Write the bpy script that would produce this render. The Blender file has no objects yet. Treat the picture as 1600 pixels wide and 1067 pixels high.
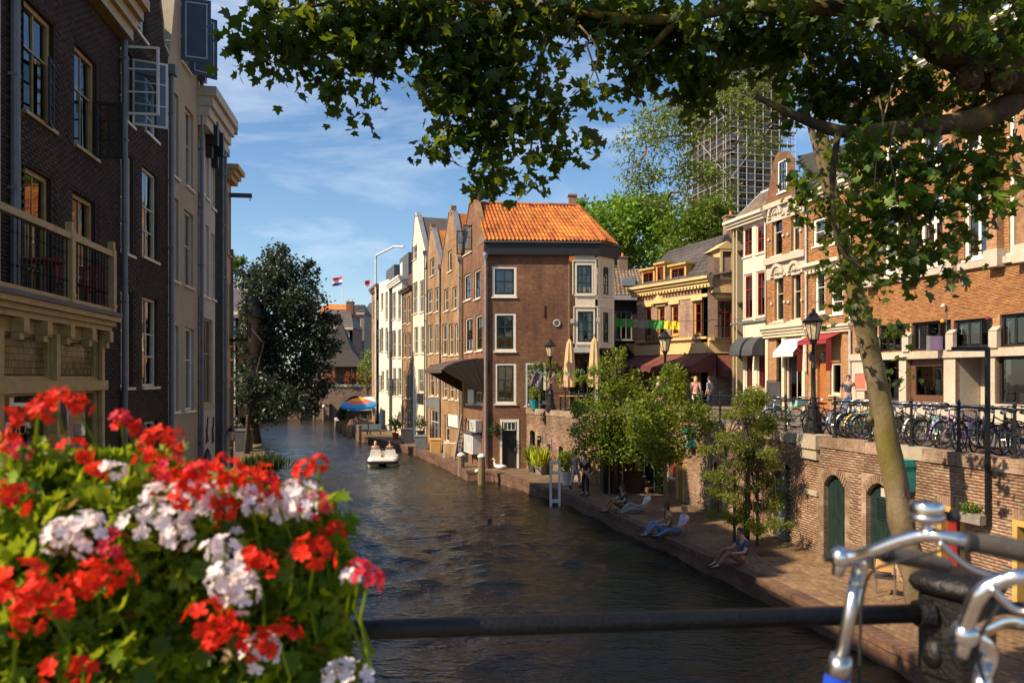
import bpy, bmesh, math, random
import numpy as np
from mathutils import Vector as V, Matrix
rnd = random.Random(7)
npr = np.random.default_rng(11)
C = bpy.context.scene.collection
SC = bpy.context.scene
# ------------------------------------------------------------ camera, sky, sun
FPX, CX, HY, EYE = 1200.0, 800.0, 590.0, 5.45      # focal (px of 1600), centre, horizon row, eye height over water
ST, WH = 3.75, 0.5                                  # street level, wharf level
cam = bpy.data.cameras.new('camera'); co = bpy.data.objects.new('camera', cam); C.objects.link(co)
co.location = (0, 0, EYE); co.rotation_euler = (math.radians(90), 0, 0)
cam.sensor_width = 36; cam.lens = 27; cam.shift_y = (HY-533.5)/1600
cam.clip_start = 0.05; cam.clip_end = 4000
cam.dof.use_dof = True; cam.dof.focus_distance = 38; cam.dof.aperture_fstop = 3.8
SC.camera = co
EL = math.radians(41); AZ = (-0.91, -0.415)
SUN = V((AZ[0]*math.cos(EL), AZ[1]*math.cos(EL), math.sin(EL))).normalized()
w = bpy.data.worlds.new('World'); SC.world = w; w.use_nodes = True
nt = w.node_tree; nt.nodes.clear()
N = nt.nodes.new; L = nt.links.new
out = N('ShaderNodeOutputWorld'); bg = N('ShaderNodeBackground'); bg.inputs[1].default_value = 0.106
sky = N('ShaderNodeTexSky'); sky.sky_type = 'NISHITA'; sky.sun_disc = False
sky.sun_elevation = EL; sky.sun_rotation = math.atan2(SUN.x, SUN.y); sky.air_density = 1.0; sky.dust_density = 0.6; sky.ozone_density = 2.0
tc = N('ShaderNodeTexCoord'); mp = N('ShaderNodeMapping'); mp.inputs['Scale'].default_value = (1.1, 1.0, 4.6); mp.inputs['Rotation'].default_value = (0.12, 0.20, 0.5)
n1 = N('ShaderNodeTexNoise'); n1.inputs['Scale'].default_value = 2.1; n1.inputs['Detail'].default_value = 9; n1.inputs['Roughness'].default_value = 0.58; n1.inputs['Distortion'].default_value = 0.5
r1 = N('ShaderNodeValToRGB'); r1.color_ramp.elements[0].position = 0.50; r1.color_ramp.elements[1].position = 0.80
mx = N('ShaderNodeMix'); mx.data_type = 'RGBA'; mx.inputs[7].default_value = (8.0, 8.3, 8.6, 1)
hs = N('ShaderNodeHueSaturation'); hs.inputs['Saturation'].default_value = 1.15; hs.inputs['Value'].default_value = 1.0
L(tc.outputs['Generated'], mp.inputs[0]); L(mp.outputs[0], n1.inputs[0]); L(n1.outputs[0], r1.inputs[0])
ml = N('ShaderNodeMath'); ml.operation = 'MULTIPLY'; ml.inputs[1].default_value = 0.56
L(r1.outputs[0], ml.inputs[0]); L(ml.outputs[0], mx.inputs[0]); L(sky.outputs[0], hs.inputs['Color']); L(hs.outputs[0], mx.inputs[6])
L(mx.outputs[2], bg.inputs[0]); L(bg.outputs[0], out.inputs[0])
sl = bpy.data.lights.new('sun', 'SUN'); sl.energy = 5.0; sl.angle = math.radians(0.55); sl.color = (1, 0.80, 0.55)
so = bpy.data.objects.new('sun', sl); C.objects.link(so); so.location = SUN*100
so.rotation_euler = (-SUN).to_track_quat('-Z', 'Y').to_euler()
SC.view_settings.view_transform = 'Standard'; SC.view_settings.look = 'None'
SC.view_settings.exposure = 0.62; SC.view_settings.gamma = 1; SC.view_settings.use_curve_mapping = False
try:
    SC.cycles.max_bounces = 6; SC.cycles.transparent_max_bounces = 12; SC.cycles.diffuse_bounces = 3; SC.cycles.glossy_bounces = 3
    SC.cycles.caustics_reflective = False; SC.cycles.caustics_refractive = False
    SC.cycles.sample_clamp_indirect = 6
except Exception: pass
def P(px, py, D): return V(((px-CX)/FPX*D, D, EYE+(HY-py)/FPX*D))

# ------------------------------------------------------------ materials
def newmat(name):
    m = bpy.data.materials.new(name); m.use_nodes = True
    t = m.node_tree; b = t.nodes['Principled BSDF']
    return m, t, b
def rgb(c): return (c[0], c[1], c[2], 1)
def mixc(t, fac, a, b, mode='MIX'):
    x = t.nodes.new('ShaderNodeMix'); x.data_type = 'RGBA'; x.blend_type = mode
    for i, s in ((0, fac), (6, a), (7, b)):
        if hasattr(s, 'links'): t.links.new(s, x.inputs[i])
        elif i: x.inputs[i].default_value = rgb(s)
        else: x.inputs[i].default_value = s
    return x.outputs[2]
def noise(t, scale, detail=4, rough=.55, vec=None, mscale=None):
    n = t.nodes.new('ShaderNodeTexNoise'); n.inputs['Scale'].default_value = scale
    n.inputs['Detail'].default_value = detail; n.inputs['Roughness'].default_value = rough
    c = vec
    if c is None:
        c = t.nodes.new('ShaderNodeTexCoord').outputs['Object']
    if mscale:
        mp = t.nodes.new('ShaderNodeMapping'); mp.inputs['Scale'].default_value = mscale; t.links.new(c, mp.inputs[0]); c = mp.outputs[0]
    t.links.new(c, n.inputs['Vector']); return n.outputs['Fac']
def ramp(t, f, stops):
    r = t.nodes.new('ShaderNodeValToRGB'); e = r.color_ramp.elements
    while len(e) < len(stops): e.new(.5)
    for i, (p, c) in enumerate(stops): e[i].position = p; e[i].color = rgb(c) if not isinstance(c, (int, float)) else (c, c, c, 1)
    t.links.new(f, r.inputs[0]); return r.outputs[0]
def bump(t, b, h, strength=.3, dist=.02):
    n = t.nodes.new('ShaderNodeBump'); n.inputs['Strength'].default_value = strength; n.inputs['Distance'].default_value = dist
    t.links.new(h, n.inputs['Height']); t.links.new(n.outputs[0], b.inputs['Normal'])
def island(t):
    g = t.nodes.new('ShaderNodeNewGeometry').outputs['Random Per Island']
    o = t.nodes.new('ShaderNodeObjectInfo').outputs['Random']
    a = t.nodes.new('ShaderNodeMath'); a.operation = 'ADD'; t.links.new(g, a.inputs[0]); t.links.new(o, a.inputs[1])
    f = t.nodes.new('ShaderNodeMath'); f.operation = 'FRACT'; t.links.new(a.outputs[0], f.inputs[0]); return f.outputs[0]
def simple(name, col, rough=.6, metal=0., var=.25, scale=3., bmp=.0, bs=40., coat=0.):
    m, t, b = newmat(name)
    f = ramp(t, noise(t, scale, 6, .62), [(.3, 0), (.7, 1)])
    c = mixc(t, f, tuple(x*(1-var) for x in col), tuple(min(1, x*(1+var*.6)) for x in col))
    t.links.new(c, b.inputs['Base Color']); b.inputs['Roughness'].default_value = rough; b.inputs['Metallic'].default_value = metal
    if coat: b.inputs['Coat Weight'].default_value = coat
    if bmp: bump(t, b, noise(t, bs, 5), bmp, .01)
    return m
def plaster(name, col, dirt=.35, scale=.6):
    m, t, b = newmat(name)
    f = ramp(t, noise(t, scale, 8, .65, mscale=(1, 1, .35)), [(.35, 0), (.75, 1)])
    c = mixc(t, f, col, tuple(x*(1-dirt)*k for x, k in zip(col, (1, .95, .86))))
    f2 = ramp(t, noise(t, 9, 6, .7), [(.4, .82), (.65, 1)])
    c = mixc(t, 1.0, c, f2, 'MULTIPLY')
    t.links.new(c, b.inputs['Base Color']); b.inputs['Roughness'].default_value = .85
    bump(t, b, noise(t, 25, 6), .25, .02); return m
def brick(name, c1, c2, mortar, bw=.22, rh=.068, ms=.009, soot=.35, pale=None):
    m, t, b = newmat(name)
    uv = t.nodes.new('ShaderNodeTexCoord').outputs['UV']
    k = t.nodes.new('ShaderNodeTexBrick'); k.inputs['Scale'].default_value = 1; k.inputs['Brick Width'].default_value = bw
    k.inputs['Row Height'].default_value = rh; k.inputs['Mortar Size'].default_value = ms; k.inputs['Mortar Smooth'].default_value = .3
    k.inputs['Color1'].default_value = rgb(c1); k.inputs['Color2'].default_value = rgb(c2); k.inputs['Mortar'].default_value = rgb(mortar)
    t.links.new(uv, k.inputs['Vector'])
    f = ramp(t, noise(t, .55, 8, .68), [(.38, 1-soot), (.66, 1.0)])
    c = mixc(t, 1., k.outputs['Color'], f, 'MULTIPLY')
    f2 = ramp(t, noise(t, 6, 5, .7), [(.35, .72), (.7, 1.12)])
    c = mixc(t, 1., c, f2, 'MULTIPLY')
    c = mixc(t, 1., c, ramp(t, noise(t, 1.0, 6, .65, mscale=(1, 1, .16)), [(.36, .72), (.56, 1.04)]), 'MULTIPLY')
    if pale: c = mixc(t, ramp(t, noise(t, 1.1, 8, .7), [(.52, 0), (.72, .6)]), c, pale)
    t.links.new(c, b.inputs['Base Color']); b.inputs['Roughness'].default_value = .88
    iv = t.nodes.new('ShaderNodeMath'); iv.operation = 'SUBTRACT'; iv.inputs[0].default_value = 1; t.links.new(k.outputs['Fac'], iv.inputs[1])
    ad = t.nodes.new('ShaderNodeMath'); ad.operation = 'MULTIPLY_ADD'; t.links.new(noise(t, 30, 4), ad.inputs[0]); ad.inputs[1].default_value = .5; t.links.new(iv.outputs[0], ad.inputs[2])
    bump(t, b, ad.outputs[0], .5, .012); return m
def pieces(name, cols, rough=.85, var=.3, bmp=.3, pale=None, soot=.3):
    """bricks, tiles and stones that are geometry: each island takes its own colour"""
    m, t, b = newmat(name)
    n = len(cols); c = ramp(t, island(t), [(i/(n-1), c) for i, c in enumerate(cols)])
    f = ramp(t, noise(t, 14, 5, .65), [(.3, 1-var), (.7, 1.1)])
    c = mixc(t, 1., c, f, 'MULTIPLY')
    f = ramp(t, noise(t, .5, 8, .68), [(.36, 1-soot), (.62, 1.0)])
    c = mixc(t, 1., c, f, 'MULTIPLY')
    if pale: c = mixc(t, ramp(t, noise(t, 1.2, 8, .72), [(.53, 0), (.72, .65)]), c, pale)
    t.links.new(c, b.inputs['Base Color']); b.inputs['Roughness'].default_value = rough
    if bmp: bump(t, b, noise(t, 60, 4), bmp, .006)
    return m
def leafmat(name, dark, light, trans, tw=.35, rough=.45, spec=.4):
    m, t, b = newmat(name)
    c = ramp(t, island(t), [(0, dark), (.7, tuple((a+d)/2 for a, d in zip(light, dark))), (1, light)])
    t.links.new(c, b.inputs['Base Color']); b.inputs['Roughness'].default_value = rough
    b.inputs['Specular IOR Level'].default_value = spec
    tr = t.nodes.new('ShaderNodeBsdfTranslucent')
    ct = mixc(t, .5, c, trans); t.links.new(ct, tr.inputs[0])
    ms = t.nodes.new('ShaderNodeMixShader'); ms.inputs[0].default_value = tw
    t.links.new(b.outputs[0], ms.inputs[1]); t.links.new(tr.outputs[0], ms.inputs[2])
    t.links.new(ms.outputs[0], t.nodes['Material Output'].inputs[0]); return m
def glassmat(name, tint=(.55, .6, .6), refl=.035):
    m = bpy.data.materials.new(name); m.use_nodes = True; t = m.node_tree; t.nodes.clear()
    o = t.nodes.new('ShaderNodeOutputMaterial'); tr = t.nodes.new('ShaderNodeBsdfTransparent'); tr.inputs[0].default_value = rgb(tint)
    g = t.nodes.new('ShaderNodeBsdfGlossy'); g.inputs['Roughness'].default_value = .015; g.inputs[0].default_value = (.95, .97, 1, 1)
    fr = t.nodes.new('ShaderNodeFresnel'); fr.inputs[0].default_value = 1.52
    a = t.nodes.new('ShaderNodeMath'); a.operation = 'MULTIPLY_ADD'; t.links.new(fr.outputs[0], a.inputs[0]); a.inputs[1].default_value = 1.35; a.inputs[2].default_value = refl; a.use_clamp = True
    nb = t.nodes.new('ShaderNodeBump'); nb.inputs['Strength'].default_value = .03; nb.inputs['Distance'].default_value = .02
    t.links.new(noise(t, 2.2, 2), nb.inputs['Height']); t.links.new(nb.outputs[0], g.inputs['Normal'])
    ms = t.nodes.new('ShaderNodeMixShader'); t.links.new(a.outputs[0], ms.inputs[0]); t.links.new(tr.outputs[0], ms.inputs[1]); t.links.new(g.outputs[0], ms.inputs[2])
    t.links.new(ms.outputs[0], o.inputs[0]); return m
M = {}
def mk(k, f, *a, **kw): M[k] = f(k, *a, **kw)
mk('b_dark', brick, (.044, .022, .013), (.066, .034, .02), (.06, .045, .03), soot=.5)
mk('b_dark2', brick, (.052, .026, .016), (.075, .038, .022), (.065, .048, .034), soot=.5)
mk('b_red', brick, (.23, .092, .046), (.33, .15, .075), (.24, .15, .10), soot=.4)
mk('b_row', brick, (.35, .175, .07), (.46, .26, .105), (.42, .29, .17), soot=.4)
mk('b_row2', brick, (.39, .20, .085), (.49, .28, .12), (.44, .31, .19), soot=.4)
mk('b_orange', brick, (.42, .18, .07), (.56, .30, .13), (.42, .30, .2), soot=.25)
mk('b_quay', brick, (.36, .20, .13), (.48, .31, .21), (.52, .42, .31), soot=.5, pale=(.56, .47, .36))
mk('b_pink', brick, (.40, .22, .16), (.50, .31, .23), (.5, .4, .3), soot=.25)
mk('b_far', brick, (.22, .13, .09), (.30, .18, .12), (.3, .24, .19), soot=.3)
mk('k_quay', pieces, [(.30, .17, .11), (.38, .23, .15), (.43, .28, .18), (.34, .19, .12), (.47, .33, .22), (.27, .15, .10)], pale=(.56, .46, .35), soot=.5)
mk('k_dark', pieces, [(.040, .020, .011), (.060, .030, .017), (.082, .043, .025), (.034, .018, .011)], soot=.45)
mk('k_orange', pieces, [(.38, .16, .06), (.48, .22, .085), (.55, .29, .11), (.34, .145, .06), (.50, .25, .10)], soot=.2)
mk('k_pave', pieces, [(.22, .13, .07), (.33, .21, .11), (.28, .16, .09), (.40, .27, .14)], soot=.45, rough=.9)
mk('stone', plaster, (.56, .49, .39), .4)
mk('stone2', plaster, (.62, .55, .45), .3)
mk('pave', brick, (.24, .15, .08), (.33, .22, .12), (.13, .09, .06), bw=.2, rh=.1, ms=.008, soot=.5)
mk('street', brick, (.26, .2, .16), (.33, .25, .2), (.18, .15, .13), bw=.2, rh=.1, ms=.008, soot=.4)
mk('kerb', brick, (.19, .09, .055), (.27, .14, .085), (.16, .11, .08), bw=.25, rh=.12, ms=.012, soot=.55)
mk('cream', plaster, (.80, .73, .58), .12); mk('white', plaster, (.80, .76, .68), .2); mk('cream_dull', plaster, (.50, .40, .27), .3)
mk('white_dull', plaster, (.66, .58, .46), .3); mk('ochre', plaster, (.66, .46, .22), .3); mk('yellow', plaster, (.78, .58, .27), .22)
mk('soffit', plaster, (.18, .12, .09), .3); mk('greywall', plaster, (.3, .29, .28), .4)
mk('p_white', simple, (.80, .76, .66), .45, var=.12); mk('p_cream', simple, (.43, .29, .115), .45, var=.22, scale=6); mk('p_black', simple, (.012, .012, .012), .55, var=.3); mk('p_ivory', simple, (.68, .59, .44), .5, var=.15)
mk('p_green', simple, (.016, .034, .031), .4, var=.35, scale=5); mk('p_red', simple, (.30, .03, .025), .4, var=.25); mk('p_blue', simple, (.02, .035, .08), .4, var=.3)
mk('p_teal', simple, (.02, .26, .25), .4); mk('p_brown', simple, (.13, .06, .035), .5, bmp=.2); mk('p_slate', simple, (.13, .19, .21), .5)
mk('p_yellow', simple, (.56, .38, .11), .45); mk('p_orange', simple, (.42, .15, .04), .5)
mk('p_grey', simple, (.16, .17, .18), .5); mk('p_lgrey', simple, (.46, .46, .45), .5); mk('p_purple', simple, (.33, .24, .42), .5, var=.08)
mk('iron', simple, (.012, .012, .012), .48, .1, var=.5, scale=14, bmp=.15, bs=60)
mk('iron_near', simple, (.009, .008, .007), .42, .1, var=.7, scale=18, bmp=.5, bs=90)
mk('lead', simple, (.10, .10, .105), .55, .2, var=.3); mk('scaff', simple, (.40, .41, .41), .5, .2); mk('roof_shaded', simple, (.035, .029, .027), .8); mk('zinc', simple, (.30, .31, .33), .45, .4, var=.25)
mk('wood', simple, (.22, .15, .09), .8, var=.45, scale=9, bmp=.4, bs=30); mk('wood_grey', simple, (.25, .23, .2), .85, var=.4, scale=8, bmp=.4); mk('wood_pale', simple, (.55, .32, .11), .65, var=.25)
mk('bark', simple, (.20, .14, .085), .9, var=.5, scale=3, bmp=.8, bs=14); mk('bark_dark', simple, (.075, .055, .04), .95, var=.5, scale=5, bmp=.8, bs=20)
mk('dark_in', simple, (.05, .042, .035), .9); mk('curtain', simple, (.66, .6, .5), .9, var=.15); mk('net', simple, (.5, .5, .47), .9, var=.2)
mk('canvas_br', simple, (.075, .05, .035), .8, var=.25, scale=8); mk('canvas_red', simple, (.30, .03, .035), .8, var=.2); mk('canvas_grey', simple, (.06, .065, .075), .75); mk('canvas_maroon', simple, (.15, .045, .035), .85)
mk('canvas_beige', simple, (.60, .42, .22), .85, var=.2); mk('canvas_white', simple, (.78, .76, .7), .85, var=.08)
mk('c_blue', simple, (.02, .28, .70), .7, var=.1); mk('c_orange', simple, (.85, .34, .02), .7, var=.1); mk('c_salmon', simple, (.66, .16, .1), .7)
mk('flag_red', simple, (.6, .03, .03), .7); mk('flag_white', simple, (.8, .8, .8), .7); mk('flag_blue', simple, (.03, .07, .35), .7)
mk('b_green', simple, (.05, .28, .04), .6); mk('b_yellow', simple, (.72, .56, .02), .6); mk('b_grey', simple, (.25, .23, .17), .6)
mk('rubber', simple, (.018, .018, .018), .7); mk('chrome', simple, (.75, .74, .72), .16, 1., var=.12, scale=30); mk('alu', simple, (.62, .6, .58), .3, 1., var=.15, scale=25)
mk('saddle', simple, (.03, .025, .022), .5); mk('saddle_br', simple, (.28, .12, .04), .5); mk('grip', simple, (.085, .072, .058), .55, var=.25, scale=40, bmp=.3, bs=120)
mk('bk_black', simple, (.02, .02, .022), .3); mk('bk_mint', simple, (.30, .58, .52), .35); mk('bk_blue', simple, (.03, .12, .45), .3); mk('bk_purple', simple, (.26, .16, .4), .35); mk('bk_white', simple, (.7, .7, .68), .35); mk('bk_yellow', simple, (.75, .48, .03), .35); mk('bk_grey', simple, (.2, .22, .24), .35); mk('bk_nearblue', simple, (.01, .05, .45), .2, coat=.6)
mk('skin', simple, (.50, .29, .2), .55, var=.1); mk('h_dark', simple, (.03, .02, .015), .6); mk('h_blond', simple, (.5, .32, .13), .6); mk('h_brown', simple, (.13, .06, .03), .6)
mk('cl_navy', simple, (.05, .07, .13), .85); mk('cl_black', simple, (.02, .02, .02), .85); mk('cl_white', simple, (.66, .64, .62), .85); mk('cl_pink', simple, (.62, .26, .3), .85); mk('cl_jeans', simple, (.12, .2, .36), .85); mk('cl_grey', simple, (.28, .28, .3), .85); mk('cl_lilac', simple, (.55, .45, .6), .85); mk('cl_brown', simple, (.2, .1, .06), .85); mk('cl_blue', simple, (.1, .22, .45), .85)
mk('terracotta', simple, (.5, .16, .08), .75); mk('pot_white', simple, (.7, .68, .64), .5); mk('pot_red', simple, (.55, .05, .04), .4); mk('pot_dark', simple, (.05, .05, .05), .6)
mk('boat_white', simple, (.74, .72, .66), .35, var=.15); mk('boat_cream', simple, (.55, .48, .34), .45)
mk('feather', simple, (.8, .78, .74), .8, var=.1); mk('beak', simple, (.7, .25, .05), .5)
mk('lampglass', simple, (.66, .56, .36), .25, var=.1)
mk('t_orange', pieces, [(.56, .15, .025), (.68, .22, .035), (.74, .28, .05), (.60, .17, .03), (.36, .09, .03)], rough=.8, soot=.5)
mk('t_dark', pieces, [(.06, .055, .052), (.09, .082, .077), (.12, .10, .09), (.075, .068, .064)], rough=.6, soot=.3)
mk('t_brown', pieces, [(.20, .14, .09), (.27, .2, .13), (.16, .115, .085), (.3, .22, .15)], rough=.8)
mk('l_plane', leafmat, (.012, .032, .006), (.05, .11, .012), (.42, .52, .03), .40)
mk('l_bright', leafmat, (.05, .12, .010), (.14, .24, .02), (.4, .5, .04), .38)
mk('l_bush', leafmat, (.07, .135, .010), (.25, .32, .028), (.5, .55, .04), .40)
mk('l_cyp', leafmat, (.07, .11, .012), (.24, .27, .03), (.5, .5, .04), .40)
mk('l_dark', leafmat, (.022, .042, .024), (.075, .105, .058), (.10, .13, .05), .2)
mk('l_low', leafmat, (.02, .045, .012), (.06, .1, .02), (.2, .25, .03), .25)
mk('l_ash', leafmat, (.09, .16, .02), (.25, .32, .04), (.4, .45, .05), .35)
mk('l_bg', leafmat, (.09, .20, .014), (.24, .37, .03), (.35, .45, .04), .3)
mk('l_bg2', leafmat, (.07, .14, .014), (.19, .26, .025), (.3, .35, .03), .3)
mk('l_ger', leafmat, (.045, .125, .006), (.30, .42, .018), (.65, .7, .03), .45, rough=.45, spec=.3)
mk('l_dry', leafmat, (.2, .12, .03), (.32, .24, .04), (.4, .3, .05), .3)
mk('f_red', leafmat, (.62, .012, .006), (.85, .045, .012), (1, .08, .02), .3, rough=.55, spec=.2)
mk('f_crim', leafmat, (.5, .01, .03), (.75, .05, .09), (.9, .1, .12), .3, rough=.55, spec=.2)
mk('f_white', leafmat, (.82, .72, .73), (.93, .90, .88), (.9, .75, .8), .3, rough=.6, spec=.2)
mk('f_lilac', leafmat, (.55, .3, .6), (.75, .5, .75), (.7, .5, .7), .3); mk('f_lime', leafmat, (.35, .42, .02), (.5, .55, .05), (.6, .6, .1), .3); mk('f_teal', leafmat, (.1, .4, .35), (.2, .55, .45), (.3, .6, .5), .3)
M['glass'] = glassmat('glass'); M['glass_dk'] = glassmat('glass_dk', (.25, .28, .28), .09); M['glass_clear'] = glassmat('glass_clear', (.85, .9, .88), .02)
def lead_glass():
    m, t, b = newmat('lead_glass'); uv = t.nodes.new('ShaderNodeTexCoord').outputs['UV']
    k = t.nodes.new('ShaderNodeTexBrick'); k.inputs['Scale'].default_value = 1; k.inputs['Brick Width'].default_value = .09; k.inputs['Row Height'].default_value = .11; k.inputs['Mortar Size'].default_value = .006
    k.inputs['Color1'].default_value = (.30, .19, .05, 1); k.inputs['Color2'].default_value = (.13, .09, .03, 1); k.inputs['Mortar'].default_value = (.01, .01, .01, 1)
    t.links.new(uv, k.inputs['Vector']); t.links.new(k.outputs[0], b.inputs['Base Color']); b.inputs['Roughness'].default_value = .12; bump(t, b, k.outputs['Fac'], .6, .01); return m
M['lead_glass'] = lead_glass()
def watermat():
    m, t, b = newmat('water')
    b.inputs['Base Color'].default_value = (.017, .017, .007, 1); b.inputs['Roughness'].default_value = .05; b.inputs['IOR'].default_value = 1.333; b.inputs['Specular IOR Level'].default_value = .62
    tc = t.nodes.new('ShaderNodeTexCoord').outputs['Object']
    a = noise(t, 3.2, 3, .55, tc, (.75, 1.25, 1)); c = noise(t, 9, 4, .6, tc, (.8, 1.2, 1)); d = noise(t, .33, 2, .5, tc)
    x = t.nodes.new('ShaderNodeMath'); x.operation = 'MULTIPLY_ADD'; t.links.new(c, x.inputs[0]); x.inputs[1].default_value = .30; t.links.new(a, x.inputs[2])
    y = t.nodes.new('ShaderNodeMath'); y.operation = 'MULTIPLY_ADD'; t.links.new(d, y.inputs[0]); y.inputs[1].default_value = .9; t.links.new(x.outputs[0], y.inputs[2])
    bump(t, b, y.outputs[0], 1., .085); return m
M['water'] = watermat()

# ------------------------------------------------------------ mesh helpers
OFF = {}
Z = V((0, 0, 1))
class MB:
    def __init__(s, m=None): s.v = []; s.f = []; s.m = m
    def add(s, vs, fs):
        n = len(s.v)
        s.v += [(s.m @ V(p)) if s.m else V(p) for p in vs]; s.f += [[i+n for i in f] for f in fs]; return s
    def hexa(s, b):  # 8 corners: bottom 4 ccw, top 4
        return s.add(b, [(3, 2, 1, 0), (4, 5, 6, 7), (0, 1, 5, 4), (1, 2, 6, 5), (2, 3, 7, 6), (3, 0, 4, 7)])
    def box(s, x0, x1, y0, y1, z0, z1): return s.hexa([(x0, y0, z0), (x1, y0, z0), (x1, y1, z0), (x0, y1, z0), (x0, y0, z1), (x1, y0, z1), (x1, y1, z1), (x0, y1, z1)])
    def beam(s, p, q, a, b=None, up=Z):
        p, q = V(p), V(q); b = b or a; d = (q-p).normalized()
        x = d.cross(up)
        if x.length < 1e-4: x = d.cross(V((1, 0, 0)))
        x.normalize(); y = x.cross(d)
        x, y = x*a/2, y*b/2
        return s.hexa([p-x-y, p+x-y, p+x+y, p-x+y, q-x-y, q+x-y, q+x+y, q-x+y])
    def tube(s, pts, r, n=8, cap=True):
        pts = [V(p) for p in pts]; k = len(pts)
        if not hasattr(r, '__len__'): r = [r]*k
        d0 = (pts[1]-pts[0]).normalized(); x = d0.cross(Z)
        if x.length < 1e-3: x = d0.cross(V((0, 1, 0)))
        x.normalize(); vs = []; fs = []
        for i, p in enumerate(pts):
            d = ((pts[min(i+1, k-1)]-p).normalized() + (p-pts[max(i-1, 0)]).normalized())
            d = d.normalized() if d.length > 1e-6 else d0
            x = (x - d*x.dot(d)); x.normalize(); y = d.cross(x)
            vs += [p + (x*math.cos(2*math.pi*j/n)+y*math.sin(2*math.pi*j/n))*r[i] for j in range(n)]
        for i in range(k-1):
            for j in range(n): fs.append((i*n+j, i*n+(j+1) % n, (i+1)*n+(j+1) % n, (i+1)*n+j))
        if cap: fs += [tuple(range(n-1, -1, -1)), tuple(range((k-1)*n, k*n))]
        return s.add(vs, fs)
    def lathe(s, prof, n=16, o=(0, 0, 0), axis='z'):
        o = V(o); vs = []; fs = []
        for r, z in prof:
            for j in range(n):
                a = 2*math.pi*j/n; c, q = r*math.cos(a), r*math.sin(a)
                vs.append(o + (V((c, q, z)) if axis == 'z' else V((c, z, q)) if axis == 'y' else V((z, c, q))))
        k = len(prof)
        for i in range(k-1):
            for j in range(n): fs.append((i*n+j, i*n+(j+1) % n, (i+1)*n+(j+1) % n, (i+1)*n+j))
        if prof[0][0] > 1e-4: fs.append(tuple(range(n-1, -1, -1)))
        if prof[-1][0] > 1e-4: fs.append(tuple(range((k-1)*n, k*n)))
        return s.add(vs, fs)
    def torus(s, o, R, r, axis='y', n=20, m=6):
        vs = []; fs = []; o = V(o)
        for i in range(n):
            a = 2*math.pi*i/n
            for j in range(m):
                b = 2*math.pi*j/m; q = R+r*math.cos(b); h = r*math.sin(b)
                p = (q*math.cos(a), h, q*math.sin(a)) if axis == 'y' else (q*math.cos(a), q*math.sin(a), h) if axis == 'z' else (h, q*math.cos(a), q*math.sin(a))
                vs.append(o+V(p))
        for i in range(n):
            for j in range(m): fs.append((i*m+j, ((i+1) % n)*m+j, ((i+1) % n)*m+(j+1) % m, i*m+(j+1) % m))
        return s.add(vs, fs)
    def ball(s, o, r, n=10, m=6, sc=(1, 1, 1)):
        o = V(o); vs = [o+V((0, 0, r*sc[2]))]; fs = []
        for i in range(1, m):
            t = math.pi*i/m
            for j in range(n):
                a = 2*math.pi*j/n; vs.append(o+V((r*math.sin(t)*math.cos(a)*sc[0], r*math.sin(t)*math.sin(a)*sc[1], r*math.cos(t)*sc[2])))
        vs.append(o-V((0, 0, r*sc[2])))
        for j in range(n):
            fs.append((0, 1+j, 1+(j+1) % n)); e = len(vs)-1; b = 1+(m-2)*n; fs.append((e, b+(j+1) % n, b+j))
        for i in range(m-2):
            for j in range(n): a = 1+i*n; fs.append((a+j, a+n+j, a+n+(j+1) % n, a+(j+1) % n))
        return s.add(vs, fs)
    def poly(s, pts): return s.add(pts, [tuple(range(len(pts)))])
    def prism(s, pts, vec):
        n = len(pts); vec = V(vec); a = [V(p) for p in pts]
        return s.add(a+[p+vec for p in a], [tuple(range(n-1, -1, -1)), tuple(range(n, 2*n))]+[(i, (i+1) % n, n+(i+1) % n, n+i) for i in range(n)])
    def loft(s, rings, close=True, cap=True):
        n = len(rings[0]); vs = [p for r in rings for p in r]; fs = []
        for i in range(len(rings)-1):
            for j in range(n if close else n-1): fs.append((i*n+j, i*n+(j+1) % n, (i+1)*n+(j+1) % n, (i+1)*n+j))
        if cap and close: fs += [tuple(range(n-1, -1, -1)), tuple(range((len(rings)-1)*n, len(rings)*n))]
        return s.add(vs, fs)
    def build(s, name, mat, parent=None, smooth=False, uv=True):
        me = bpy.data.meshes.new(name); o = V(OFF.get(parent.name, (0, 0, 0))) if parent else V((0, 0, 0))
        me.from_pydata([tuple(p-o) for p in s.v], [], s.f)
        if uv and len(s.f) < 60000:
            ul = me.uv_layers.new(name='UVMap'); uvs = []
            for f in s.f:
                a, b, c = s.v[f[0]], s.v[f[1]], s.v[f[2]]
                n = (b-a).cross(c-b)
                if n.length < 1e-10 and len(f) > 3: n = (c-b).cross(s.v[f[3]]-c)
                if n.length > 1e-12: n.normalize()
                h = math.hypot(n.x, n.y)
                if h < .12:
                    for i in f: uvs += [s.v[i].x, s.v[i].y]
                else:
                    tx, ty = -n.y/h, n.x/h
                    for i in f: p = s.v[i]; uvs += [p.x*tx+p.y*ty, p.z/max(h, .3) if h > .98 else p.z/h]
            ul.data.foreach_set('uv', uvs)
        if smooth: me.polygons.foreach_set('use_smooth', [True]*len(me.polygons))
        return link(name, me, mat, parent)
def link(name, me, mat, parent=None):
    ob = bpy.data.objects.new(name, me); C.objects.link(ob)
    if mat and not me.materials: me.materials.append(M[mat] if isinstance(mat, str) else mat)
    if parent: ob.parent = parent; OFF[ob.name] = OFF.get(parent.name, (0, 0, 0))
    return ob
def tag(o, label=None, cat=None, group=None, kind=None):
    for k, v in (('label', label), ('category', cat), ('group', group), ('kind', kind)):
        if v: o[k] = v
    return o
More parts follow.
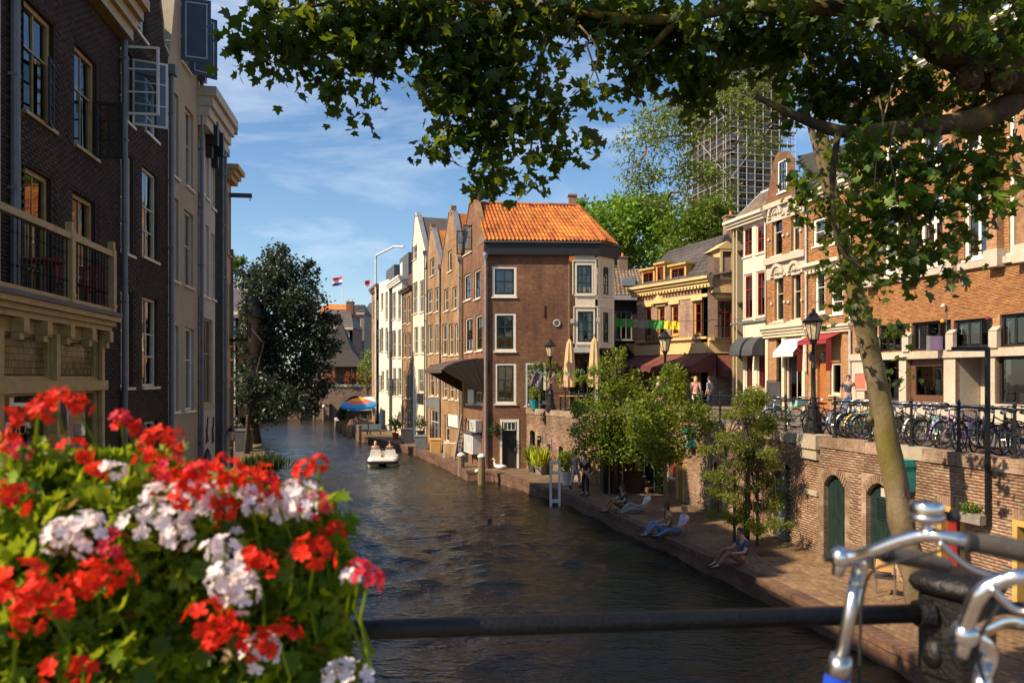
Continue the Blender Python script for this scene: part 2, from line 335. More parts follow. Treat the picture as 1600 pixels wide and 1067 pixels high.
def thing(name, label, cat, loc=(0, 0, 0), group=None, local=False):
    o = bpy.data.objects.new(name, None); C.objects.link(o); o.location = loc; o.empty_display_size = .2
    OFF[o.name] = (0, 0, 0) if local else tuple(loc)
    return tag(o, label, cat, group)
def dup(root, loc=None, rz=None, label=None, group=None, sc=None, mats=None):
    r = root.copy(); C.objects.link(r)
    if loc is not None: r.location = loc
    if rz is not None: r.rotation_euler = (0, 0, rz)
    if sc: r.scale = (sc, sc, sc)
    if label: r['label'] = label
    if group: r['group'] = group
    def rec(src, dst):
        for ch in list(src.children):
            c = ch.copy(); C.objects.link(c); c.parent = dst
            if mats and ch.data.materials and ch.data.materials[0] and ch.data.materials[0].name in mats:
                c.material_slots[0].link = 'OBJECT'; c.material_slots[0].material = M[mats[ch.data.materials[0].name]]
            rec(ch, c)
    rec(root, r); return r
def struct(mb, name, mat): return tag(mb.build(name, mat), kind='structure')

# ------------------------------------------------------------ leaves
def rot_rand(n, up=.6, droop=0.):
    nr = npr.normal(size=(n, 3)); nr[:, 2] = np.abs(nr[:, 2])*.6+up; nr /= np.linalg.norm(nr, axis=1)[:, None]
    d = npr.normal(size=(n, 3)); d[:, 2] -= droop; d -= nr*(d*nr).sum(1)[:, None]; d /= np.linalg.norm(d, axis=1)[:, None]
    return nr, d
def T_fan(out, fold=.08, cz=-.03):
    pts = [(0, .38, cz)] + [(x, y, fold*abs(x)*2) for x, y in out]; n = len(out)
    return np.array(pts), np.array([(0, 1+i, 1+(i+1) % n) for i in range(n)])
def mirror(h): return h + [(-x, y) for x, y in reversed(h[1:-1])]
T_PLANE = T_fan(mirror([(0, 0), (.16, -.07), (.34, .0), (.55, .10), (.38, .25), (.44, .36), (.64, .58), (.36, .55), (.22, .60), (.17, .78), (0, 1.02)]))
T_DIA = (np.array([(0, 0, 0), (.28, .45, .06), (0, 1, 0), (-.28, .45, .06)]), np.array([(0, 1, 2), (0, 2, 3)]))
T_NAR = (np.array([(0, 0, 0), (.16, .45, .04), (0, 1, 0), (-.16, .45, .04)]), np.array([(0, 1, 2), (0, 2, 3)]))
T_CLU = (np.array([(0, 0, 0), (.3, .25, .1), (.12, .8, 0), (-.2, .4, .1), (-.5, .7, .05), (-.25, .1, 0), (.5, .75, .12), (.2, .3, .0), (.55, .3, -.1)]), np.array([(0, 1, 2), (0, 2, 3), (0, 3, 4), (0, 4, 5), (7, 8, 6)]))
T_GER = T_fan(mirror([(0, .05), (.22, -.05), (.40, .12), (.34, .22), (.60, .40), (.36, .48), (.46, .76), (.2, .66), (.0, .98)]), .22, -.08)
T_ROUND = T_fan([(0, 0), (.1, .12), (.24, .45), (.31, .72), (.2, .94), (0, 1.0), (-.2, .94), (-.31, .72), (-.24, .45), (-.1, .12)], .16, -.03)
def leaves(name, mat, parent, cen, size, nr, d, T, kind=None):
    tv, tf = T; n = len(cen); k = len(tv); s = np.cross(d, nr)
    v = cen[:, None, :] + size[:, None, None]*(tv[None, :, 0:1]*s[:, None, :] + tv[None, :, 1:2]*d[:, None, :] + tv[None, :, 2:3]*nr[:, None, :])
    v = v.reshape(-1, 3) - np.array(OFF.get(parent.name, (0, 0, 0)) if parent else (0, 0, 0))
    f = (tf[None] + (np.arange(n)*k)[:, None, None]).reshape(-1)
    me = bpy.data.meshes.new(name); nf = len(f)//3
    me.vertices.add(len(v)); me.vertices.foreach_set('co', v.ravel()); me.loops.add(len(f)); me.loops.foreach_set('vertex_index', f.astype(np.int32))
    me.polygons.add(nf); me.polygons.foreach_set('loop_start', np.arange(0, nf*3, 3, dtype=np.int32)); me.polygons.foreach_set('loop_total', np.full(nf, 3, dtype=np.int32))
    me.update(calc_edges=True)
    o = link(name, me, mat, parent)
    if kind: o['kind'] = kind
    return o
def one_leaf(mat, T):
    me = bpy.data.meshes.new('leaf'); me.from_pydata([tuple(p) for p in T[0]], [], [tuple(int(i) for i in f) for f in T[1]]); me.materials.append(M[mat]); return me
def leaf_parts(me, parent, cen, size, nr, d, name='leaf'):
    o = V(OFF.get(parent.name, (0, 0, 0)))
    for c, s, n, dd in zip(cen, size, nr, d):
        ob = bpy.data.objects.new(name, me); C.objects.link(ob); ob.parent = parent
        x = V(np.cross(dd, n)); m = Matrix((x, V(dd), V(n))).transposed().to_4x4(); m = m @ Matrix.Scale(float(s), 4); m.translation = V(c)-o
        ob.matrix_local = m
def blob(c, r, n, shell=.55):
    p = npr.normal(size=(n, 3)); p /= np.linalg.norm(p, axis=1)[:, None]
    q = shell + (1-shell)*npr.random(n)**.6
    return np.array(c) + p*q[:, None]*np.array(r)
# ------------------------------------------------------------ facades
class Fac:
    def __init__(s, a, b):
        s.a = V((a[0], a[1], 0)); b = V((b[0], b[1], 0)); s.len = (b-s.a).length; s.d = (b-s.a).normalized()
        s.n = V((s.d.y, -s.d.x, 0))
        if s.n.dot(-s.a) < 0: s.n = -s.n
    def pt(s, u, w, z): p = s.a+s.d*u+s.n*w; return V((p.x, p.y, z))
    def D(s, px):
        k = (px-CX)/FPX; A = np.array([[s.d.x, -k], [s.d.y, -1.]]); u, t = np.linalg.solve(A, [-s.a.x, -s.a.y]); return u, t
    def u(s, px): return float(s.D(px)[0])
    def z(s, px, py): return float(EYE+(HY-py)/FPX*s.D(px)[1])
    def uz(s, px, py): u, t = s.D(px); return float(u), float(EYE+(HY-py)/FPX*t)
    def rect(s, a, b, yt, yb): m = (a+b)/2; return (s.u(a), s.u(b), s.z(m, yb), s.z(m, yt))
    def shift(s, w): f = Fac.__new__(Fac); f.a = s.a+s.n*w; f.d = s.d; f.n = s.n; f.len = s.len; return f
    def box(s, mb, u0, u1, w0, w1, z0, z1):
        p = s.pt; return mb.hexa([p(u0, w1, z0), p(u1, w1, z0), p(u1, w0, z0), p(u0, w0, z0), p(u0, w1, z1), p(u1, w1, z1), p(u1, w0, z1), p(u0, w0, z1)])
    def frame(s, mb, u0, u1, w0, w1, z0, z1, t, tb=None):
        tb = t if tb is None else tb
        s.box(mb, u0, u0+t, w0, w1, z0, z1); s.box(mb, u1-t, u1, w0, w1, z0, z1); s.box(mb, u0+t, u1-t, w0, w1, z1-t, z1); s.box(mb, u0+t, u1-t, w0, w1, z0, z0+tb)
def topf(prof, u, side):
    e = 1e-4*side
    for (ua, za), (ub, zb) in zip(prof, prof[1:]):
        if ua <= u+e <= ub and ub > ua: return za+(zb-za)*(u-ua)/(ub-ua)
    return prof[-1][1]
def wallmesh(mb, F, prof, z0, ops, rec=.16, w=0.):
    """front wall up to a piecewise profile, with real openings (u0,u1,z0,z1,arch) and their reveals"""
    us = sorted({round(u, 4) for u, _ in prof} | {round(x, 4) for o in ops for x in o[:2]})
    us = [u for u in us if prof[0][0]-1e-6 <= u <= prof[-1][0]+1e-6]
    P_ = lambda u, z, ww=w: F.pt(u, ww, z)
    for a, b in zip(us, us[1:]):
        if b-a < 1e-3: continue
        ta, tb = topf(prof, a, 1), topf(prof, b, -1); z = z0
        for o in sorted((o for o in ops if o[0] < (a+b)/2 < o[1]), key=lambda o: o[2]):
            if o[2] > z+1e-3: mb.poly([P_(a, z), P_(b, z), P_(b, o[2]), P_(a, o[2])])
            z = max(z, o[3])
        if min(ta, tb) > z-1e-3 and max(ta, tb) > z: mb.poly([P_(a, z), P_(b, z), P_(b, tb), P_(a, ta)])
    for o in ops:
        a, b, c, d = o[:4]; r = o[4] if len(o) > 4 else 0
        if r:
            arc = [(a+(b-a)*i/10, d-r+r*math.sin(math.pi*i/10)**.8) for i in range(11)]
            for i in range(10):
                (p, q), (p2, q2) = arc[i], arc[i+1]
                mb.poly([P_(p, q), P_(p2, q2), P_(p2, d), P_(p, d)])
                mb.poly([P_(p, q, w-rec), P_(p2, q2, w-rec), P_(p2, q2), P_(p, q)])
            dd = d-r
        else:
            dd = d; mb.poly([P_(a, d), P_(b, d), P_(b, d, w-rec), P_(a, d, w-rec)])
        mb.poly([P_(a, c), P_(a, dd), P_(a, dd, w-rec), P_(a, c, w-rec)]); mb.poly([P_(b, c), P_(b, c, w-rec), P_(b, dd, w-rec), P_(b, dd)])
        mb.poly([P_(a, c), P_(a, c, w-rec), P_(b, c, w-rec), P_(b, c)])
def window(F, par, r, cols=1, rows=2, fm='p_white', inner=None, fr=.07, mul=.035, rec=.12, curt=None, sill=True, glass='glass', tr=None, name='window', w=0., sillm=None):
    """frame > (sash), panes, sill, curtain.  tr = list of heights (0..1) of horizontal bars"""
    u0, u1, z0, z1 = r[:4]; mb = MB(); wf = w-rec
    if curt is None and rnd.random() < .3: curt = (rnd.choice(('net', 'curtain')), rnd.choice((0., .0, .35, .5)))
    F.frame(mb, u0, u1, wf-.06, wf+.035, z0, z1, fr)
    win = mb.build(name, fm, par)
    a, b, c, d = u0+fr, u1-fr, z0+fr, z1-fr
    im = mb = MB(); t = mul
    if inner: F.frame(mb, a, b, wf-.045, wf+.015, c, d, .075); a += .075; b -= .075; c += .075; d -= .075
    ub = [a+(b-a)*i/cols for i in range(cols+1)]
    zb = [c+(d-c)*h for h in ([0]+list(tr)+[1] if tr else [i/rows for i in range(rows+1)])]
    for x in ub[1:-1]: F.box(mb, x-t/2, x+t/2, wf-.03, wf+.01, c, d)
    for y in zb[1:-1]: F.box(mb, a, b, wf-.034, wf+.014, y-t/2, y+t/2)
    if mb.v: mb.build('sash', inner or fm, win)
    for i in range(cols):
        for j in range(len(zb)-1):
            g = MB(); e = [rnd.uniform(-.010, .010) for _ in range(2)]; wp = wf-.012
            x0, x1, y0, y1 = ub[i]+t*.4, ub[i+1]-t*.4, zb[j]+t*.4, zb[j+1]-t*.4
            if x1-x0 < .02 or y1-y0 < .02: continue
            g.poly([F.pt(x0, wp+e[0], y0), F.pt(x1, wp-e[0], y0), F.pt(x1, wp-e[0]+e[1], y1), F.pt(x0, wp+e[0]+e[1], y1)])
            g.build('pane', glass, win)
    if sill:
        mb = MB(); F.box(mb, u0-.05, u1+.05, w-rec-.02, w+.07, z0-.07, z0-.002); mb.build('sill', sillm or fm, win)
    if curt:
        mb = MB(); kind, lo = curt if isinstance(curt, tuple) else (curt, .0); n = 14; wc = wf-.16
        zz0 = z0+(z1-z0)*lo; side = rnd.random() < .5 and lo == 0
        rng = [(0, .3), (.7, 1)] if side else [(0, 1)]
        for q0, q1 in rng:
            vs = [(u0+(u1-u0)*(q0+(q1-q0)*i/n), wc+.025*math.sin(i*2.1), zz) for zz in (zz0, z1) for i in range(n+1)]
            mb.add([F.pt(*v) for v in vs], [(i, i+1, n+2+i, n+1+i) for i in range(n)])
        mb.build('curtain', kind, win)
    return win
def cornice(F, par, u0, u1, z0, z1, proj, mat, steps=3, name='cornice', dent=None, w=0.):
    mb = MB(); n = steps
    for i in range(n):
        a = z0+(z1-z0)*i/n; b = z0+(z1-z0)*(i+1)/n; k = proj*(.35+.65*((i+1)/n)**1.3); F.box(mb, u0-k*.3, u1+k*.3, w+.002, w+k, a+(.001 if i else 0), b)
    o = mb.build(name, mat, par)
    if dent:
        m2 = MB(); u = u0+.05
        while u < u1: F.box(m2, u, u+dent*.55, w+.003, w+proj*.55, z0-.16, z0-.002); u += dent
        m2.build('dentils', dent and mat, par)
    return o
def pipe(F, par, u, z0, z1, mat='zinc', r=.055, w=.1, hopper=True):
    mb = MB(); mb.tube([F.pt(u, w, z0), F.pt(u, w, z1)], r, 10)
    if hopper: F.box(mb, u-.13, u+.13, w-.09, w+.13, z1-.02, z1+.26)
    z = z0+1
    while z < z1: F.box(mb, u-.075, u+.075, w-.1, w+.062, z, z+.05); z += 1.9
    return mb.build('drainpipe', mat, par)
def house(name, label, F, u0, u1, zb, prof, depth, wm, wins=(), extra_ops=(), group=None, rec=.16, roofm='t_dark', roof=True, cat='house', rdrop=.12):
    """prof: list of (u,z). Closed box: front with openings, sides, back, roof."""
    if isinstance(prof, (int, float)): prof = [(u0, prof), (u1, prof)]
    h = thing(name, label, cat, F.pt((u0+u1)/2, 0, zb), group)
    mb = MB(); wallmesh(mb, F, prof, zb, [w['r'] for w in wins]+list(extra_ops), rec)
    zl, zr = prof[0][1], prof[-1][1]; p = F.pt
    mb.poly([p(u0, 0, zb), p(u0, 0, zl), p(u0, -depth, zl), p(u0, -depth, zb)]); mb.poly([p(u1, 0, zb), p(u1, -depth, zb), p(u1, -depth, zr), p(u1, 0, zr)])
    pl = []
    for q in prof:
        if not pl or q != pl[-1]: pl.append(q)
    mb.poly([p(u0, -depth, zb)]+[p(u, -depth, z) for u, z in pl]+[p(u1, -depth, zb)])
    mb.build('wall', wm, h)
    ib = MB(); e = .02
    for z in np.arange(zb+.1, max(q[1] for q in prof)-1, 3.1): F.box(ib, u0+e, u1-e, -depth+.1, -.32, z-.1, z)
    F.box(ib, u0+e, u1-e, -min(3.2, depth*.6)-.1, -min(3.2, depth*.6), zb, min(zl, zr)-.1)
    ib.build('interior', 'dark_in', h)
    if roof:
        rm = MB()
        for (a, za), (b, zb2) in zip(prof, prof[1:]):
            if b-a < .02: continue
            dz = rdrop if len(prof) > 2 else .02
            q = [p(a, -.22, za-dz), p(b, -.22, zb2-dz), p(b, -depth-.1, zb2-dz), p(a, -depth-.1, za-dz)]
            rm.add(q+[x+V((0, 0, .08)) for x in q], [(0, 1, 2, 3), (4, 7, 6, 5), (0, 4, 5, 1), (1, 5, 6, 2), (2, 6, 7, 3), (3, 7, 4, 0)])
        rm.build('roof', roofm, h)
    for w_ in wins:
        k = dict(w_); r = k.pop('r'); window(F, h, r, **k)
    return h
def W(F, a, b, yt, yb, cols=1, rows=2, **k): return dict(r=F.rect(a, b, yt, yb), cols=cols, rows=rows, **k)
def coping(F, par, prof, mat, t=.10, wd=.3, name='gable_coping'):
    mb = MB()
    for (a, za), (b, zb) in zip(prof, prof[1:]):
        if abs(b-a) < .02: continue
        q = [F.pt(a, -wd, za), F.pt(b, -wd, zb), F.pt(b, .05, zb), F.pt(a, .05, za)]
        mb.add(q+[x+V((0, 0, t)) for x in q], [(0, 1, 2, 3), (4, 7, 6, 5), (0, 4, 5, 1), (1, 5, 6, 2), (2, 6, 7, 3), (3, 7, 4, 0)])
    return mb.build(name, mat, par)
def chimney(par, c, w, h, mat='b_far', pots=1, potm='terracotta', d=None):
    d = d or w; x, y, z = c; mb = MB(); mb.box(x-w/2, x+w/2, y-d/2, y+d/2, z-1.5, z+h); mb.box(x-w/2-.06, x+w/2+.06, y-d/2-.06, y+d/2+.06, z+h, z+h+.1)
    o = mb.build('chimney', mat, par)
    if pots:
        m = MB()
        for i in range(pots): m.lathe([(.1, 0), (.12, .05), (.085, .3), (.1, .34)], 8, (x-w/2+w*(i+.5)/pots, y, z+h+.102))
        m.build('chimney_pot', potm, o)
    return o
def brickwork(par, F, u0, u1, z0, z1, ops, mat, nparts=0, near='hi', L_=.215, H_=.058, gap=.010, proud=.012, w=0., topz=None):
    """real bricks in running bond on a facade, skipping openings"""
    cells = []; row = 0; z = z0
    while z+H_ < z1:
        u = u0 - (L_+gap)/2*(row % 2)
        while u < u1:
            a, b = max(u, u0), min(u+L_, u1)
            if b-a > .04:
                tz = topz(.5*(a+b)) if topz else z1
                if z+H_ < tz and not any(a < o[1]+.004 and b > o[0]-.004 and z < o[3] and z+H_ > o[2]-.07 for o in ops): cells.append((a, b, z))
            u += L_+gap
        row += 1; z += H_+gap
    cells.sort(key=lambda c: -c[0] if near == 'hi' else c[0])
    if nparts:
        full = [c for c in cells if abs(c[1]-c[0]-L_) < 1e-3][:nparts]; ids = set(full); cells = [c for c in cells if c not in ids]
        meshes = []
        o0 = V(OFF[par.name])
        for k in range(3):
            m = MB(); j = .004*k; m.hexa([(0, 0, 0), (L_, 0, 0), (L_, .03, 0), (0, .03, 0), (j, -j*.4, H_), (L_-j*.5, 0, H_-j*.3), (L_, .03, H_), (0, .03, H_)])
            me = bpy.data.meshes.new('brick'); me.from_pydata([tuple(p) for p in m.v], [], m.f); me.materials.append(M[mat]); meshes.append(me)
        rot = Matrix((F.d, -F.n, Z)).transposed().to_4x4()
        for a, b, z in full:
            ob = bpy.data.objects.new('brick', rnd.choice(meshes)); C.objects.link(ob); ob.parent = par
            mm = rot.copy(); mm.translation = F.pt(a, w+proud+rnd.uniform(-.003, .006), z)-o0; ob.matrix_local = mm
    if not cells: return
    c = np.array(cells); n = len(c); ws = w+proud+npr.uniform(-.003, .005, n); jz = npr.uniform(-.0025, .0025, n)
    def pt(u, ww, z): return np.stack([F.a.x+F.d.x*u+F.n.x*ww, F.a.y+F.d.y*u+F.n.y*ww, z], 1)
    a, b, z = c[:, 0], c[:, 1], c[:, 2]+jz; wb = np.full(n, w-.005)
    vs = np.stack([pt(a, ws, z), pt(b, ws, z), pt(b, ws, z+H_), pt(a, ws, z+H_), pt(a, wb, z), pt(b, wb, z), pt(b, wb, z+H_), pt(a, wb, z+H_)], 1).reshape(-1, 3)-np.array(OFF[par.name])
    q = np.array([(0, 1, 2, 3), (4, 5, 1, 0), (3, 2, 6, 7), (1, 5, 6, 2), (4, 0, 3, 7)])
    f = (q[None]+(np.arange(n)*8)[:, None, None]).reshape(-1).astype(np.int32); me = bpy.data.meshes.new('brickwork')
    me.vertices.add(len(vs)); me.vertices.foreach_set('co', vs.ravel()); me.loops.add(len(f)); me.loops.foreach_set('vertex_index', f)
    nf = n*5; me.polygons.add(nf); me.polygons.foreach_set('loop_start', np.arange(0, nf*4, 4, dtype=np.int32)); me.polygons.foreach_set('loop_total', np.full(nf, 4, dtype=np.int32)); me.update(calc_edges=True)
    tag(link('brickwork', me, mat, par), kind='stuff')
def tiles(par, A, B, Cc, Dd, du, dv, mat, name='roof_tiles', clip=None, amp=.035):
    """pantiles as geometry on the quad A(bottom left) B(bottom right) C(top right) D(top left)"""
    A, B, Cc, Dd = map(V, (A, B, Cc, Dd)); nu = max(2, int((B-A).length/du)); nv = max(2, int((Dd-A).length/dv)); mb = MB(); nrm = (B-A).cross(Dd-A).normalized()
    if nrm.z < 0: nrm = -nrm
    prof = [(0, 0), (.2, .9), (.42, .75), (.62, -.1), (.85, -.2), (1.02, .05)]
    def S(s, t): return (A*(1-s)+B*s)*(1-t)+(Dd*(1-s)+Cc*s)*t
    for j in range(nv):
        for i in range(nu):
            if clip and not clip((i+.5)/nu, (j+.5)/nv): continue
            t0, t1 = j/nv, min(1, (j+1.12)/nv); k = rnd.uniform(-.004, .006); vs = []
            for t, lift in ((t0, .045), (t1, .012)):
                for a, h in prof: vs.append(S(min(1, (i+a)/nu), t)+nrm*(lift+h*amp+k))
            n = len(prof); f = [(q, q+1, n+q+1, n+q) for q in range(n-1)]
            vs += [v-nrm*.03 for v in vs[:n]]; f += [(2*n+q, 2*n+q+1, q+1, q) for q in range(n-1)]
            mb.add(vs, f)
    return tag(mb.build(name, mat, par, uv=False), kind='stuff')

# ------------------------------------------------------------ the setting: water, wharves, streets
QE = [(9.4, 3), (7.1, 14), (6.6, 16.6), (5.97, 19.3), (2.21, 33.6), (1.45, 34.7), (-1.1, 40.6), (-2.37, 40.7), (-3.92, 45.7), (-7.06, 54.5), (-11.2, 62.5), (-13.2, 66), (-15.6, 75), (-17.6, 82), (-19.4, 92)]
def water_surface():
    xs = np.arange(-42, 16, .15); ys = [2.]
    while ys[-1] < 128: ys.append(ys[-1]+max(.10, .0036*ys[-1]))
    ys = np.array(ys); X, Y = np.meshgrid(xs, ys); H = np.zeros_like(X)
    for i in range(44):
        lam = .62*(3.6/.62)**(npr.random()**1.4); th = math.radians(100+npr.normal()*42); k = 2*math.pi/lam; H += .0053*lam**1.05*np.sin(k*(X*math.cos(th)+Y*math.sin(th))+npr.random()*6.28)
    patch = .72+.5*np.sin(X*.31+1.3*np.sin(Y*.17))*np.sin(Y*.23+.8*np.sin(X*.21)); fade = np.clip((75-Y)/40, .25, 1); H *= patch*fade
    v = np.stack([X, Y, H], -1).reshape(-1, 3); nx, ny = len(xs), len(ys); i = np.arange(ny-1)[:, None]*nx+np.arange(nx-1)[None]; f = np.stack([i, i+1, i+nx+1, i+nx], -1).reshape(-1).astype(np.int32); nf = len(f)//4
    me = bpy.data.meshes.new('water'); me.vertices.add(len(v)); me.vertices.foreach_set('co', v.ravel()); me.loops.add(len(f)); me.loops.foreach_set('vertex_index', f); me.polygons.add(nf); me.polygons.foreach_set('loop_start', np.arange(0, nf*4, 4, dtype=np.int32)); me.polygons.foreach_set('loop_total', np.full(nf, 4, dtype=np.int32)); me.update(calc_edges=True); me.polygons.foreach_set('use_smooth', [True]*nf)
    tag(link('water', me, 'water'), kind='structure')
water_surface()
mb = MB(); back = [(40, 92), (40, 3)]
mb.prism([(x, y, -2) for x, y in QE+back], (0, 0, 2+WH-.05)); struct(mb, 'wharf_wall', 'kerb')
mb = MB(); mb.poly([(x, y, WH) for x, y in [(x+.28, y) for x, y in QE]+back]); struct(mb, 'wharf', 'pave')
# coping stones along the quay edge
quay = thing('quay_edge', 'red brown quay edge stones of the wharf beside the water', 'quay edge', (6, 19, WH))
for (x0, y0), (x1, y1) in zip(QE[:11], QE[1:12]):
    a, b = V((x0, y0, 0)), V((x1, y1, 0)); Ls = (b-a).length; n = max(1, round(Ls/.9)); d = (b-a)/n; nn = V((d.y, -d.x, 0)).normalized()
    if nn.x < 0: nn = -nn
    for i in range(n):
        p = a+d*i; q = a+d*(i+1)-d.normalized()*.012; h = rnd.uniform(0, .008); m = MB()
        m.hexa([p-nn*.03+Z*(WH-.14), q-nn*.03+Z*(WH-.14), q+nn*.34+Z*(WH-.14), p+nn*.34+Z*(WH-.14), p-nn*.03+Z*(WH+.012+h), q-nn*.03+Z*(WH+.012+h), q+nn*.34+Z*(WH+.012+h), p+nn*.34+Z*(WH+.012+h)])
        m.build('coping_stone', 'kerb', quay)
# upper street: everything behind the quay wall
WA, WB, WC = (12.9, 4.5), (8.65, 21.7), (6.2, 33.9); TA, TB = (.8, 41.75), (4.3, 34.5)
mb = MB(); mb.poly([(x, y, ST) for x, y in [(13.3, 3), (9.0, 21.7), (6.5, 34.0), (4.6, 34.8), (1.1, 41.7), (3, 43), (2, 60), (-5, 75), (90, 75), (90, 3)]]); struct(mb, 'street', 'street')
mb = MB()
mb.poly([(30, -60, ST-.35), (900, -60, ST-.35), (900, 2200, ST-.35), (30, 2200, ST-.35)]); mb.poly([(-900, -60, ST-.35), (-34, -60, ST-.35), (-34, 2200, ST-.35), (-900, 2200, ST-.35)])
mb.poly([(-34, 108, ST-.35), (30, 108, ST-.35), (30, 2200, ST-.35), (-34, 2200, ST-.35)]); struct(mb, 'ground', 'street')
# near bridge deck under the camera
mb = MB(); mb.box(-30, 30, -7, 2.15, 3.2, 3.8); struct(mb, 'bridge_deck', 'street')
# left wharf
mb = MB(); LW = [(-11.2, 31), (-13.4, 43.0), (-19, 58), (-26, 78), (-34, 100)]
mb.prism([(x, y, -2) for x, y in LW+[(-60, 100), (-60, 31)]], (0, 0, 2+WH)); struct(mb, 'left_wharf', 'pave')

# ------------------------------------------------------------ quay walls of the right bank, with doors
FA = Fac(WB, WA); FB = Fac(WC, WB); FT = Fac(TA, TB); FR = Fac(TB, WC)
def doorrect(F, a, b, yt, arch=0):
    u0, u1 = F.u(a), F.u(b); m = (a+b)/2; z1 = F.z(m, yt); return (u0, u1, WH+.02, z1, arch)
dA1 = doorrect(FA, 1287, 1320, 742, .32); dA2 = doorrect(FA, 1353, 1393, 755, .32); dA3 = doorrect(FA, 1466, 1509, 791); dA4 = doorrect(FA, 1583, 1632, 815)
dB1 = doorrect(FB, 1208, 1227, 735, .2); dB2 = doorrect(FB, 998, 1015, 706, 0); dB4 = doorrect(FB, 1058.5, 1069.5, 702, .18); dB5 = doorrect(FB, 1111, 1128, 722, .2)
sB3 = (FB.u(1045), FB.u(1054), FB.z(1050, 745), FB.z(1050, 699))
def quaywall(F, label, ops, u1=None, mat='b_quay', bricks=0, arches=True, top=ST, hb=True, u0=0):
    u1 = u1 or F.len; q = thing('quay_wall', label, 'quay wall', F.pt(u0+(u1-u0)/2, 0, WH), 'brick retaining walls of the wharf')
    mb = MB(); wallmesh(mb, F, [(u0, top-.02), (u1, top-.02)], WH-.3, ops, .22); F.box(mb, u0, u1, -.5, -.23, WH-.3, WH+.01); mb.build('wall', mat, q)
    bm_ = MB(); F.box(bm_, u0, u1, -.9, -.5, WH, top-.1); bm_.build('backing', 'dark_in', q)
    if hb:
        big = [(o[0]-.16, o[1]+.16, o[2], o[3]+.16) if len(o) > 4 and o[4] else (o[0]-.01, o[1]+.01, o[2], o[3]+.14) for o in ops]
        brickwork(q, F, u0, u1, WH, top-.24, big, 'k_quay', bricks)
        for o in ops:   # arches of upright bricks over each opening
            a, b, c, d = o[:4]; r = o[4] if len(o) > 4 and o[4] else .03; n = max(6, int((b-a+.2)/.075)); n = min(n, 26)
            for i in range(n):
                t = (i+.5)/n; x = a+(b-a)*t; z = d-r+r*math.sin(math.pi*t)**.8; th = (t-.5)*1.1*(1 if r > .1 else .12)
                m = MB(); hw = .028; x0 = V((math.cos(th), -math.sin(th))); y0 = V((math.sin(th), math.cos(th))); pts = []
                for sx, sy in ((-1, 0), (1, 0), (1, 1), (-1, 1)):
                    pts.append((x+x0.x*sx*hw+y0.x*sy*.21, z+x0.y*sx*hw+y0.y*sy*.21+.012))
                m.prism([F.pt(a_, .022, b_) for a_, b_ in pts], -F.n*.025); m.build('arch_brick', 'k_quay', q)
    # coping: upright bricks and stones
    n = int((u1-u0)/.95)
    for i in range(n):
        a = u0+(u1-u0)*i/n; b = u0+(u1-u0)*(i+1)/n-.012; m = MB(); F.box(m, a, b, -.4, .05+rnd.uniform(0, .015), top-.24, top+.04+rnd.uniform(0, .02)); m.build('coping_stone', 'stone' if rnd.random() < .3 else 'b_quay', q)
    return q
wallA = quaywall(FA, 'sunlit brick quay wall with two dark green arched doors and a red door', [dA1, dA2, dA3, dA4], bricks=300)
wallB = quaywall(FB, 'brick quay wall behind the wharf trees with narrow arched doorways', [dB1, dB2, sB3, dB4, dB5])
def door(par, F, o, mat, frame=None, planks=5, louvre=False, kn='p_yellow', rec=.14, name='door', stuff=None):
    a, b, c, d = o[:4]; r = o[4] if len(o) > 4 else 0; t = .07 if frame else 0
    if frame:
        mb = MB(); F.box(mb, a+.001, a+.12, -rec-.05, .03, c, d); F.box(mb, b-.12, b-.001, -rec-.05, .03, c, d); F.box(mb, a+.12, b-.12, -rec-.05, .03, d-.13, d-.002); fo = mb.build('door_frame', frame, par); a += .12; b -= .12; d -= .13
    dm = MB(); F.box(dm, a, b, -rec-.06, -rec-.02, c, d); dr = dm.build(name, mat, par)
    n = planks
    for i in range(n):
        x0, x1 = a+(b-a)*i/n+.004, a+(b-a)*(i+1)/n-.004; xm = (x0+x1)/2
        tz = d-.01 if not r else d-r+r*math.sin(math.pi*min(max((xm-a)/(b-a), .02), .98))**.8-.005
        m = MB(); F.box(m, x0, x1, -rec-.02, -rec, c+.01, tz); m.build('plank', mat, dr)
    m = MB(); z = c+1.02; m.ball(F.pt(b-.1, -rec+.035, z), .03); F.box(m, b-.13, b-.07, -rec, -rec+.01, z-.1, z+.1); m.build('handle', kn, dr)
    if louvre:
        m = MB()
        for i in range(7): F.box(m, a+.28, b-.1, -rec, -rec+.035, d-.85+i*.06, d-.82+i*.06)
        F.frame(m, a+.24, b-.06, -rec, -rec+.03, d-.92, d-.38, .04); m.build('louvre', mat, dr)
        m = MB(); F.box(m, a+.4, b-.35, -rec, -rec+.02, d-.34, d-.12); m.build('pane', 'net', dr)
    return dr
door(wallA, FA, dA1, 'p_green', planks=4); door(wallA, FA, dA2, 'p_green', planks=6, louvre=True); door(wallA, FA, dA3, 'p_red', 'p_yellow', 8); door(wallA, FA, dA4, 'p_brown', 'p_yellow', 6)
door(wallB, FB, dB1, 'p_slate', planks=3); door(wallB, FB, dB2, 'p_slate', planks=2); door(wallB, FB, dB4, 'p_brown', 'p_yellow', 2); door(wallB, FB, dB5, 'p_brown', planks=3); door(wallB, FB, sB3, 'p_red', planks=2, name='shutter')
m = MB(); FB.box(m, sB3[0]-.08, sB3[1]+.08, -.1, .08, sB3[2]-.09, sB3[2]-.003); m.build('sill', 'p_white', wallB)
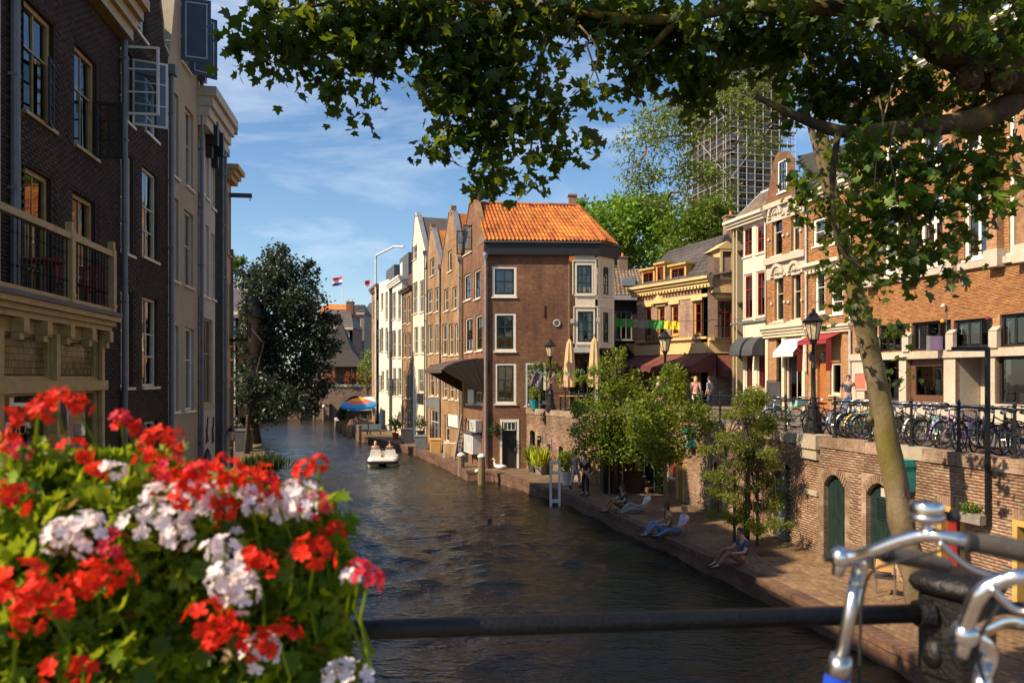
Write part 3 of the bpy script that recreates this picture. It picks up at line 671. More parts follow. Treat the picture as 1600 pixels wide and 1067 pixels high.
# niche stone ledge at the corner and lamp pier
m = MB(); u = FB.len; FB.box(m, u-.85, u+.12, -.45, .16, ST-.32, ST+.07); FB.box(m, u-.75, u+.06, -.2, .10, ST-.62, ST-.325); FB.box(m, u-.6, u+.04, -.2, .07, 2.1, 2.25); m.build('stone_pier', 'stone', wallB)
# terrace wall by the corner house
oT1 = FT.rect(828, 836, 672, 697)+(.12,); oT2 = FT.rect(839, 844.5, 686, 702)+(.1,); oT3 = FT.rect(873, 880, 697, 730)+(.12,)
wallT = quaywall(FT, 'sunlit terrace wall of worn brick with small arched windows below the street lamp', [oT1, oT2, oT3], arches=False)
for o in (oT1, oT2): window(FT, wallT, o, 1, 1, 'p_black', fr=.04, sill=False, rec=.18, glass='glass_dk')
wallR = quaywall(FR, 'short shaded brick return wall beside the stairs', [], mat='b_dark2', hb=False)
# stairs between the terrace end and the quay wall
st = thing('stone_stairs', 'brick stairs climbing from the wharf to the terrace with sunlit treads', 'stairs', (5.2, 33.6, WH))
for i in range(13):
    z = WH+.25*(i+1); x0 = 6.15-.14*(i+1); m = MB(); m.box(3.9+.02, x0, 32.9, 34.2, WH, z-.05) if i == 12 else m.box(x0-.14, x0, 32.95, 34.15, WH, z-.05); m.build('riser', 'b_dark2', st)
    m = MB(); m.box(x0-.16, x0+.03, 32.92, 34.18, z-.048, z); m.build('tread', 'stone2', st)
m = MB(); m.tube([(6.1, 32.95, 1.5), (4.4, 32.95, 4.6)], .025, 6); [m.tube([(6.1-.42*i, 32.95, .6+.75*i), (6.1-.42*i, 32.95, 1.5+.76*i)], .018, 5) for i in range(5)]; m.build('handrail', 'p_white', st)
# pavers of the near wharf as pieces
pv = thing('brick_paving', 'worn brick paving of the wharf in sun and shade', 'paving', (8, 16, WH)); tag(pv, group=None)
me_p = bpy.data.meshes.new('paver'); mm = MB().box(0, .195, 0, .095, -.03, .012); me_p.from_pydata([tuple(p) for p in mm.v], [], mm.f); me_p.materials.append(M['k_pave'])
cells = []
FQ = Fac(WB, WA)
for i in range(0, 95):
    for j in range(0, 46):
        u = i*.2+(.1 if j % 2 else 0); wq = .05+j*.1
        p = FQ.pt(u, wq, WH); q = FQ.pt(u+.2, wq+.1, WH)
        xe = np.interp(p.y, [14, 16.6, 19.3, 33], [7.1, 6.6, 5.97, 2.3]) if p.y > 14 else np.interp(p.y, [3, 14], [9.4, 7.1])
        if p.y > 9 and min(p.x, q.x) > xe+.36: cells.append((p.y, u, wq))
cells.sort(); rot = Matrix((FQ.d, FQ.n, -Z)).transposed().to_4x4()
vis = [c for c in cells if c[0] > 13.6]; parts = set(vis[:300]); mbp = MB()
for c in cells:
    pos = FQ.pt(c[1], c[2], WH+rnd.uniform(-.003, .004))
    if c in parts:
        ob = bpy.data.objects.new('paver', me_p); C.objects.link(ob); ob.parent = pv; mt = Matrix((FQ.d, Z.cross(FQ.d), Z)).transposed().to_4x4(); 
        mt.translation = pos-V(OFF[pv.name])-Z.cross(FQ.d)*(.095 if Z.cross(FQ.d).dot(FQ.n) < 0 else 0)*0+FQ.n*(0 if Z.cross(FQ.d).dot(FQ.n) > 0 else .095); ob.matrix_local = mt
    else:
        a, b = FQ.d*.195, FQ.n*.095; mbp.hexa([pos-Z*.03, pos+a-Z*.03, pos+a+b-Z*.03, pos+b-Z*.03, pos+Z*.012, pos+a+Z*.012, pos+a+b+Z*.012, pos+b+Z*.012])
tag(mbp.build('pavers', 'k_pave', pv, uv=False), kind='stuff')
m = MB(); m.box(6.9, 7.35, 21.2, 21.75, WH+.004, WH+.02); tag(m.build('drain_cover', 'iron'), 'dark iron drain cover set in the wharf paving', 'drain cover')
# ------------------------------------------------------------ left row of houses, rising straight from the water
xl = lambda D: -6.5-.15*D
FL = Fac((xl(3.5), 3.5), (xl(31), 31))
ul = lambda px: FL.u(px)
def onD(F, D): return (D-F.a.y)/F.d.y
RG = 'canal houses of the shaded left bank'
# nearest cream house at the frame edge
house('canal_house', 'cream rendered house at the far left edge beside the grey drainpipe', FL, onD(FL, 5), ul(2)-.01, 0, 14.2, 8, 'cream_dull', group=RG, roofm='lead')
# 1 dark brick house with balcony
u0, u1 = ul(2), ul(187)
w1 = [W(FL, 37, 84, 17, 188, 2, 3, fm='p_cream', tr=(.62,), fr=.09, curt=None), W(FL, 116, 151, 83, 237, 2, 2, fm='p_cream', tr=(.6,), fr=.09),
      W(FL, 39, 80, 269, 478, 2, 2, fm='p_cream', tr=(.25, .62), fr=.09), W(FL, 113, 149, 308, 478, 2, 2, fm='p_cream', tr=(.25, .66), fr=.09),
      dict(r=(u0+.4, u0+1.5, 10.2, 12.6), cols=2, rows=2, fm='p_cream')][:4]
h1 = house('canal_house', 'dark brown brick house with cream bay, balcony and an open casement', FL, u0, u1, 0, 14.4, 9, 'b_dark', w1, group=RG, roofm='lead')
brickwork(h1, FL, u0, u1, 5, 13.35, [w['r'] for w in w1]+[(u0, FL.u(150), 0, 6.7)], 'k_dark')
zc = FL.z(187, 62)
m = MB(); p_ = FL.pt; m.loft([[p_(u, w_, z_) for w_, z_ in ((-.1, 14.4), (-2.6, 18.4), (-5.2, 14.4))] for u in (u0, u1)], close=True); m.build('shade_roof', 't_brown', h1)  # unseen steep roof, added so its shadow reaches across to the wharf
cornice(FL, h1, u0, u1-.02, zc, zc+1.0, .62, 'p_cream', 4); m = MB(); FL.box(m, u0, u1, .05, .72, zc+1.0, zc+1.18); m.build('gutter', 'lead', h1)
pipe(FL, h1, u0+.25, 0, 14, 'p_grey', .075); pipe(FL, h1, u1-.02, .5, FL.z(187, 60), 'p_grey', .065, w=.12, hopper=True)
def casement(F, par, u, z0, z1, wd, ang, mat='p_white', rows=3, w=.0, name='open_casement', glass='glass', sgn=1):
    """window leaf hinged at u, swung outwards by ang degrees"""
    a = math.radians(ang); du = F.d*math.cos(a)*sgn+F.n*math.sin(a); hp = F.pt(u, w, 0); G = Fac.__new__(Fac); G.a = hp; G.d = du; G.n = V((du.y, -du.x, 0)); G.len = wd
    mb = MB(); G.frame(mb, 0, wd, -.02, .025, z0, z1, .055)
    for i in range(1, rows): z = z0+(z1-z0)*i/rows; G.box(mb, .05, wd-.05, -.015, .02, z-.016, z+.016)
    o = mb.build(name, mat, par); g = MB(); g.poly([G.pt(.05, 0, z0+.05), G.pt(wd-.05, 0, z0+.05), G.pt(wd-.05, 0, z1-.05), G.pt(.05, 0, z1-.05)]); g.build('pane', glass, o); return o
r = w1[0]['r']; casement(FL, h1, r[1]-.09, r[2]-.02, r[2]+(r[3]-r[2])*.6, .46, 14, 'p_black', 3, sgn=-1, w=.03)
r = w1[1]['r']; casement(FL, h1, r[1]-.06, r[2]+.02, r[2]+(r[3]-r[2])*.60, .56, 88, 'p_black', 3)
# bay with shopfront and balcony
FBa = FL.shift(.62); b0, b1 = FBa.u(-60), FBa.u(160); zt = FBa.z(158, 508); zw = FBa.z(158, 590)
bay = thing('shop_bay', 'cream timber shop bay with leaded transom windows and balcony on the dark house', 'bay', FBa.pt((b0+b1)/2, 0, 2))
ws = []
edges = [FBa.u(x) for x in (-60, -5, 85, 156)]
for a, b in zip(edges, edges[1:]): ws += [(a+.1, b-.1, FBa.z(85, 592), FBa.z(85, 527)), (a+.1, b-.1, FBa.z(85, 705)-.8, FBa.z(85, 612))]
mb = MB(); wallmesh(mb, FBa, [(b0, zt-.02), (b1, zt-.02)], .2, ws, .1); mb.poly([FBa.pt(b1, 0, .2), FBa.pt(b1, -.62, .2), FBa.pt(b1, -.62, zt-.02), FBa.pt(b1, 0, zt-.02)]); FBa.box(mb, b0, b1, -.62, -.61, .2, zt-.02); mb.build('bay_wall', 'p_cream', bay)
for i, r in enumerate(ws): window(FBa, bay, r, 1, 1, 'p_cream', fr=.05, rec=.08, glass='lead_glass' if i % 2 == 0 else 'glass', sill=False)
for x in edges: m = MB(); FBa.box(m, x-.07, x+.07, .002, .07, .2, zt-.3); m.build('pilaster', 'p_cream', bay)
m = MB(); FBa.box(m, b0, b1+.04, .002, .1, FBa.z(85, 610)-.02, FBa.z(85, 592)-.03); m.build('transom', 'p_cream', bay)
cornice(FBa, bay, b0, b1, zt-.12, zt+.16, .32, 'p_cream', 3)
for px in (20, 58, 95, 130, 158):
    m = MB(); u = FBa.u(px); FBa.box(m, u-.09, u+.09, .003, .2, zt-.34, zt-.122); FBa.box(m, u-.07, u+.07, .003, .13, zt-.46, zt-.345); m.build('corbel', 'p_cream', bay)
m = MB(); FBa.box(m, b0, b1+.06, -.6, .36, zt+.162, zt+.24); m.build('balcony_floor', 'lead', bay)
zr0, zr1 = FBa.z(158, 488), FBa.z(158, 398)
for u in (FBa.u(20)-1.2, FBa.u(92), b1-.02):
    m = MB(); FBa.box(m, u-.075, u+.075, .10, .25, zt+.242, zr1+.10); FBa.box(m, u-.055, u+.055, .12, .23, zr1+.10, zr1+.26); FBa.box(m, u-.085, u+.085, .09, .26, zr0+.1, zr0+.16); m.build('balcony_post', 'p_cream', bay)
m = MB(); FBa.box(m, b0, b1, .12, .23, zr1-.04, zr1+.07); FBa.box(m, b0, b1, .13, .22, zr0-.03, zr0+.08); m.build('balcony_rail', 'p_cream', bay)
u = FBa.u(0); k = 0
while u < b1-.1:
    m = MB(); m.tube([FBa.pt(u, .175, zr0+.05), FBa.pt(u, .175, zr1-.02)], .012, 6); m.lathe([(.012, 0), (.028, .03), (.012, .06)], 6, FBa.pt(u, .175, zr0+.35)); m.lathe([(.012, 0), (.025, .03), (.012, .06)], 6, FBa.pt(u, .175, zr1-.3)); m.build('baluster', 'iron', bay); u += .145; k += 1
# red balcony chairs and table
def garden_chair(name, label, loc, rz, mat, group=None):
    t = thing(name, label, 'chair', (0, 0, 0), group, local=True); t.location = loc; t.rotation_euler = (0, 0, rz)
    m = MB(); m.box(-.21, .21, -.2, .2, .43, .455); m.build('seat', mat, t)
    m = MB(); [m.box(x-.02, x+.02, .19, .21, .5, .88) for x in (-.15, -.05, .05, .15)]; m.box(-.21, .21, .185, .215, .85, .91); m.build('backrest', mat, t)
    for x in (-.19, .19):
        m = MB(); m.tube([(x, -.18, 0), (x, -.18, .43)], .013, 6); m.build('leg', mat, t); m = MB(); m.tube([(x, .2, 0), (x, .2, .9)], .013, 6); m.build('leg', mat, t)
    return t
zf = zt+.24
for i, px in enumerate((72, 112)):
    p = FL.pt(FL.u(px), .45, zf); garden_chair('balcony_chair', ('red slatted chair on the balcony left of the middle post', 'red slatted chair on the balcony right of the middle post')[i], p, 1.2+i*2.2, 'canvas_red')
t = thing('balcony_table', 'small round red table on the balcony', 'table', FL.pt(FL.u(28), .42, zf)); o = V(OFF[t.name])
m = MB(); m.lathe([(.33, 0), (.34, .02), (.33, .04)], 16, o+V((0, 0, .7))); m.build('tabletop', 'canvas_red', t); m = MB(); m.tube([o, o+V((0, 0, .7))], .025, 8); m.lathe([(.2, 0), (.05, .06)], 12, o); m.build('table_leg', 'canvas_red', t)

# 2 narrower dark brick house with neck gable
u0, u1 = ul(187), ul(262); z = FL.z
prof = [(u0, z(187, 40)), (u0+.5, z(196, 10)+.6), (u0+1.0, z(205, -40)+.5), (u0+1.2, 17.2), (u0+2.6, 17.2), (u1-1.0, z(240, -10)+.4), (u1-.55, z(250, 30)), (u1-.35, z(255, 50)-.4), (u1, z(262, 55)-.6)]
cc = 'p_white'
w2 = [W(FL, 210, 228, -8, 55, 2, 3, fm=cc), W(FL, 188, 208, 78, 190, 2, 3, fm=cc), W(FL, 226, 246, 126, 213, 2, 3, fm=cc), W(FL, 188, 208, 240, 396, 2, 4, fm='p_ivory', tr=(.28, .56), curt=('net', .0)), W(FL, 222, 246, 267, 405, 2, 4, fm='p_ivory', tr=(.3, .58), curt='net'),
      W(FL, 188, 207, 456, 605, 2, 3, fm='p_ivory', tr=(.33, .6), curt=('curtain', .3)), W(FL, 222, 246, 466, 604, 2, 3, fm='p_ivory', tr=(.33, .6), curt=('curtain', .35)), W(FL, 225, 246, 658, 735, 2, 2, fm='p_ivory')]
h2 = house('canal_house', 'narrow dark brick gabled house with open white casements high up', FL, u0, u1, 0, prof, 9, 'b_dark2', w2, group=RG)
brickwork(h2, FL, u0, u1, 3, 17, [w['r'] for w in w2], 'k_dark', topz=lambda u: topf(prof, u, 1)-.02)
coping(FL, h2, prof, 'stone', .1)
r = w2[1]['r']; casement(FL, h2, r[0]+.08, r[2]+.05, r[3]-.05, .85, 88, 'p_white', 3, sgn=-1); casement(FL, h2, r[1]-.05, r[2]+.05, r[3]-.05, .8, 72, 'p_white', 3)
pipe(FL, h2, u1-.05, .5, FL.z(262, 118), 'p_grey', .07, w=.12)
# 3 cream rendered house
u0, u1 = ul(262), ul(310)
w3 = [W(FL, 267, 279, 144, 276, 2, 2, fm='p_ivory', tr=(.55,)), W(FL, 289, 302, 173, 294, 2, 2, fm='p_ivory', tr=(.55,)), W(FL, 265, 279, 308, 438, 2, 2, fm='p_ivory', tr=(.55,)), W(FL, 288, 302, 332, 448, 2, 2, fm='p_ivory', tr=(.55,)),
      W(FL, 264, 279, 508, 643, 2, 2, fm='p_white', tr=(.62,), curt='net'), W(FL, 289, 303, 513, 641, 2, 2, fm='p_white', tr=(.62,), curt='net'), W(FL, 283, 297, 8, 105, 1, 2, fm='p_ivory')]
prof = [(u0, z(262, 70)), (u0+.05, 14.6), (u0+.9, 17.8), (u1-.9, 17.8), (u1-.1, 15.6), (u1, z(310, 118))]
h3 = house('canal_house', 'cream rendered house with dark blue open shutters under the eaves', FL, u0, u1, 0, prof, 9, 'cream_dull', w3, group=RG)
coping(FL, h3, prof, 'stone', .1); pipe(FL, h3, u1-.03, .5, FL.z(310, 128), 'p_grey', .06, w=.12)
r = w3[6]['r']
for sgn, u, an in ((-1, r[0], 100), (1, r[1], 58)):
    G = Fac.__new__(Fac); a = math.radians(an); G.d = FL.d*math.cos(a)*sgn+FL.n*math.sin(a); G.a = FL.pt(u, 0.02, 0); G.n = V((G.d.y, -G.d.x, 0)); G.len = .9
    m = MB(); G.box(m, 0, .82, -.025, .025, r[2], r[3]); s_ = m.build('shutter', 'p_blue', h3); m = MB(); G.frame(m, .1, .72, .026, .034, r[2]+.12, r[3]-.12, .03); G.frame(m, .1, .72, -.034, -.026, r[2]+.12, r[3]-.12, .03); m.build('shutter_trim', 'net', s_)
# 4 white house with cornice and cellar arch
u0, u1 = ul(310), ul(344)
w4 = []
for (a, b), ys in zip(((312, 317.5), (321, 326.5), (330, 336)), ((222, 300), (236, 311), (250, 326))): w4.append(W(FL, a, b, ys[0], ys[1], 1, 2, fm='p_white', tr=(.55,)))
for (a, b), ys in zip(((312, 317.5), (321, 326.5), (330, 336)), ((340, 460), (353, 464), (366, 468))): w4.append(W(FL, a, b, ys[0], ys[1], 1, 2, fm='p_white', tr=(.55,)))
w4.append(W(FL, 315, 332, 498, 632, 3, 2, fm='p_cream', tr=(.6,)))
ar = (FL.u(316), FL.u(331), 2.2, FL.z(323, 700), .5)
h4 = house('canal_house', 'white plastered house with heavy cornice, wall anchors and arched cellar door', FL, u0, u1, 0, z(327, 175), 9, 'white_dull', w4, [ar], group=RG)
zc = z(327, 218); cornice(FL, h4, u0, u1, zc, zc+1.25, .6, 'white_dull', 4)
door(h4, FL, ar, 'p_black', planks=5)
for px in (313.5, 322.5, 331.5):
    m = MB(); q = FL.uz(px, 672); m.beam(FL.pt(q[0]-.1, .03, q[1]-.45), FL.pt(q[0]+.1, .03, q[1]+.45), .05, .03, FL.n); m.beam(FL.pt(q[0]+.1, .036, q[1]-.4), FL.pt(q[0]-.1, .036, q[1]+.1), .05, .03, FL.n); m.build('wall_anchor', 'iron', h4)
for px, py in ((322, 205), (331, 222)):
    m = MB(); q = FL.uz(px, py); FL.box(m, q[0]-.12, q[0]+.12, .003, .4, q[1]-.5, q[1]+.3); FL.box(m, q[0]-.09, q[0]+.09, .003, .22, q[1]-.9, q[1]-.51); m.build('corbel', 'iron', h4)
d_ = MB(); FL.box(d_, u0+.6, u0+2.0, -1.6, -.3, z(327, 175), z(327, 60)); FL.box(d_, u0+.5, u0+2.1, -1.7, -.2, z(327, 60), z(327, 60)+.12); d_.build('dormer', 'p_grey', h4)
pipe(FL, h4, u1-.15, .5, z(343, 245), 'p_grey', .06, w=.12)
# 5 grey brick sliver, 6 ochre house with hoist beam, 7 grey end house
u0, u1 = ul(344), ul(352)
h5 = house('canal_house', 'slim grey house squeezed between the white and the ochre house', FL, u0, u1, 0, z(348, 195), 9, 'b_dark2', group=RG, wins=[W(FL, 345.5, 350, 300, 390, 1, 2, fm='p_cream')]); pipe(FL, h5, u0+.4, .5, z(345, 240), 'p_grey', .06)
m = MB(); FL.box(m, u0, u1, .003, .45, z(348, 205), z(348, 195)); m.build('gutter', 'lead', h5)
u0, u1 = ul(352), ul(361)
w6 = [W(FL, 353.5, 356, a, b, 1, 2, fm='p_cream') for a, b in ((300, 395), (440, 540), (605, 700))]+[W(FL, 357.5, 360, a, b, 1, 2, fm='p_cream') for a, b in ((310, 400), (445, 540), (606, 698))]
h6 = house('canal_house', 'ochre house with a hoist beam jutting out over the water', FL, u0, u1, 0, z(356, 262), 9, 'ochre', w6, group=RG)
cornice(FL, h6, u0, u1, z(356, 285), z(356, 262), .5, 'ochre', 3)
q = FL.uz(358, 305); m = MB(); m.beam(FL.pt(q[0], .0, q[1]), FL.pt(q[0], .85, q[1]), .1, .16); m.beam(FL.pt(q[0], .78, q[1]-.2), FL.pt(q[0], .78, q[1]-.05), .03, .03, FL.d); m.build('hoist_beam', 'lead', h6)
for yt in (560, 590): m = MB(); FL.box(m, u0, u1, .003, .1, z(356, yt+4), z(356, yt)); m.build('string_course', 'ochre', h6)
u0, u1 = ul(361), ul(365)
h7 = house('canal_house', 'grey end house of the left row with an iron balcony', FL, u0, u1, 0, z(363, 388), 9, 'greywall', group=RG)
m = MB(); FL.box(m, u1-.8, u1-.1, .01, .7, z(363, 534), z(363, 530)); FL.frame(m, u1-.8, u1-.1, .66, .70, z(363, 530), z(363, 502), .03); [FL.box(m, u1-.8+.1*i, u1-.78+.1*i, .67, .69, z(363, 530), z(363, 503)) for i in range(1, 7)]; m.build('balcony', 'iron', h7)
q = FL.uz(348, 678); t = thing('wall_lantern', 'black wall lantern on the grey sliver house near the arched door', 'lantern', FL.pt(q[0], .3, q[1])); o = V(OFF[t.name])
m = MB(); m.lathe([(.0, -.25), (.08, -.22), (.14, .1)], 6, o); m.build('lamp_glass', 'lampglass', t); m = MB(); m.lathe([(.17, .1), (.05, .22), (.02, .28)], 6, o); m.beam(o+Z*.2, o+Z*.2-FL.n*.3, .04); m.build('lamp_cap', 'iron', t)
# ------------------------------------------------------------ central row: gabled houses facing the canal
FC = Fac((-1.5-.33*44.2, 86), (-1.5, 41.8)); uc = FC.u; zc_ = FC.z
RC = 'gabled houses along the bend of the canal'
def wc(a, b, yt, yb, c=1, r=2, **k): k.setdefault('fm', 'p_ivory'); k.setdefault('fr', .09); return W(FC, a, b, yt, yb, c, r, **k)
def gprof(pl): return [FC.uz(x, y) for x, y in pl]
DK = dict(inner='p_green')
# corner house
cu0, cu1 = uc(721), FC.len
FF = Fac((-1.5, 41.8), (4.72, 42.05)); uf = FF.u; zf_ = FF.z
eave = FF.z(780, 381)
pr = [(cu0, zc_(721, 398)), (uc(735), zc_(735, 314)), (uc(741), zc_(741, 314)), (cu1, eave)]
hc = thing('corner_house', 'red brick corner house with orange tiled roof and cream corner bay', 'house', (-1.5, 42.5, WH))
wcl = [wc(724, 738, 356, 396, 2, 2, **DK), wc(725, 735.5, 428, 469, 2, 3, **DK), wc(741, 750.5, 421, 467, 2, 3, **DK), wc(727, 738.5, 496, 550, 2, 3, **DK), wc(743, 753.5, 492, 548, 2, 3, **DK),
       wc(729, 740, 608, 631, 1, 1), wc(743, 754, 612, 631, 2, 1), wc(728, 738, 654, 701, 1, 2)]
mb = MB(); wallmesh(mb, FC, pr, WH, [w['r'] for w in wcl], .14)
wcf = [dict(r=FF.rect(769, 807, 416, 464), cols=2, rows=2), dict(r=FF.rect(772, 806, 489, 549), cols=2, rows=3), dict(r=FF.rect(773, 806.5, 567, 631), cols=2, rows=2, tr=(.6,)), dict(r=FF.rect(820, 853, 566, 634), cols=2, rows=2, tr=(.65,))]
dr_ = FF.rect(781, 811, 655, 728); dr_ = (dr_[0], dr_[1], WH+.02, dr_[3])
ub = uf(889); uq = uf(934); z_b = zf_(910, 543)
wallmesh(mb, FF, [(0, eave-.35), (ub, eave-.35)], WH, [w['r'] for w in wcf]+[dr_], .14)
mb.build('wall', 'b_red', hc)
for w_ in wcl: k = dict(w_); r = k.pop('r'); window(FC, hc, r, rec=.1, **k)
for w_ in wcf: k = dict(w_); r = k.pop('r'); window(FF, hc, r, fm='p_white', inner='p_green', fr=.13, mul=.075, rec=.06, curt=('curtain', .45) if rnd.random() < .6 else None, **k)
r = wcl[0]['r']; casement(FC, hc, r[1]-.05, r[2]+.05, r[3]-.03, .5, 95, 'p_black', 2); casement(FC, hc, r[0]+.05, r[2]+.05, r[3]-.03, .5, 110, 'p_black', 2, sgn=-1)
m = MB(); FC.box(m, wcl[5]['r'][0]+.08, wcl[5]['r'][1]-.08, -.12, -.04, wcl[5]['r'][2]+.05, wcl[5]['r'][3]-.05); m.build('shutter_panel', 'p_white', hc)
# cream bay: flat part, chamfer, open shop floor below
mb = MB(); FH = Fac(FF.pt(uq, 0, 0).xy, (5.75, 43.2))
bw1 = [dict(r=FF.rect(898.5, 927, 412, 461), cols=3, rows=3), dict(r=FF.rect(900, 929.5, 484, 537), cols=3, rows=3)]
hl = FH.len
bw2 = [dict(r=(hl*.3, hl*.75, a['r'][2], a['r'][3]), cols=2, rows=3) for a in bw1]
wallmesh(mb, FF, [(ub, eave-.35), (uq, eave-.35)], z_b, [w['r'] for w in bw1], .14, w=.06); mb.poly([FF.pt(ub, .06, z_b), FF.pt(ub, -.1, z_b), FF.pt(ub, -.1, eave-.35), FF.pt(ub, .06, eave-.35)])
wallmesh(mb, FH, [(0, eave-.35), (hl, eave-.35)], z_b, [w['r'] for w in bw2], .14)
mb.poly([FF.pt(ub, .06, z_b), FF.pt(uq, .06, z_b), FH.pt(hl, 0, z_b), (5.9, 46, z_b), FF.pt(ub, -4, z_b)])
e = FH.pt(hl, 0, 0); mb.poly([(e.x, e.y, ST), (e.x-.2, 47, ST), (e.x-.2, 47, eave-.35), (e.x, e.y, eave-.35)]); mb.build('bay_wall', 'cream', hc)
for F_, l_ in ((FF, bw1), (FH, bw2)):
    for w_ in l_:
        k = dict(w_); r = k.pop('r'); window(F_, hc, r, fm='white', inner='p_green', fr=.09, mul=.06, rec=.02 if F_ is FF else .08, curt=('curtain', .25), w=.06 if F_ is FF else 0, **k)
        m = MB(); F_.box(m, r[0]-.16, r[1]+.16, .062 if F_ is FF else .003, .11 if F_ is FF else .05, r[3]+.12, r[3]+.18); F_.box(m, r[0]-.16, r[0]-.1, .062 if F_ is FF else .003, .10 if F_ is FF else .04, r[2], r[3]+.119); F_.box(m, r[1]+.1, r[1]+.16, .062 if F_ is FF else .003, .10 if F_ is FF else .04, r[2], r[3]+.119); m.build('window_surround', 'cream', hc)
m = MB(); FF.box(m, ub, uq+.05, -.05, .16, z_b-.28, z_b-.002); m.build('bay_cornice', 'p_lgrey', hc)
m = MB(); FF.box(m, ub+.02, uq+1.6, -1.9, -1.7, ST, z_b-.3); m.build('shopfront', 'dark_in', hc)
for u in (ub+.8, ub+1.6): m = MB(); FF.box(m, u-.5, u+.1, -1.7, -1.66, ST+.8, z_b-.6); m.build('shop_window', 'glass_dk', hc)
m = MB(); FF.box(m, uq-.12, uq, -.2, 0, ST, z_b-.29); m.build('post', 'p_white', hc)
# fascia, roof, chimneys
m = MB(); FF.box(m, -.02, uq+.12, .001, .22, eave-.62, eave+.02); FH.box(m, -.05, hl+.2, .001, .22, eave-.621, eave+.019); m.build('fascia', 'p_black', hc)
m = MB(); FF.box(m, -.04, uq+.2, .02, .34, eave+.021, eave+.12); FH.box(m, .0, hl+.3, .02, .34, eave+.022, eave+.121); m.build('gutter', 'lead', hc)
zr = zc_(738, 316)-.12; ridge_y = FC.pt((uc(735)+uc(741))/2, 0, 0)
rx1 = (903-800)/1200*(ridge_y.y+.6); A_ = FF.pt(.05, .32, eave+.1); B_ = FF.pt(uq+.35, .32, eave+.1)
R0 = V((ridge_y.x+.12, ridge_y.y, zr)); R1 = V((rx1, ridge_y.y+.6, zr)); E_ = V((5.95, 43.0, eave+.1)); G_ = V((5.9, 46.4, eave+.1)); BL = FC.pt(cu0, -.05, eave-.1)
m = MB(); m.poly([A_, B_, R1, R0]); m.poly([B_, E_, R1]); m.poly([E_, G_, R1]); m.poly([G_, BL, R0, R1]); m.poly([BL, A_, R0]); rf = m.build('roof', 't_brown', hc)
def clipR(s, t): return True
nrm = (B_-A_).cross(R0-A_).normalized()
tiles(rf, A_+V((0, 0, .02)), B_+V((0, 0, .02)), R1+V((0, 0, .02)), R0+V((0, 0, .02)), .215, .36, 't_orange', amp=.085)
m = MB(); tiles(rf, B_+V((.02, 0, .02)), E_+V((.02, 0, .02)), R1+V((.05, 0, .02)), R1+V((0.02, 0, .02)), .25, .36, 't_orange', amp=.06)
for p, q in ((R0, R1), (R1, B_)):
    n = int((q-p).length/.42); 
    for i in range(n): a = p+(q-p)*i/n; b = p+(q-p)*((i+1.08)/n); m = MB(); m.tube([a+Z*.05, b+Z*.05], [.13, .115], 8); m.build('ridge_tile', 't_orange', rf)
gp = [(u, z+.02) for u, z in pr]
coping(FC, hc, gp, 'b_row', .12, .32)
m = MB(); FC.box(m, uc(734.5), uc(741.5), -.35, .06, zc_(738, 316), zc_(738, 305)); m.build('gable_block', 'b_row', hc)
chimney(hc, (R1.x-.3, R1.y+.3, zr-.1), .42, .75, 'b_far', 0)
m = MB(); m.tube([FF.pt(.06, .1, WH+.2), FF.pt(.06, .1, eave-.9)], .06, 8); m.lathe([(.07, 0), (.16, .25), (.16, .4)], 8, FF.pt(.06, .1, eave-.9)); m.build('drainpipe', 'zinc', hc)
m = MB(); m.tube([FF.pt(uf(824), .06, ST+2.3), FF.pt(uf(824), .06, 1.6)], .045, 6); m.build('drainpipe', 'zinc', hc)
# brown shading blind, wall round vent, anchors, door
door(hc, FF, dr_, 'p_black', 'p_white', 3, rec=.1)
q = FF.rect(783, 809, 659, 672); window(FF, hc, (q[0]+.12, q[1]-.12, q[2], q[3]), 3, 1, 'p_white', fr=.03, rec=-.01, sill=False, glass='glass_dk', name='transom_window')
q = FF.uz(870, 505); m = MB(); vs = []; m.torus((0, 0, 0), .17, .04, 'y', 18, 6); m.v = [FF.pt(q[0]+v.x, .03+v.y, q[1]+v.z) for v in m.v]; vr = m.build('round_vent', 'p_lgrey', hc); m = MB(); m.lathe([(.001, 0), (.14, .0)], 14, (0, 0, 0)); m.v = [FF.pt(q[0]+v.x, .015, q[1]+v.y) for v in m.v]; m.build('pane', 'glass_dk', vr)
for px, py in ((767, 655), (851, 487), (764, 575)):
    q = FF.uz(px, py); m = MB(); m.tube([FF.pt(q[0], .03, q[1]-.35), FF.pt(q[0], .03, q[1]+.35)], .02, 6); m.build('wall_anchor', 'iron', hc)
for px, py in ((894, 502), (934, 500)):
    q = FF.uz(px, py); m = MB(); FF.box(m, q[0]-.1, q[0]+.1, .07, .16, q[1]-.12, q[1]+.12); m.build('wall_box', 'p_lgrey', hc)
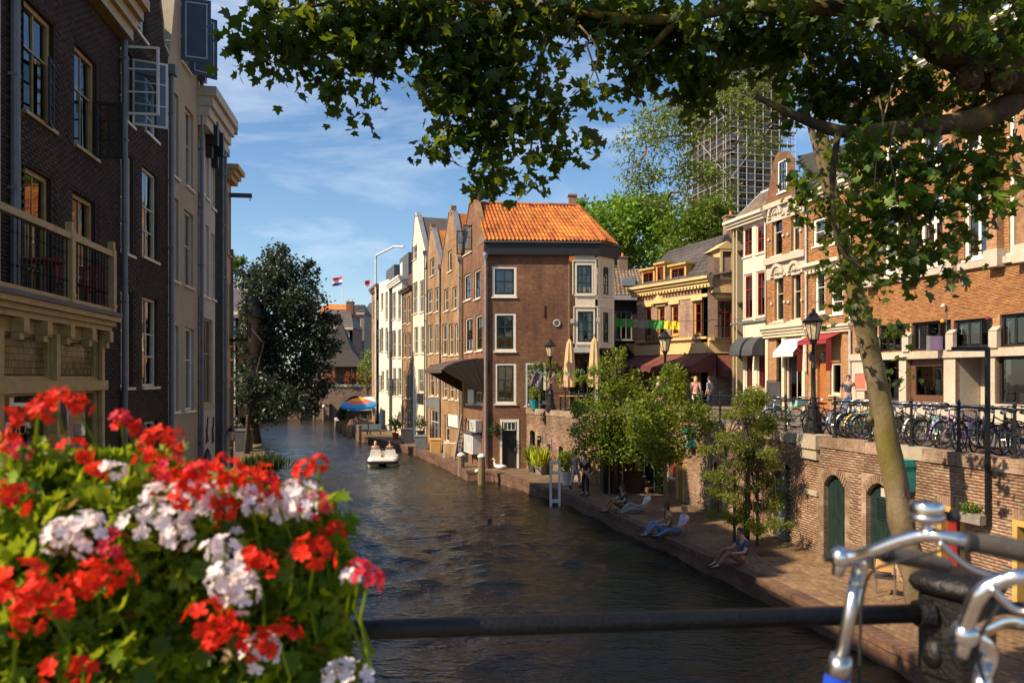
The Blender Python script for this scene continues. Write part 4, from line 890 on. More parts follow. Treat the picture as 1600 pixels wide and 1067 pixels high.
# awning over the quay (ribbed folding hood)
aw = thing('folding_hood_awning', 'dark brown ribbed hood awning over the quay on the corner house', 'awning', FC.pt(uc(740), .5, 5.5))
a0, a1 = uc(723), FC.len-.12; zt_, zh = zc_(740, 561), zc_(740, 608)
segs = [(.02, zt_), (.6, zt_-.03), (1.15, zt_-.12), (1.65, zt_-.25), (2.05, zt_-.42), (2.35, zt_-.64)]; nr_ = 5; prj = 2.35; zh = zt_-1.35
m = MB(); rings = [[FC.pt(u, w_, z_) for w_, z_ in segs] for u in (a0, a1)]
for i in range(nr_): m.poly([rings[0][i], rings[0][i+1], rings[1][i+1], rings[1][i]])
for k, u in enumerate((a0, a1)):
    hp = FC.pt(u, .02, zh-.55)
    for i in range(nr_): m.poly([hp, rings[k][i], rings[k][i+1]] if k else [hp, rings[k][i+1], rings[k][i]])
lo = [FC.pt(u, prj+.02, zt_-.80) for u in (a0, a1)]; m.poly([rings[0][-1], lo[0], lo[1], rings[1][-1]]); m.build('awning_cloth', 'canvas_br', aw)
for i in range(1, nr_+1):
    m = MB(); m.tube([FC.pt(a0, .02, zh-.55), rings[0][i], rings[1][i], FC.pt(a1, .02, zh-.55)], .022, 5); m.build('rib', 'canvas_br', aw)
# neighbours
def rowhouse(label, p0, p1, pl, wm, wins, roofm='t_orange', cop='stone', depth=8, **k):
    u0, u1 = uc(p0), uc(p1); prof = gprof(pl); prof[0] = (u0, prof[0][1]); prof[-1] = (u1, prof[-1][1])
    h = house('gabled_house', label, FC, u0, u1, WH-.2, prof, depth, wm, wins, group=RC, roofm=roofm, **k)
    if cop: coping(FC, h, prof, cop, .1, .3)
    return h
N1 = dict(curt=('net', .4))
h = rowhouse('tan brick gabled house right beside the corner house', 689, 721, [(689, 418), (702, 332), (708, 332), (721, 400)], 'b_row', [wc(700, 706, 391, 424, 1, 2, inner='p_grey'), wc(694, 701, 451, 486, 2, 2), wc(707, 714, 448, 483, 2, 2), wc(691, 699, 506, 555, 2, 2, **N1), wc(701.5, 708.5, 506, 555, 2, 2), wc(711, 718, 505, 554, 2, 2, **N1), wc(692, 699, 592, 622, 2, 2), wc(702, 709, 594, 624, 2, 2), wc(712, 718, 595, 625, 2, 2), wc(695, 702, 648, 690, 1, 2)], roofm='t_orange', cop='zinc')
m = MB(); q = FC.uz(705, 328); FC.box(m, q[0]-.2, q[0]+.2, -.3, .05, q[1]-.3, q[1]+.25); m.build('gable_block', 'b_row', h); pipe(FC, h, uc(720), 1, zc_(720, 408), 'zinc')
m = MB(); q = FC.rect(703, 718, 648, 667); FC.box(m, q[0], q[1], .05, .12, q[2], q[3]); m.build('sign_panel', 'pot_white', h)
h = rowhouse('narrow tan brick house with a steep gable and grey pilasters below', 666, 689, [(666, 420), (672.5, 358), (676, 358), (689, 416)], 'b_row2', [wc(672, 679, 404, 431, 1, 2), wc(668, 675.5, 452, 489, 2, 2), wc(679, 686, 449, 487, 2, 2), wc(669, 676.5, 508, 553, 2, 2, **N1), wc(680.5, 687.5, 507, 552, 2, 2), wc(671, 678, 570, 619, 1, 2), wc(681, 687.5, 570, 619, 1, 2), wc(672, 687, 640, 690, 3, 2, tr=(.62,), fm='p_white')], roofm='t_orange', cop='zinc')
m = MB(); q = FC.uz(674, 355); FC.box(m, q[0]-.18, q[0]+.18, -.3, .05, q[1]-.2, q[1]+.2); m.build('gable_block', 'b_row', h); m = MB(); FC.box(m, uc(668), uc(688), .003, .03, zc_(678, 637), zc_(678, 622)); m.build('panel', 'p_grey', h); pipe(FC, h, uc(688.6), 1, zc_(688, 420), 'zinc')
h = rowhouse('tall cream gabled house with a dark tiled roof and a hoist hatch', 643, 666, [(643, 412), (648.5, 338), (653, 338), (666, 394)], 'cream', [wc(645, 652, 384, 405, 1, 2), wc(645, 652.5, 441, 490, 2, 2), wc(655.6, 662.6, 438, 488, 2, 2), wc(647, 653.5, 511, 553, 2, 2), wc(657, 664, 510, 552, 2, 2), wc(653, 662, 577, 613, 2, 2, **N1)], roofm='t_dark', cop='zinc')
m = MB(); q = FC.rect(653, 662, 614, 631); FC.box(m, q[0], q[1], .01, .06, q[2], q[3]); m.build('black_board', 'p_black', h); m = MB(); q = FC.uz(651, 335); FC.box(m, q[0]-.15, q[0]+.15, -.3, .05, q[1]-.2, q[1]+.15); m.build('gable_block', 'cream', h); pipe(FC, h, uc(665.5), 1, zc_(665, 398), 'p_grey')
chimney(h, FC.pt(uc(656), -5, zc_(656, 355)), .9, 1.0, 'b_far', 2)
h = rowhouse('slim brown brick house between the two pale houses', 628, 643, [(628, 455), (643, 452)], 'b_row', [wc(629.5, 634.5, 464, 506, 1, 2), wc(636.5, 641.5, 463, 506, 1, 2), wc(630, 635, 520, 559, 1, 2), wc(637, 642, 519, 559, 1, 2), wc(631, 636, 580, 623, 1, 2), wc(637.5, 642, 580, 623, 1, 2), wc(633, 642, 640, 680, 2, 2, fm='p_white')], roofm='t_dark', cop=None)
cornice(FC, h, uc(628), uc(643), zc_(636, 456), zc_(636, 450), .35, 'p_brown', 2)
m = MB(); FC.box(m, uc(629), uc(642), -2.5, -.5, zc_(636, 452), zc_(636, 425)); m.build('dormer', 'p_brown', h)
h = rowhouse('white plastered house with a grey mansard roof and outward opening windows', 608, 628, [(608, 440), (628, 437)], 'white', [wc(613, 618.5, 457, 499, 1, 2), wc(621.5, 627, 456, 499, 1, 2), wc(613, 618.5, 516, 559, 1, 2), wc(621.5, 627, 515, 559, 1, 2), wc(614, 619, 575, 618, 1, 2), wc(622, 627.3, 575, 618, 1, 2), wc(622, 627, 643, 672, 1, 2)], roofm='lead', cop=None)
cornice(FC, h, uc(608), uc(628), zc_(618, 446), zc_(618, 437), .35, 'p_white', 3)
m = MB(); FC.box(m, uc(614), uc(627.5), -4, -.6, zc_(620, 440), zc_(620, 400)); m.build('mansard', 'lead', h); m = MB(); FC.box(m, uc(616), uc(619), -.6, -.55, zc_(618, 432), zc_(618, 410)); m.build('dormer_window', 'p_white', h)
chimney(h, FC.pt(uc(622), -2.5, zc_(622, 401)), 1.3, .8, 'b_far', 3)
for rr in [(613, 618.5, 516, 559), (614, 619, 590, 618), (622, 627.3, 590, 618)]:
    r = FC.rect(*rr); casement(FC, h, r[0], r[2], r[3]-.1, .45, 80, 'p_black', 2, sgn=-1)
h = rowhouse('white plastered house with a tall pale flue pipe at its edge', 592, 608, [(592, 442), (608, 436)], 'white', [wc(595, 599, 458, 484, 1, 2), wc(602, 606, 456, 500, 1, 2), wc(595, 599, 512, 550, 1, 2), wc(602, 606, 512, 550, 1, 2), wc(596, 600, 580, 610, 1, 2), wc(603, 607, 578, 612, 1, 2), wc(597, 602, 640, 684, 1, 2)], roofm='lead', cop=None)
m = MB(); FC.box(m, uc(594), uc(606), -4, -.6, zc_(600, 440), zc_(600, 418)); m.build('mansard', 'lead', h)
m = MB(); q = FC.uz(591, 400); m.tube([FC.pt(q[0], .25, 1), FC.pt(q[0], .25, q[1]-.3), FC.pt(q[0]+.25, .22, q[1]), FC.pt(uc(606), -.6, q[1]), FC.pt(uc(608), -1.4, q[1]-.1)], .10, 8); m.build('flue_pipe', 'pot_white', h)
for rr in [(595, 599, 512, 550), (596, 600, 585, 612)]:
    r = FC.rect(*rr); casement(FC, h, r[0], r[2], r[3]-.1, .45, 85, 'p_black', 2, sgn=-1)
h = rowhouse('narrow brown brick end house with rusty pipes at the far end of the row', 581, 592, [(581, 452), (592, 448)], 'b_row', [wc(583, 586, 470, 500, 1, 2)], roofm='lead', cop=None)
cornice(FC, h, uc(581), uc(592), zc_(586, 456), zc_(586, 448), .35, 'p_brown', 2); pipe(FC, h, uc(588), 1, zc_(588, 460), 'p_brown')

# ------------------------------------------------------------ right bank street front
FRs = Fac((25.14-.26*47, 47), (25.14-.26*17, 17)); ur = FRs.u; zr_ = FRs.z
def wr(a, b, yt, yb, c=1, r=2, **k): return W(FRs, a, b, yt, yb, c, r, **k)
# big orange brick building
u0, u1 = ur(1332), FRs.len
lw = [wr(1352, 1371, 508, 548, 1, 1), wr(1373, 1415, 507, 549, 2, 1), wr(1424, 1486, 502, 547, 3, 1), wr(1490, 1550, 498, 543, 3, 1), wr(1562, 1622, 489, 541, 3, 1)]
lw = [dict(w_, fm='p_black', fr=.1, mul=.1, rec=.14, sill=False, curt=('net', 0.) if i in (2, 4) else None) for i, w_ in enumerate(lw)]
gw = [dict(wr(1352, 1406, 561, 625, 2, 1), fm='p_black', fr=.12, rec=.2, sill=False), dict(wr(1417, 1476, 561, 628, 1, 1), fm='p_brown', fr=.28, rec=.22, sill=False), dict(wr(1556, 1622, 556, 632, 1, 1), fm='p_black', fr=.1, rec=.2, sill=False)]
rd = FRs.rect(1494, 1547, 558, 662); rd = (rd[0], rd[1], ST, rd[3])
vw = []
for a, b, yt, yb, y2t, y2b in ((1382, 1415, 318, 428, 222, 285), (1438, 1479, 308, 416, 200, 262), (1506, 1550, 290, 404, 178, 232), (1576, 1622, 268, 392, 140, 206)):
    vw.append(dict(wr(a, b, yt, yb, 2, 2), fm='p_white', fr=.14, mul=.12, rec=.12, tr=(.66,), glass='glass_dk', curt=('net', .0) if a > 1430 else None)); vw.append(dict(wr(a, b, y2t, y2b, 2, 2), fm='p_white', fr=.14, mul=.12, rec=.12, tr=(.6,), glass='glass_dk'))
ztop = zr_(1480, 92)
hd = house('brick_building', 'large orange brick building with stone bands, pilasters and tall white windows', FRs, u0, u1, ST-.1, ztop+.4, 10, 'b_orange', lw+gw+vw, [rd], roofm='lead', cat='building')
brickwork(hd, FRs, u0, u1, zr_(1480, 500)-.1, zr_(1480, 92), [w_['r'] for w_ in lw+vw], 'k_orange', L_=.2, H_=.046, gap=.009)
def stoneb(F, par, a, b, w0, w1, yt, yb, px, n=1, nm='stone_band'):
    z1, z0 = F.z(px, yt), F.z(px, yb); 
    for i in range(n): m = MB(); F.box(m, a+(b-a)*i/n, a+(b-a)*(i+1)/n-.008, w0, w1, z0, z1); m.build(nm, 'stone2', par)
stoneb(FRs, hd, u0, u1, .003, .16, 416, 426, 1485, 14)
zl0, zl1 = zr_(1484, 559), zr_(1484, 547)
for i in range(9): m = MB(); FRs.box(m, u0+(u1-u0)*i/9, u0+(u1-u0)*(i+1)/9-.006, .003, .13, zl0, zl1); m.build('stone_band', 'stone2', hd)
ops = [g['r'] for g in gw]+[rd]
m = MB(); wallmesh(m, FRs, [(u0, zl0-.005), (u1, zl0-.005)], ST-.05, ops, .1, w=.05); m.build('stone_base', 'stone2', hd)
for px in (1370, 1419, 1488, 1556, 1615):
    u = ur(px); m = MB(); FRs.box(m, u-.14, u+.22, .01, .2, zl1+.003, zr_(1488, 522)); m.prism([FRs.pt(u-.14, .01, zr_(1488, 521)), FRs.pt(u-.14, .2, zr_(1488, 521)), FRs.pt(u-.14, .01, zr_(1488, 515))], FRs.d*.36); m.build('stone_block', 'stone2', hd)
for px in (1366, 1426, 1491, 1561, 1608):
    u = ur(px); m = MB(); FRs.box(m, u-.22, u+.22, .002, .34, zr_(1485, 416)+.28, ztop); pb = m.build('pilaster', 'b_orange', hd)
    m = MB(); FRs.box(m, u-.3, u+.3, .002, .42, zr_(1485, 430), zr_(1485, 416)+.28); m.build('stone_block', 'stone2', hd)
cornice(FRs, hd, u0, u1, ztop+.02, ztop+.55, .5, 'p_white', 3)
m = MB(); a, b = rd[0], rd[1]; FRs.box(m, a-.08, a-.001, -1.2, -.17, ST, rd[3]); FRs.box(m, a-.08, b+.08, -1.2, -.17, rd[3]+.002, rd[3]+.08); m.build('entrance_jamb', 'stone2', hd); m = MB(); FRs.box(m, a+.02, b-.9, -1.2, -1.15, ST, rd[3]); m.build('entrance_wall', 'stone2', hd)
m = MB(); FRs.frame(m, b-1.0, b-.02, -1.15, -1.08, ST, rd[3], .09); e_ = m.build('entrance_door', 'p_black', hd); m = MB(); FRs.box(m, b-.9, b-.12, -1.13, -1.12, ST+.1, rd[3]-.1); m.build('pane', 'glass_dk', e_)
m = MB(); FRs.box(m, a+.35, a+.75, -1.148, -1.05, ST+1.2, ST+1.7); m.build('letterbox', 'p_grey', hd)
q = FRs.rect(1337, 1357, 582, 610); m = MB(); FRs.frame(m, q[0], q[1], .055, .1, q[2], q[3], .06); f_ = m.build('poster_frame', 'p_lgrey', hd); m = MB(); FRs.box(m, q[0]+.06, q[1]-.06, .055, .07, q[2]+.06, q[3]-.06); m.build('poster', 'c_salmon', f_)
for gi, cols in ((0, ('c_orange', 'p_white', 'canvas_red')), (1, ('p_green', 'p_white', 'canvas_red', 'b_green')), (2, ('curtain', 'b_yellow', 'pot_white'))):
    r = gw[gi]['r']
    for i, c_ in enumerate(cols): m = MB(); x = r[0]+.35+(r[1]-r[0]-.6)*i/len(cols); FRs.box(m, x, x+.28, -.75-.1*i, -.7-.1*i, r[2]+.05, r[2]+.4+.5*((i*7) % 3)); m.build('window_display', c_, hd)
t = thing('projecting_sign', 'blank lilac projecting box sign on the orange brick building', 'sign', FRs.pt(ur(1475), .5, zr_(1475, 536))); q = FRs.pt(ur(1478), 0, 0); z0, z1 = zr_(1475, 548), zr_(1475, 525)
m = MB(); FRs.box(m, ur(1478)-.16, ur(1478)+.0, .15, .78, z0, z1); m.build('sign_box', 'p_grey', t); m = MB(); FRs.box(m, ur(1478)+.001, ur(1478)+.015, .17, .76, z0+.02, z1-.02); m.build('sign_face', 'p_purple', t); m = MB(); FRs.box(m, ur(1478)-.1, ur(1478)-.05, 0, .15, z0+.2, z0+.25); m.build('bracket', 'iron', t)
for px, py, mt, lb in ((1480, 478, 'pot_white', 'white dome camera on a thin pipe on the orange brick wall'), (1479, 502, 'c_orange', 'orange alarm light on the orange brick wall'), (1550, 497, 'canvas_red', 'red alarm bell on the orange brick wall'), (1489, 449, 'p_grey', 'small grey floodlight on orange brick, left one'), (1511, 445, 'p_grey', 'small grey floodlight on orange brick, right one')):
    q = FRs.uz(px, py); t = thing('wall_fitting', lb, 'wall fitting', FRs.pt(q[0], .1, q[1])); m = MB(); m.ball(FRs.pt(q[0], .2, q[1]), .08, 10, 6); m.build('fitting_body', mt, t); m = MB(); FRs.box(m, q[0]-.03, q[0]+.03, 0, .16, q[1]-.04, q[1]+.03)
    if py == 478: m.tube([FRs.pt(q[0], .04, q[1]), FRs.pt(q[0], .04, q[1]-1.6)], .015, 5)
    m.build('fitting_base', 'p_grey', t)
pipe(FRs, hd, u0-.06, ST+1.5, zr_(1330, 260), 'p_lgrey', .06)
# arched stone and brick house, and the brick house with the red awning
def archhouse():
    u0, u1 = ur(1198), ur(1262); wd = 'p_ivory'
    ws = [wr(1210, 1224, 432, 501, 1, 2), wr(1237, 1251, 427, 499, 1, 2), wr(1206, 1222, 339, 399, 1, 2), wr(1236, 1249, 331, 392, 1, 2)]
    ws = [dict(w_, fm=wd, fr=.08, rec=.2, tr=(.62,), curt=('net', .0) if i < 2 else None) for i, w_ in enumerate(ws)]
    gs = [dict(wr(1213, 1225, 530, 622, 1, 2), fm='p_green', fr=.12, tr=(.72,)), dict(wr(1228, 1258, 551, 626, 2, 1), fm='p_ivory', fr=.1, sill=False)]
    zt = zr_(1225, 314); h = house('arched_house', 'brick and stone house with round arched window heads and mansard gable', FRs, u0, u1, ST-.1, zt, 9, 'b_orange', ws+gs, roofm='t_dark')
    brickwork(h, FRs, u0, u1, zr_(1230, 505), zt, [w_['r'] for w_ in ws], 'k_orange')
    for w_ in ws:
        a, b, c, d = w_['r']; x = (a+b)/2; rad = (b-a)/2+.16
        m = MB(); n = 12; pts = [(x+rad*math.cos(t), d+.12+rad*math.sin(t)) for t in [math.pi*i/n for i in range(n+1)]]; pi_ = [(x+(rad-.17)*math.cos(t), d+.12+(rad-.17)*math.sin(t)) for t in [math.pi*i/n for i in range(n+1)]]
        for i in range(n):
            m.hexa([FRs.pt(*p_) for p_ in ((pts[i][0], .003, pts[i][1]), (pi_[i][0], .003, pi_[i][1]), (pi_[i+1][0], .003, pi_[i+1][1]), (pts[i+1][0], .003, pts[i+1][1]), (pts[i][0], .2, pts[i][1]), (pi_[i][0], .2, pi_[i][1]), (pi_[i+1][0], .2, pi_[i+1][1]), (pts[i+1][0], .2, pts[i+1][1]))])
        m.build('stone_arch', 'stone2', h)
        m = MB(); m.prism([FRs.pt(u_, .004, z_) for u_, z_ in pi_], FRs.n*.07)
        m.build('tympanum', 'stone2', h)
        m = MB()
        for i in range(9): t_ = math.pi*(i+.5)/9; m.ball(FRs.pt(x+(rad-.3)*math.cos(t_)*.8, .09, d+.16+(rad-.3)*math.sin(t_)*.8), .07, 6, 4)
        m.ball(FRs.pt(x, .1, d+.2), .1, 8, 5); m.build('carving', 'stone2', h)
        for q_ in ((a-.3, a-.002, .01, .12, d-.02, d+.12), (b+.002, b+.3, .01, .12, d-.02, d+.12), (a-.28, a-.1, .01, .1, c+.9, c+1.02), (b+.1, b+.28, .01, .1, c+.9, c+1.02), (a-.3, b+.3, .003, .16, c-.16, c-.075)): m = MB(); FRs.box(m, *q_); m.build('stone_block', 'stone2', h)
    for yt, yb in ((310, 318), (398, 408), (505, 509)):
        m = MB(); FRs.box(m, u0, u1, .003, .24, zr_(1230, yb), zr_(1230, yt)); m.build('stone_band', 'stone2', h)
    for yb, yt in ((432, 408), (340, 318)):
        m = MB(); FRs.box(m, u0, u1, .002, .035, zr_(1230, yb), zr_(1230, yt)); m.build('stone_field', 'stone2', h)
    g = [(ur(1194), zt), (ur(1207), zt+2.4), (ur(1213), zr_(1215, 238)), (ur(1230), zr_(1230, 236)), (ur(1241), zt+2.0), (ur(1250), zt+.4)]
    G2 = FRs.shift(-.06); aw_ = dict(r=FRs.rect(1214, 1228, 250, 300)); m = MB(); wallmesh(m, G2, g, zt, [aw_['r']], .12); gb = m.build('gable_wall', 'b_red', h); window(G2, h, aw_['r'], 2, 3, 'p_white', inner='p_blue', fr=.08, rec=.05)
    m = MB(); m.poly([G2.pt(u_, -.02, z_) for u_, z_ in [(g[0][0], zt)]+g+[(g[-1][0], zt)]]); 
    p = FRs.pt; e2 = [p(g[-2][0]-.2, -.3, g[-2][1]+.2), p(u1, -.3, zt), p(u1, -5, zt+3.4), p(g[-3][0], -5, zt+3.4)]
    m = MB(); m.poly(e2); rf_ = m.build('mansard_roof', 't_dark', h); tiles(rf_, e2[0], e2[1], e2[2], e2[3], .25, .35, 't_dark', amp=.05)
    cornice(FRs, h, u0, u1, zr_(1230, 526), zr_(1230, 508), .45, 'p_ivory', 4)
    for u in (u0+.15, ur(1226), u1-.2): m = MB(); FRs.box(m, u-.12, u+.12, .003, .12, ST, zr_(1230, 527)); m.build('shop_pilaster', 'p_ivory', h)
    m = MB(); a, b = ur(1227), ur(1259); q = [FRs.pt(a, .03, zr_(1240, 529)), FRs.pt(b, .03, zr_(1240, 529)), FRs.pt(b, .75, zr_(1240, 551)), FRs.pt(a, .75, zr_(1240, 551))]; m.prism(q, V((0, 0, -.04))); m.poly([q[3], q[2], q[2]-Z*.22, q[3]-Z*.22]); m.build('awning', 'canvas_white', h)
    pipe(FRs, h, u1, ST+2, zr_(1262, 330), 'p_lgrey', .06)
archhouse()
u0, u1 = ur(1263), ur(1331)
ws = [dict(wr(1273, 1289, 422, 490, 1, 2), fm='p_white', fr=.14, tr=(.62,), curt='curtain'), dict(wr(1298, 1317, 420, 491, 1, 2), fm='p_white', fr=.14, tr=(.25, .62), curt='curtain'), dict(wr(1270, 1289, 340, 384, 1, 2), fm='p_white', fr=.14), dict(wr(1298, 1318, 334, 380, 1, 2), fm='p_white', fr=.14)]
gs = [dict(wr(1297, 1314, 566, 617, 1, 1), fm='p_ivory', fr=.12)]
od = FRs.rect(1277, 1291, 562, 640); od = (od[0], od[1], ST+.05, od[3])
zt = zr_(1297, 296)
he = house('brick_house', 'orange brick house with red scalloped shop awning and orange door', FRs, u0, u1, ST-.1, zt, 9, 'b_orange', ws+gs, [od], roofm='t_dark')
door(he, FRs, od, 'p_orange', planks=4); cornice(FRs, he, u0, u1, zt-.3, zt+.15, .4, 'p_ivory', 3); cornice(FRs, he, u0, u1, zr_(1297, 520), zr_(1297, 508), .3, 'p_ivory', 3); cornice(FRs, he, u0, ur(1318), zr_(1290, 419), zr_(1290, 408), .45, 'p_ivory', 2, dent=.3)
brickwork(he, FRs, u0, u1, zr_(1297, 505), zt-.3, [w_['r'] for w_ in ws], 'k_orange')
m = MB(); a, b = ur(1270), ur(1316); q = [FRs.pt(a, .03, zr_(1290, 521)), FRs.pt(b, .03, zr_(1290, 521)), FRs.pt(b, .9, zr_(1290, 532)), FRs.pt(a, .9, zr_(1290, 532))]; m.prism(q, V((0, 0, -.03))); m.poly([q[3], q[2], q[2]-Z*.2, q[3]-Z*.2])
for k in (0, 1): e_ = q[3-k]; m.poly([e_, e_-Z*1.5, e_-Z*1.5-FRs.n*.3, e_-FRs.n*.3])
m.build('awning', 'canvas_red', he)
m = MB(); q = FRs.rect(1272, 1291, 246, 284); FRs.frame(m, q[0], q[1], -.5, -.4, q[2], q[3], .16); FRs.box(m, q[0], q[1], -2.5, -.6, q[2], q[3]+.1); dm = m.build('dormer', 'p_white', he); m = MB(); FRs.box(m, q[0]+.15, q[1]-.15, -.5, -.48, q[2]+.1, q[3]-.1); m.build('pane', 'glass', dm)
e2 = [FRs.pt(u0, -.3, zt+.1), FRs.pt(u1, -.3, zt+.1), FRs.pt(u1, -3.2, zt+3.4), FRs.pt(u0, -3.2, zt+3.4)]; m = MB(); m.poly(e2); rf_ = m.build('mansard_roof', 't_dark', he); tiles(rf_, *e2, .25, .36, 't_dark', amp=.05)
for px in (1277, 1297):
    q = FRs.uz(px, 556); m = MB(); o = FRs.pt(q[0], .35, q[1]); m.lathe([(.0, -.28), (.09, -.25), (.15, .05), (.03, .2)], 6, o); m.beam(o+Z*.1, o+Z*.1-FRs.n*.35, .03); m.build('lantern', 'p_green', he)
# cream house with grey awnings
u0, u1 = ur(1143.5), ur(1197.5); R_ = dict(inner='p_red', fm='cream', fr=.08, rec=.1)
ws = [dict(wr(1161, 1175, 355, 401, 2, 2, curt='net'), **R_), dict(wr(1181, 1194, 350, 396, 2, 2, curt='net'), **R_), dict(wr(1162, 1175.5, 428, 499, 2, 2, tr=(.68,), curt='net'), **R_), dict(wr(1181, 1195, 423, 495, 2, 2, tr=(.68,), curt='net'), **R_), dict(wr(1164, 1175.5, 545, 607, 2, 1), **R_), dict(wr(1183, 1196, 545, 609, 2, 1), **R_)]
zt = zr_(1168, 342)
hb_ = house('cream_house', 'narrow cream house with red sashes and grey dome awnings', FRs, u0, u1, ST-.1, zt, 9, 'cream', ws, roofm='t_dark')
cornice(FRs, hb_, u0-.1, u1, zt-.35, zt+.12, .5, 'cream', 3)
m = MB(); FRs.box(m, u0, u1, .003, .12, zr_(1170, 505), zr_(1170, 502)); m.build('string_course', 'p_grey', hb_); m = MB(); FRs.box(m, u0, u1, .003, .06, ST-.1, zr_(1170, 618)); m.build('plinth', 'p_grey', hb_)
for px in (1147.5, 1152.5): m = MB(); m.tube([FRs.pt(ur(px), .06, ST), FRs.pt(ur(px), .06, zt-.4)], .04, 6); m.build('drainpipe', 'yellow', hb_)
p = FRs.pt; e2 = [p(u0-.1, -.1, zt+.1), p(u1, -.1, zt+.1), p(u1, -1.9, zr_(1199, 277)), p(u0-.1+.3, -1.9, zr_(1199, 277))]
m = MB(); m.poly(e2); m.poly([e2[0], e2[3], p(u0+.2, -8, e2[3].z), p(u0, -8, zt)]); m.poly([e2[3], e2[2], p(u1, -8, e2[2].z), p(u0+.2, -8, e2[3].z)]); rf_ = m.build('mansard_roof', 'lead', hb_); tiles(rf_, *e2, .24, .34, 't_brown', amp=.05)
m = MB(); m.beam(e2[0]+Z*.06, e2[3]+Z*.06, .22, .12); m.beam(e2[3]+Z*.06, e2[2]+Z*.06, .2, .14); m.build('roof_trim', 'p_lgrey', hb_)
def dome_awning(label, F, a, b, zt, zb, prj, mat):
    t = thing('dome_awning', label, 'awning', F.pt((a+b)/2, .3, zb), 'awnings on the cream house'); n = 6; s_ = [(prj*math.sin(math.pi/2*i/n), zb+.1+(zt-zb-.1)*math.cos(math.pi/2*i/n)) for i in range(n+1)]+[(prj+.01, zb)]
    m = MB(); r0 = [F.pt(a, *q) for q in s_]; r1 = [F.pt(b, *q) for q in s_]
    for i in range(n+1): m.poly([r0[i], r0[i+1], r1[i+1], r1[i]])
    for k, r in enumerate((r0, r1)):
        hp = F.pt((a, b)[k], .01, zb)
        for i in range(n+1): m.poly([hp, r[i], r[i+1]])
    m.build('awning_cloth', mat, t)
    m = MB(); m.tube([F.pt(a, .02, zb), F.pt(a, prj, zb), F.pt(b, prj, zb), F.pt(b, .02, zb)], .02, 5); m.build('awning_frame', 'iron', t)
dome_awning('charcoal dome awning on the cream house, left of the pair', FRs, ur(1161), ur(1177), zr_(1168, 527), zr_(1168, 556), .9, 'canvas_grey')
dome_awning('charcoal dome awning on the cream house, right of the pair', FRs, ur(1180.5), ur(1197), zr_(1188, 526), zr_(1188, 556), .9, 'canvas_grey')
# yellow and brick corner building with cafe awnings
FY = Fac((8.8, 54), (12.24, 48)); FY2 = Fac((12.24, 48), (17.5, 48.6))
yb = thing('cafe_building', 'pink brick corner building with yellow trim, dormers and brown cafe awnings', 'building', (12, 49, ST))
zc = FY.z(1100, 440)
lw = [dict(W(FY, 1007, 1017.5, 480, 527, 1, 2)), dict(W(FY, 1027, 1038.5, 479, 524, 1, 2)), dict(W(FY, 1048, 1060, 476, 524, 1, 2)), dict(W(FY, 1083, 1096, 470, 522, 1, 2))]
for i, w_ in enumerate(lw): w_.update(fm='p_yellow', inner='p_red', fr=.12, rec=.14, tr=(.66,), curt=('net', .1) if i in (0, 2) else None)
rw = [dict(r=FY2.rect(1121, 1147, 467, 533), cols=2, rows=2, fm='p_yellow', inner='p_red', fr=.1, rec=.14, tr=(.72,))]
mb = MB(); wallmesh(mb, FY, [(0, zc), (FY.len, zc)], ST-.1, [w_['r'] for w_ in lw], .18); wallmesh(mb, FY2, [(0, zc+1.5), (FY2.len, zc+1.5)], ST-.1, [rw[0]['r']], .18); mb.poly([FY.pt(0, 0, ST), FY.pt(0, -9, ST), FY.pt(0, -9, zc), FY.pt(0, 0, zc)]); mb.build('wall', 'b_pink', yb)
m = MB(); m.poly([FY.pt(.05, -1.2, ST), FY.pt(FY.len-.05, -1.2, ST), FY.pt(FY.len-.05, -1.2, zc), FY.pt(.05, -1.2, zc)]); m.poly([FY2.pt(.8, -1.5, ST), FY2.pt(5, -1.5, ST), FY2.pt(5, -1.5, zc+1), FY2.pt(.8, -1.5, zc+1)]); m.build('interior', 'dark_in', yb)
for F_, l_ in ((FY, lw), (FY2, rw)):
    for w_ in l_: k = dict(w_); r = k.pop('r'); window(F_, yb, r, **k); m = MB(); F_.box(m, r[0]-.12, r[1]+.12, .003, .09, r[3]+.02, r[3]+.28); m.build('lintel', 'yellow', yb)
cornice(FY, yb, -.35, FY.len+.3, zc-.25, zc+.28, .55, 'yellow', 3, dent=.3)
m = MB(); r = rw[0]['r']; pts = [(r[0]-.5, r[3]+.35), (r[1]+.5, r[3]+.35), (r[1]+.3, r[3]+.65), ((r[0]+r[1])/2, r[3]+.85), (r[0]-.3, r[3]+.65)]; m.prism([FY2.pt(u, .004, z) for u, z in pts], FY2.n*.3); m.build('pediment', 'yellow', yb)
q = FY.uz(1032, 472); m = MB(); m.prism([FY.pt(q[0]-.75, .004, q[1]-.1), FY.pt(q[0]+.75, .004, q[1]-.1), FY.pt(q[0], .004, q[1]+.5)], FY.n*.25); m.build('pediment', 'yellow', yb)
for F_, y0, y1, pr_ in ((FY, 535, 552, .25), (FY2, 533, 552, .25), (FY, 526, 529.5, .18), (FY2, 528, 532.5, .5)):
    m = MB(); px = 1100 if F_ is FY else 1125; F_.box(m, -.02, F_.len+.02, .002, pr_, F_.z(px, y1), F_.z(px, y0)); m.build('yellow_band', 'yellow', yb)
m = MB(); FY.box(m, 0, FY.len, .002, .05, FY.z(1100, 464), FY.z(1100, 459)); m.build('yellow_band', 'yellow', yb)
r = rw[0]['r']; z0 = r[2]; m = MB(); FY2.box(m, .25, r[1]+.5, .5, .53, z0+.9, z0+.95); FY2.box(m, .25, r[1]+.5, .5, .53, z0+.08, z0+.12)
for i in range(22): u = .25+(r[1]+.25)*i/21; m.tube([FY2.pt(u, .515, z0+.1), FY2.pt(u, .515, z0+.92)], .012, 4)
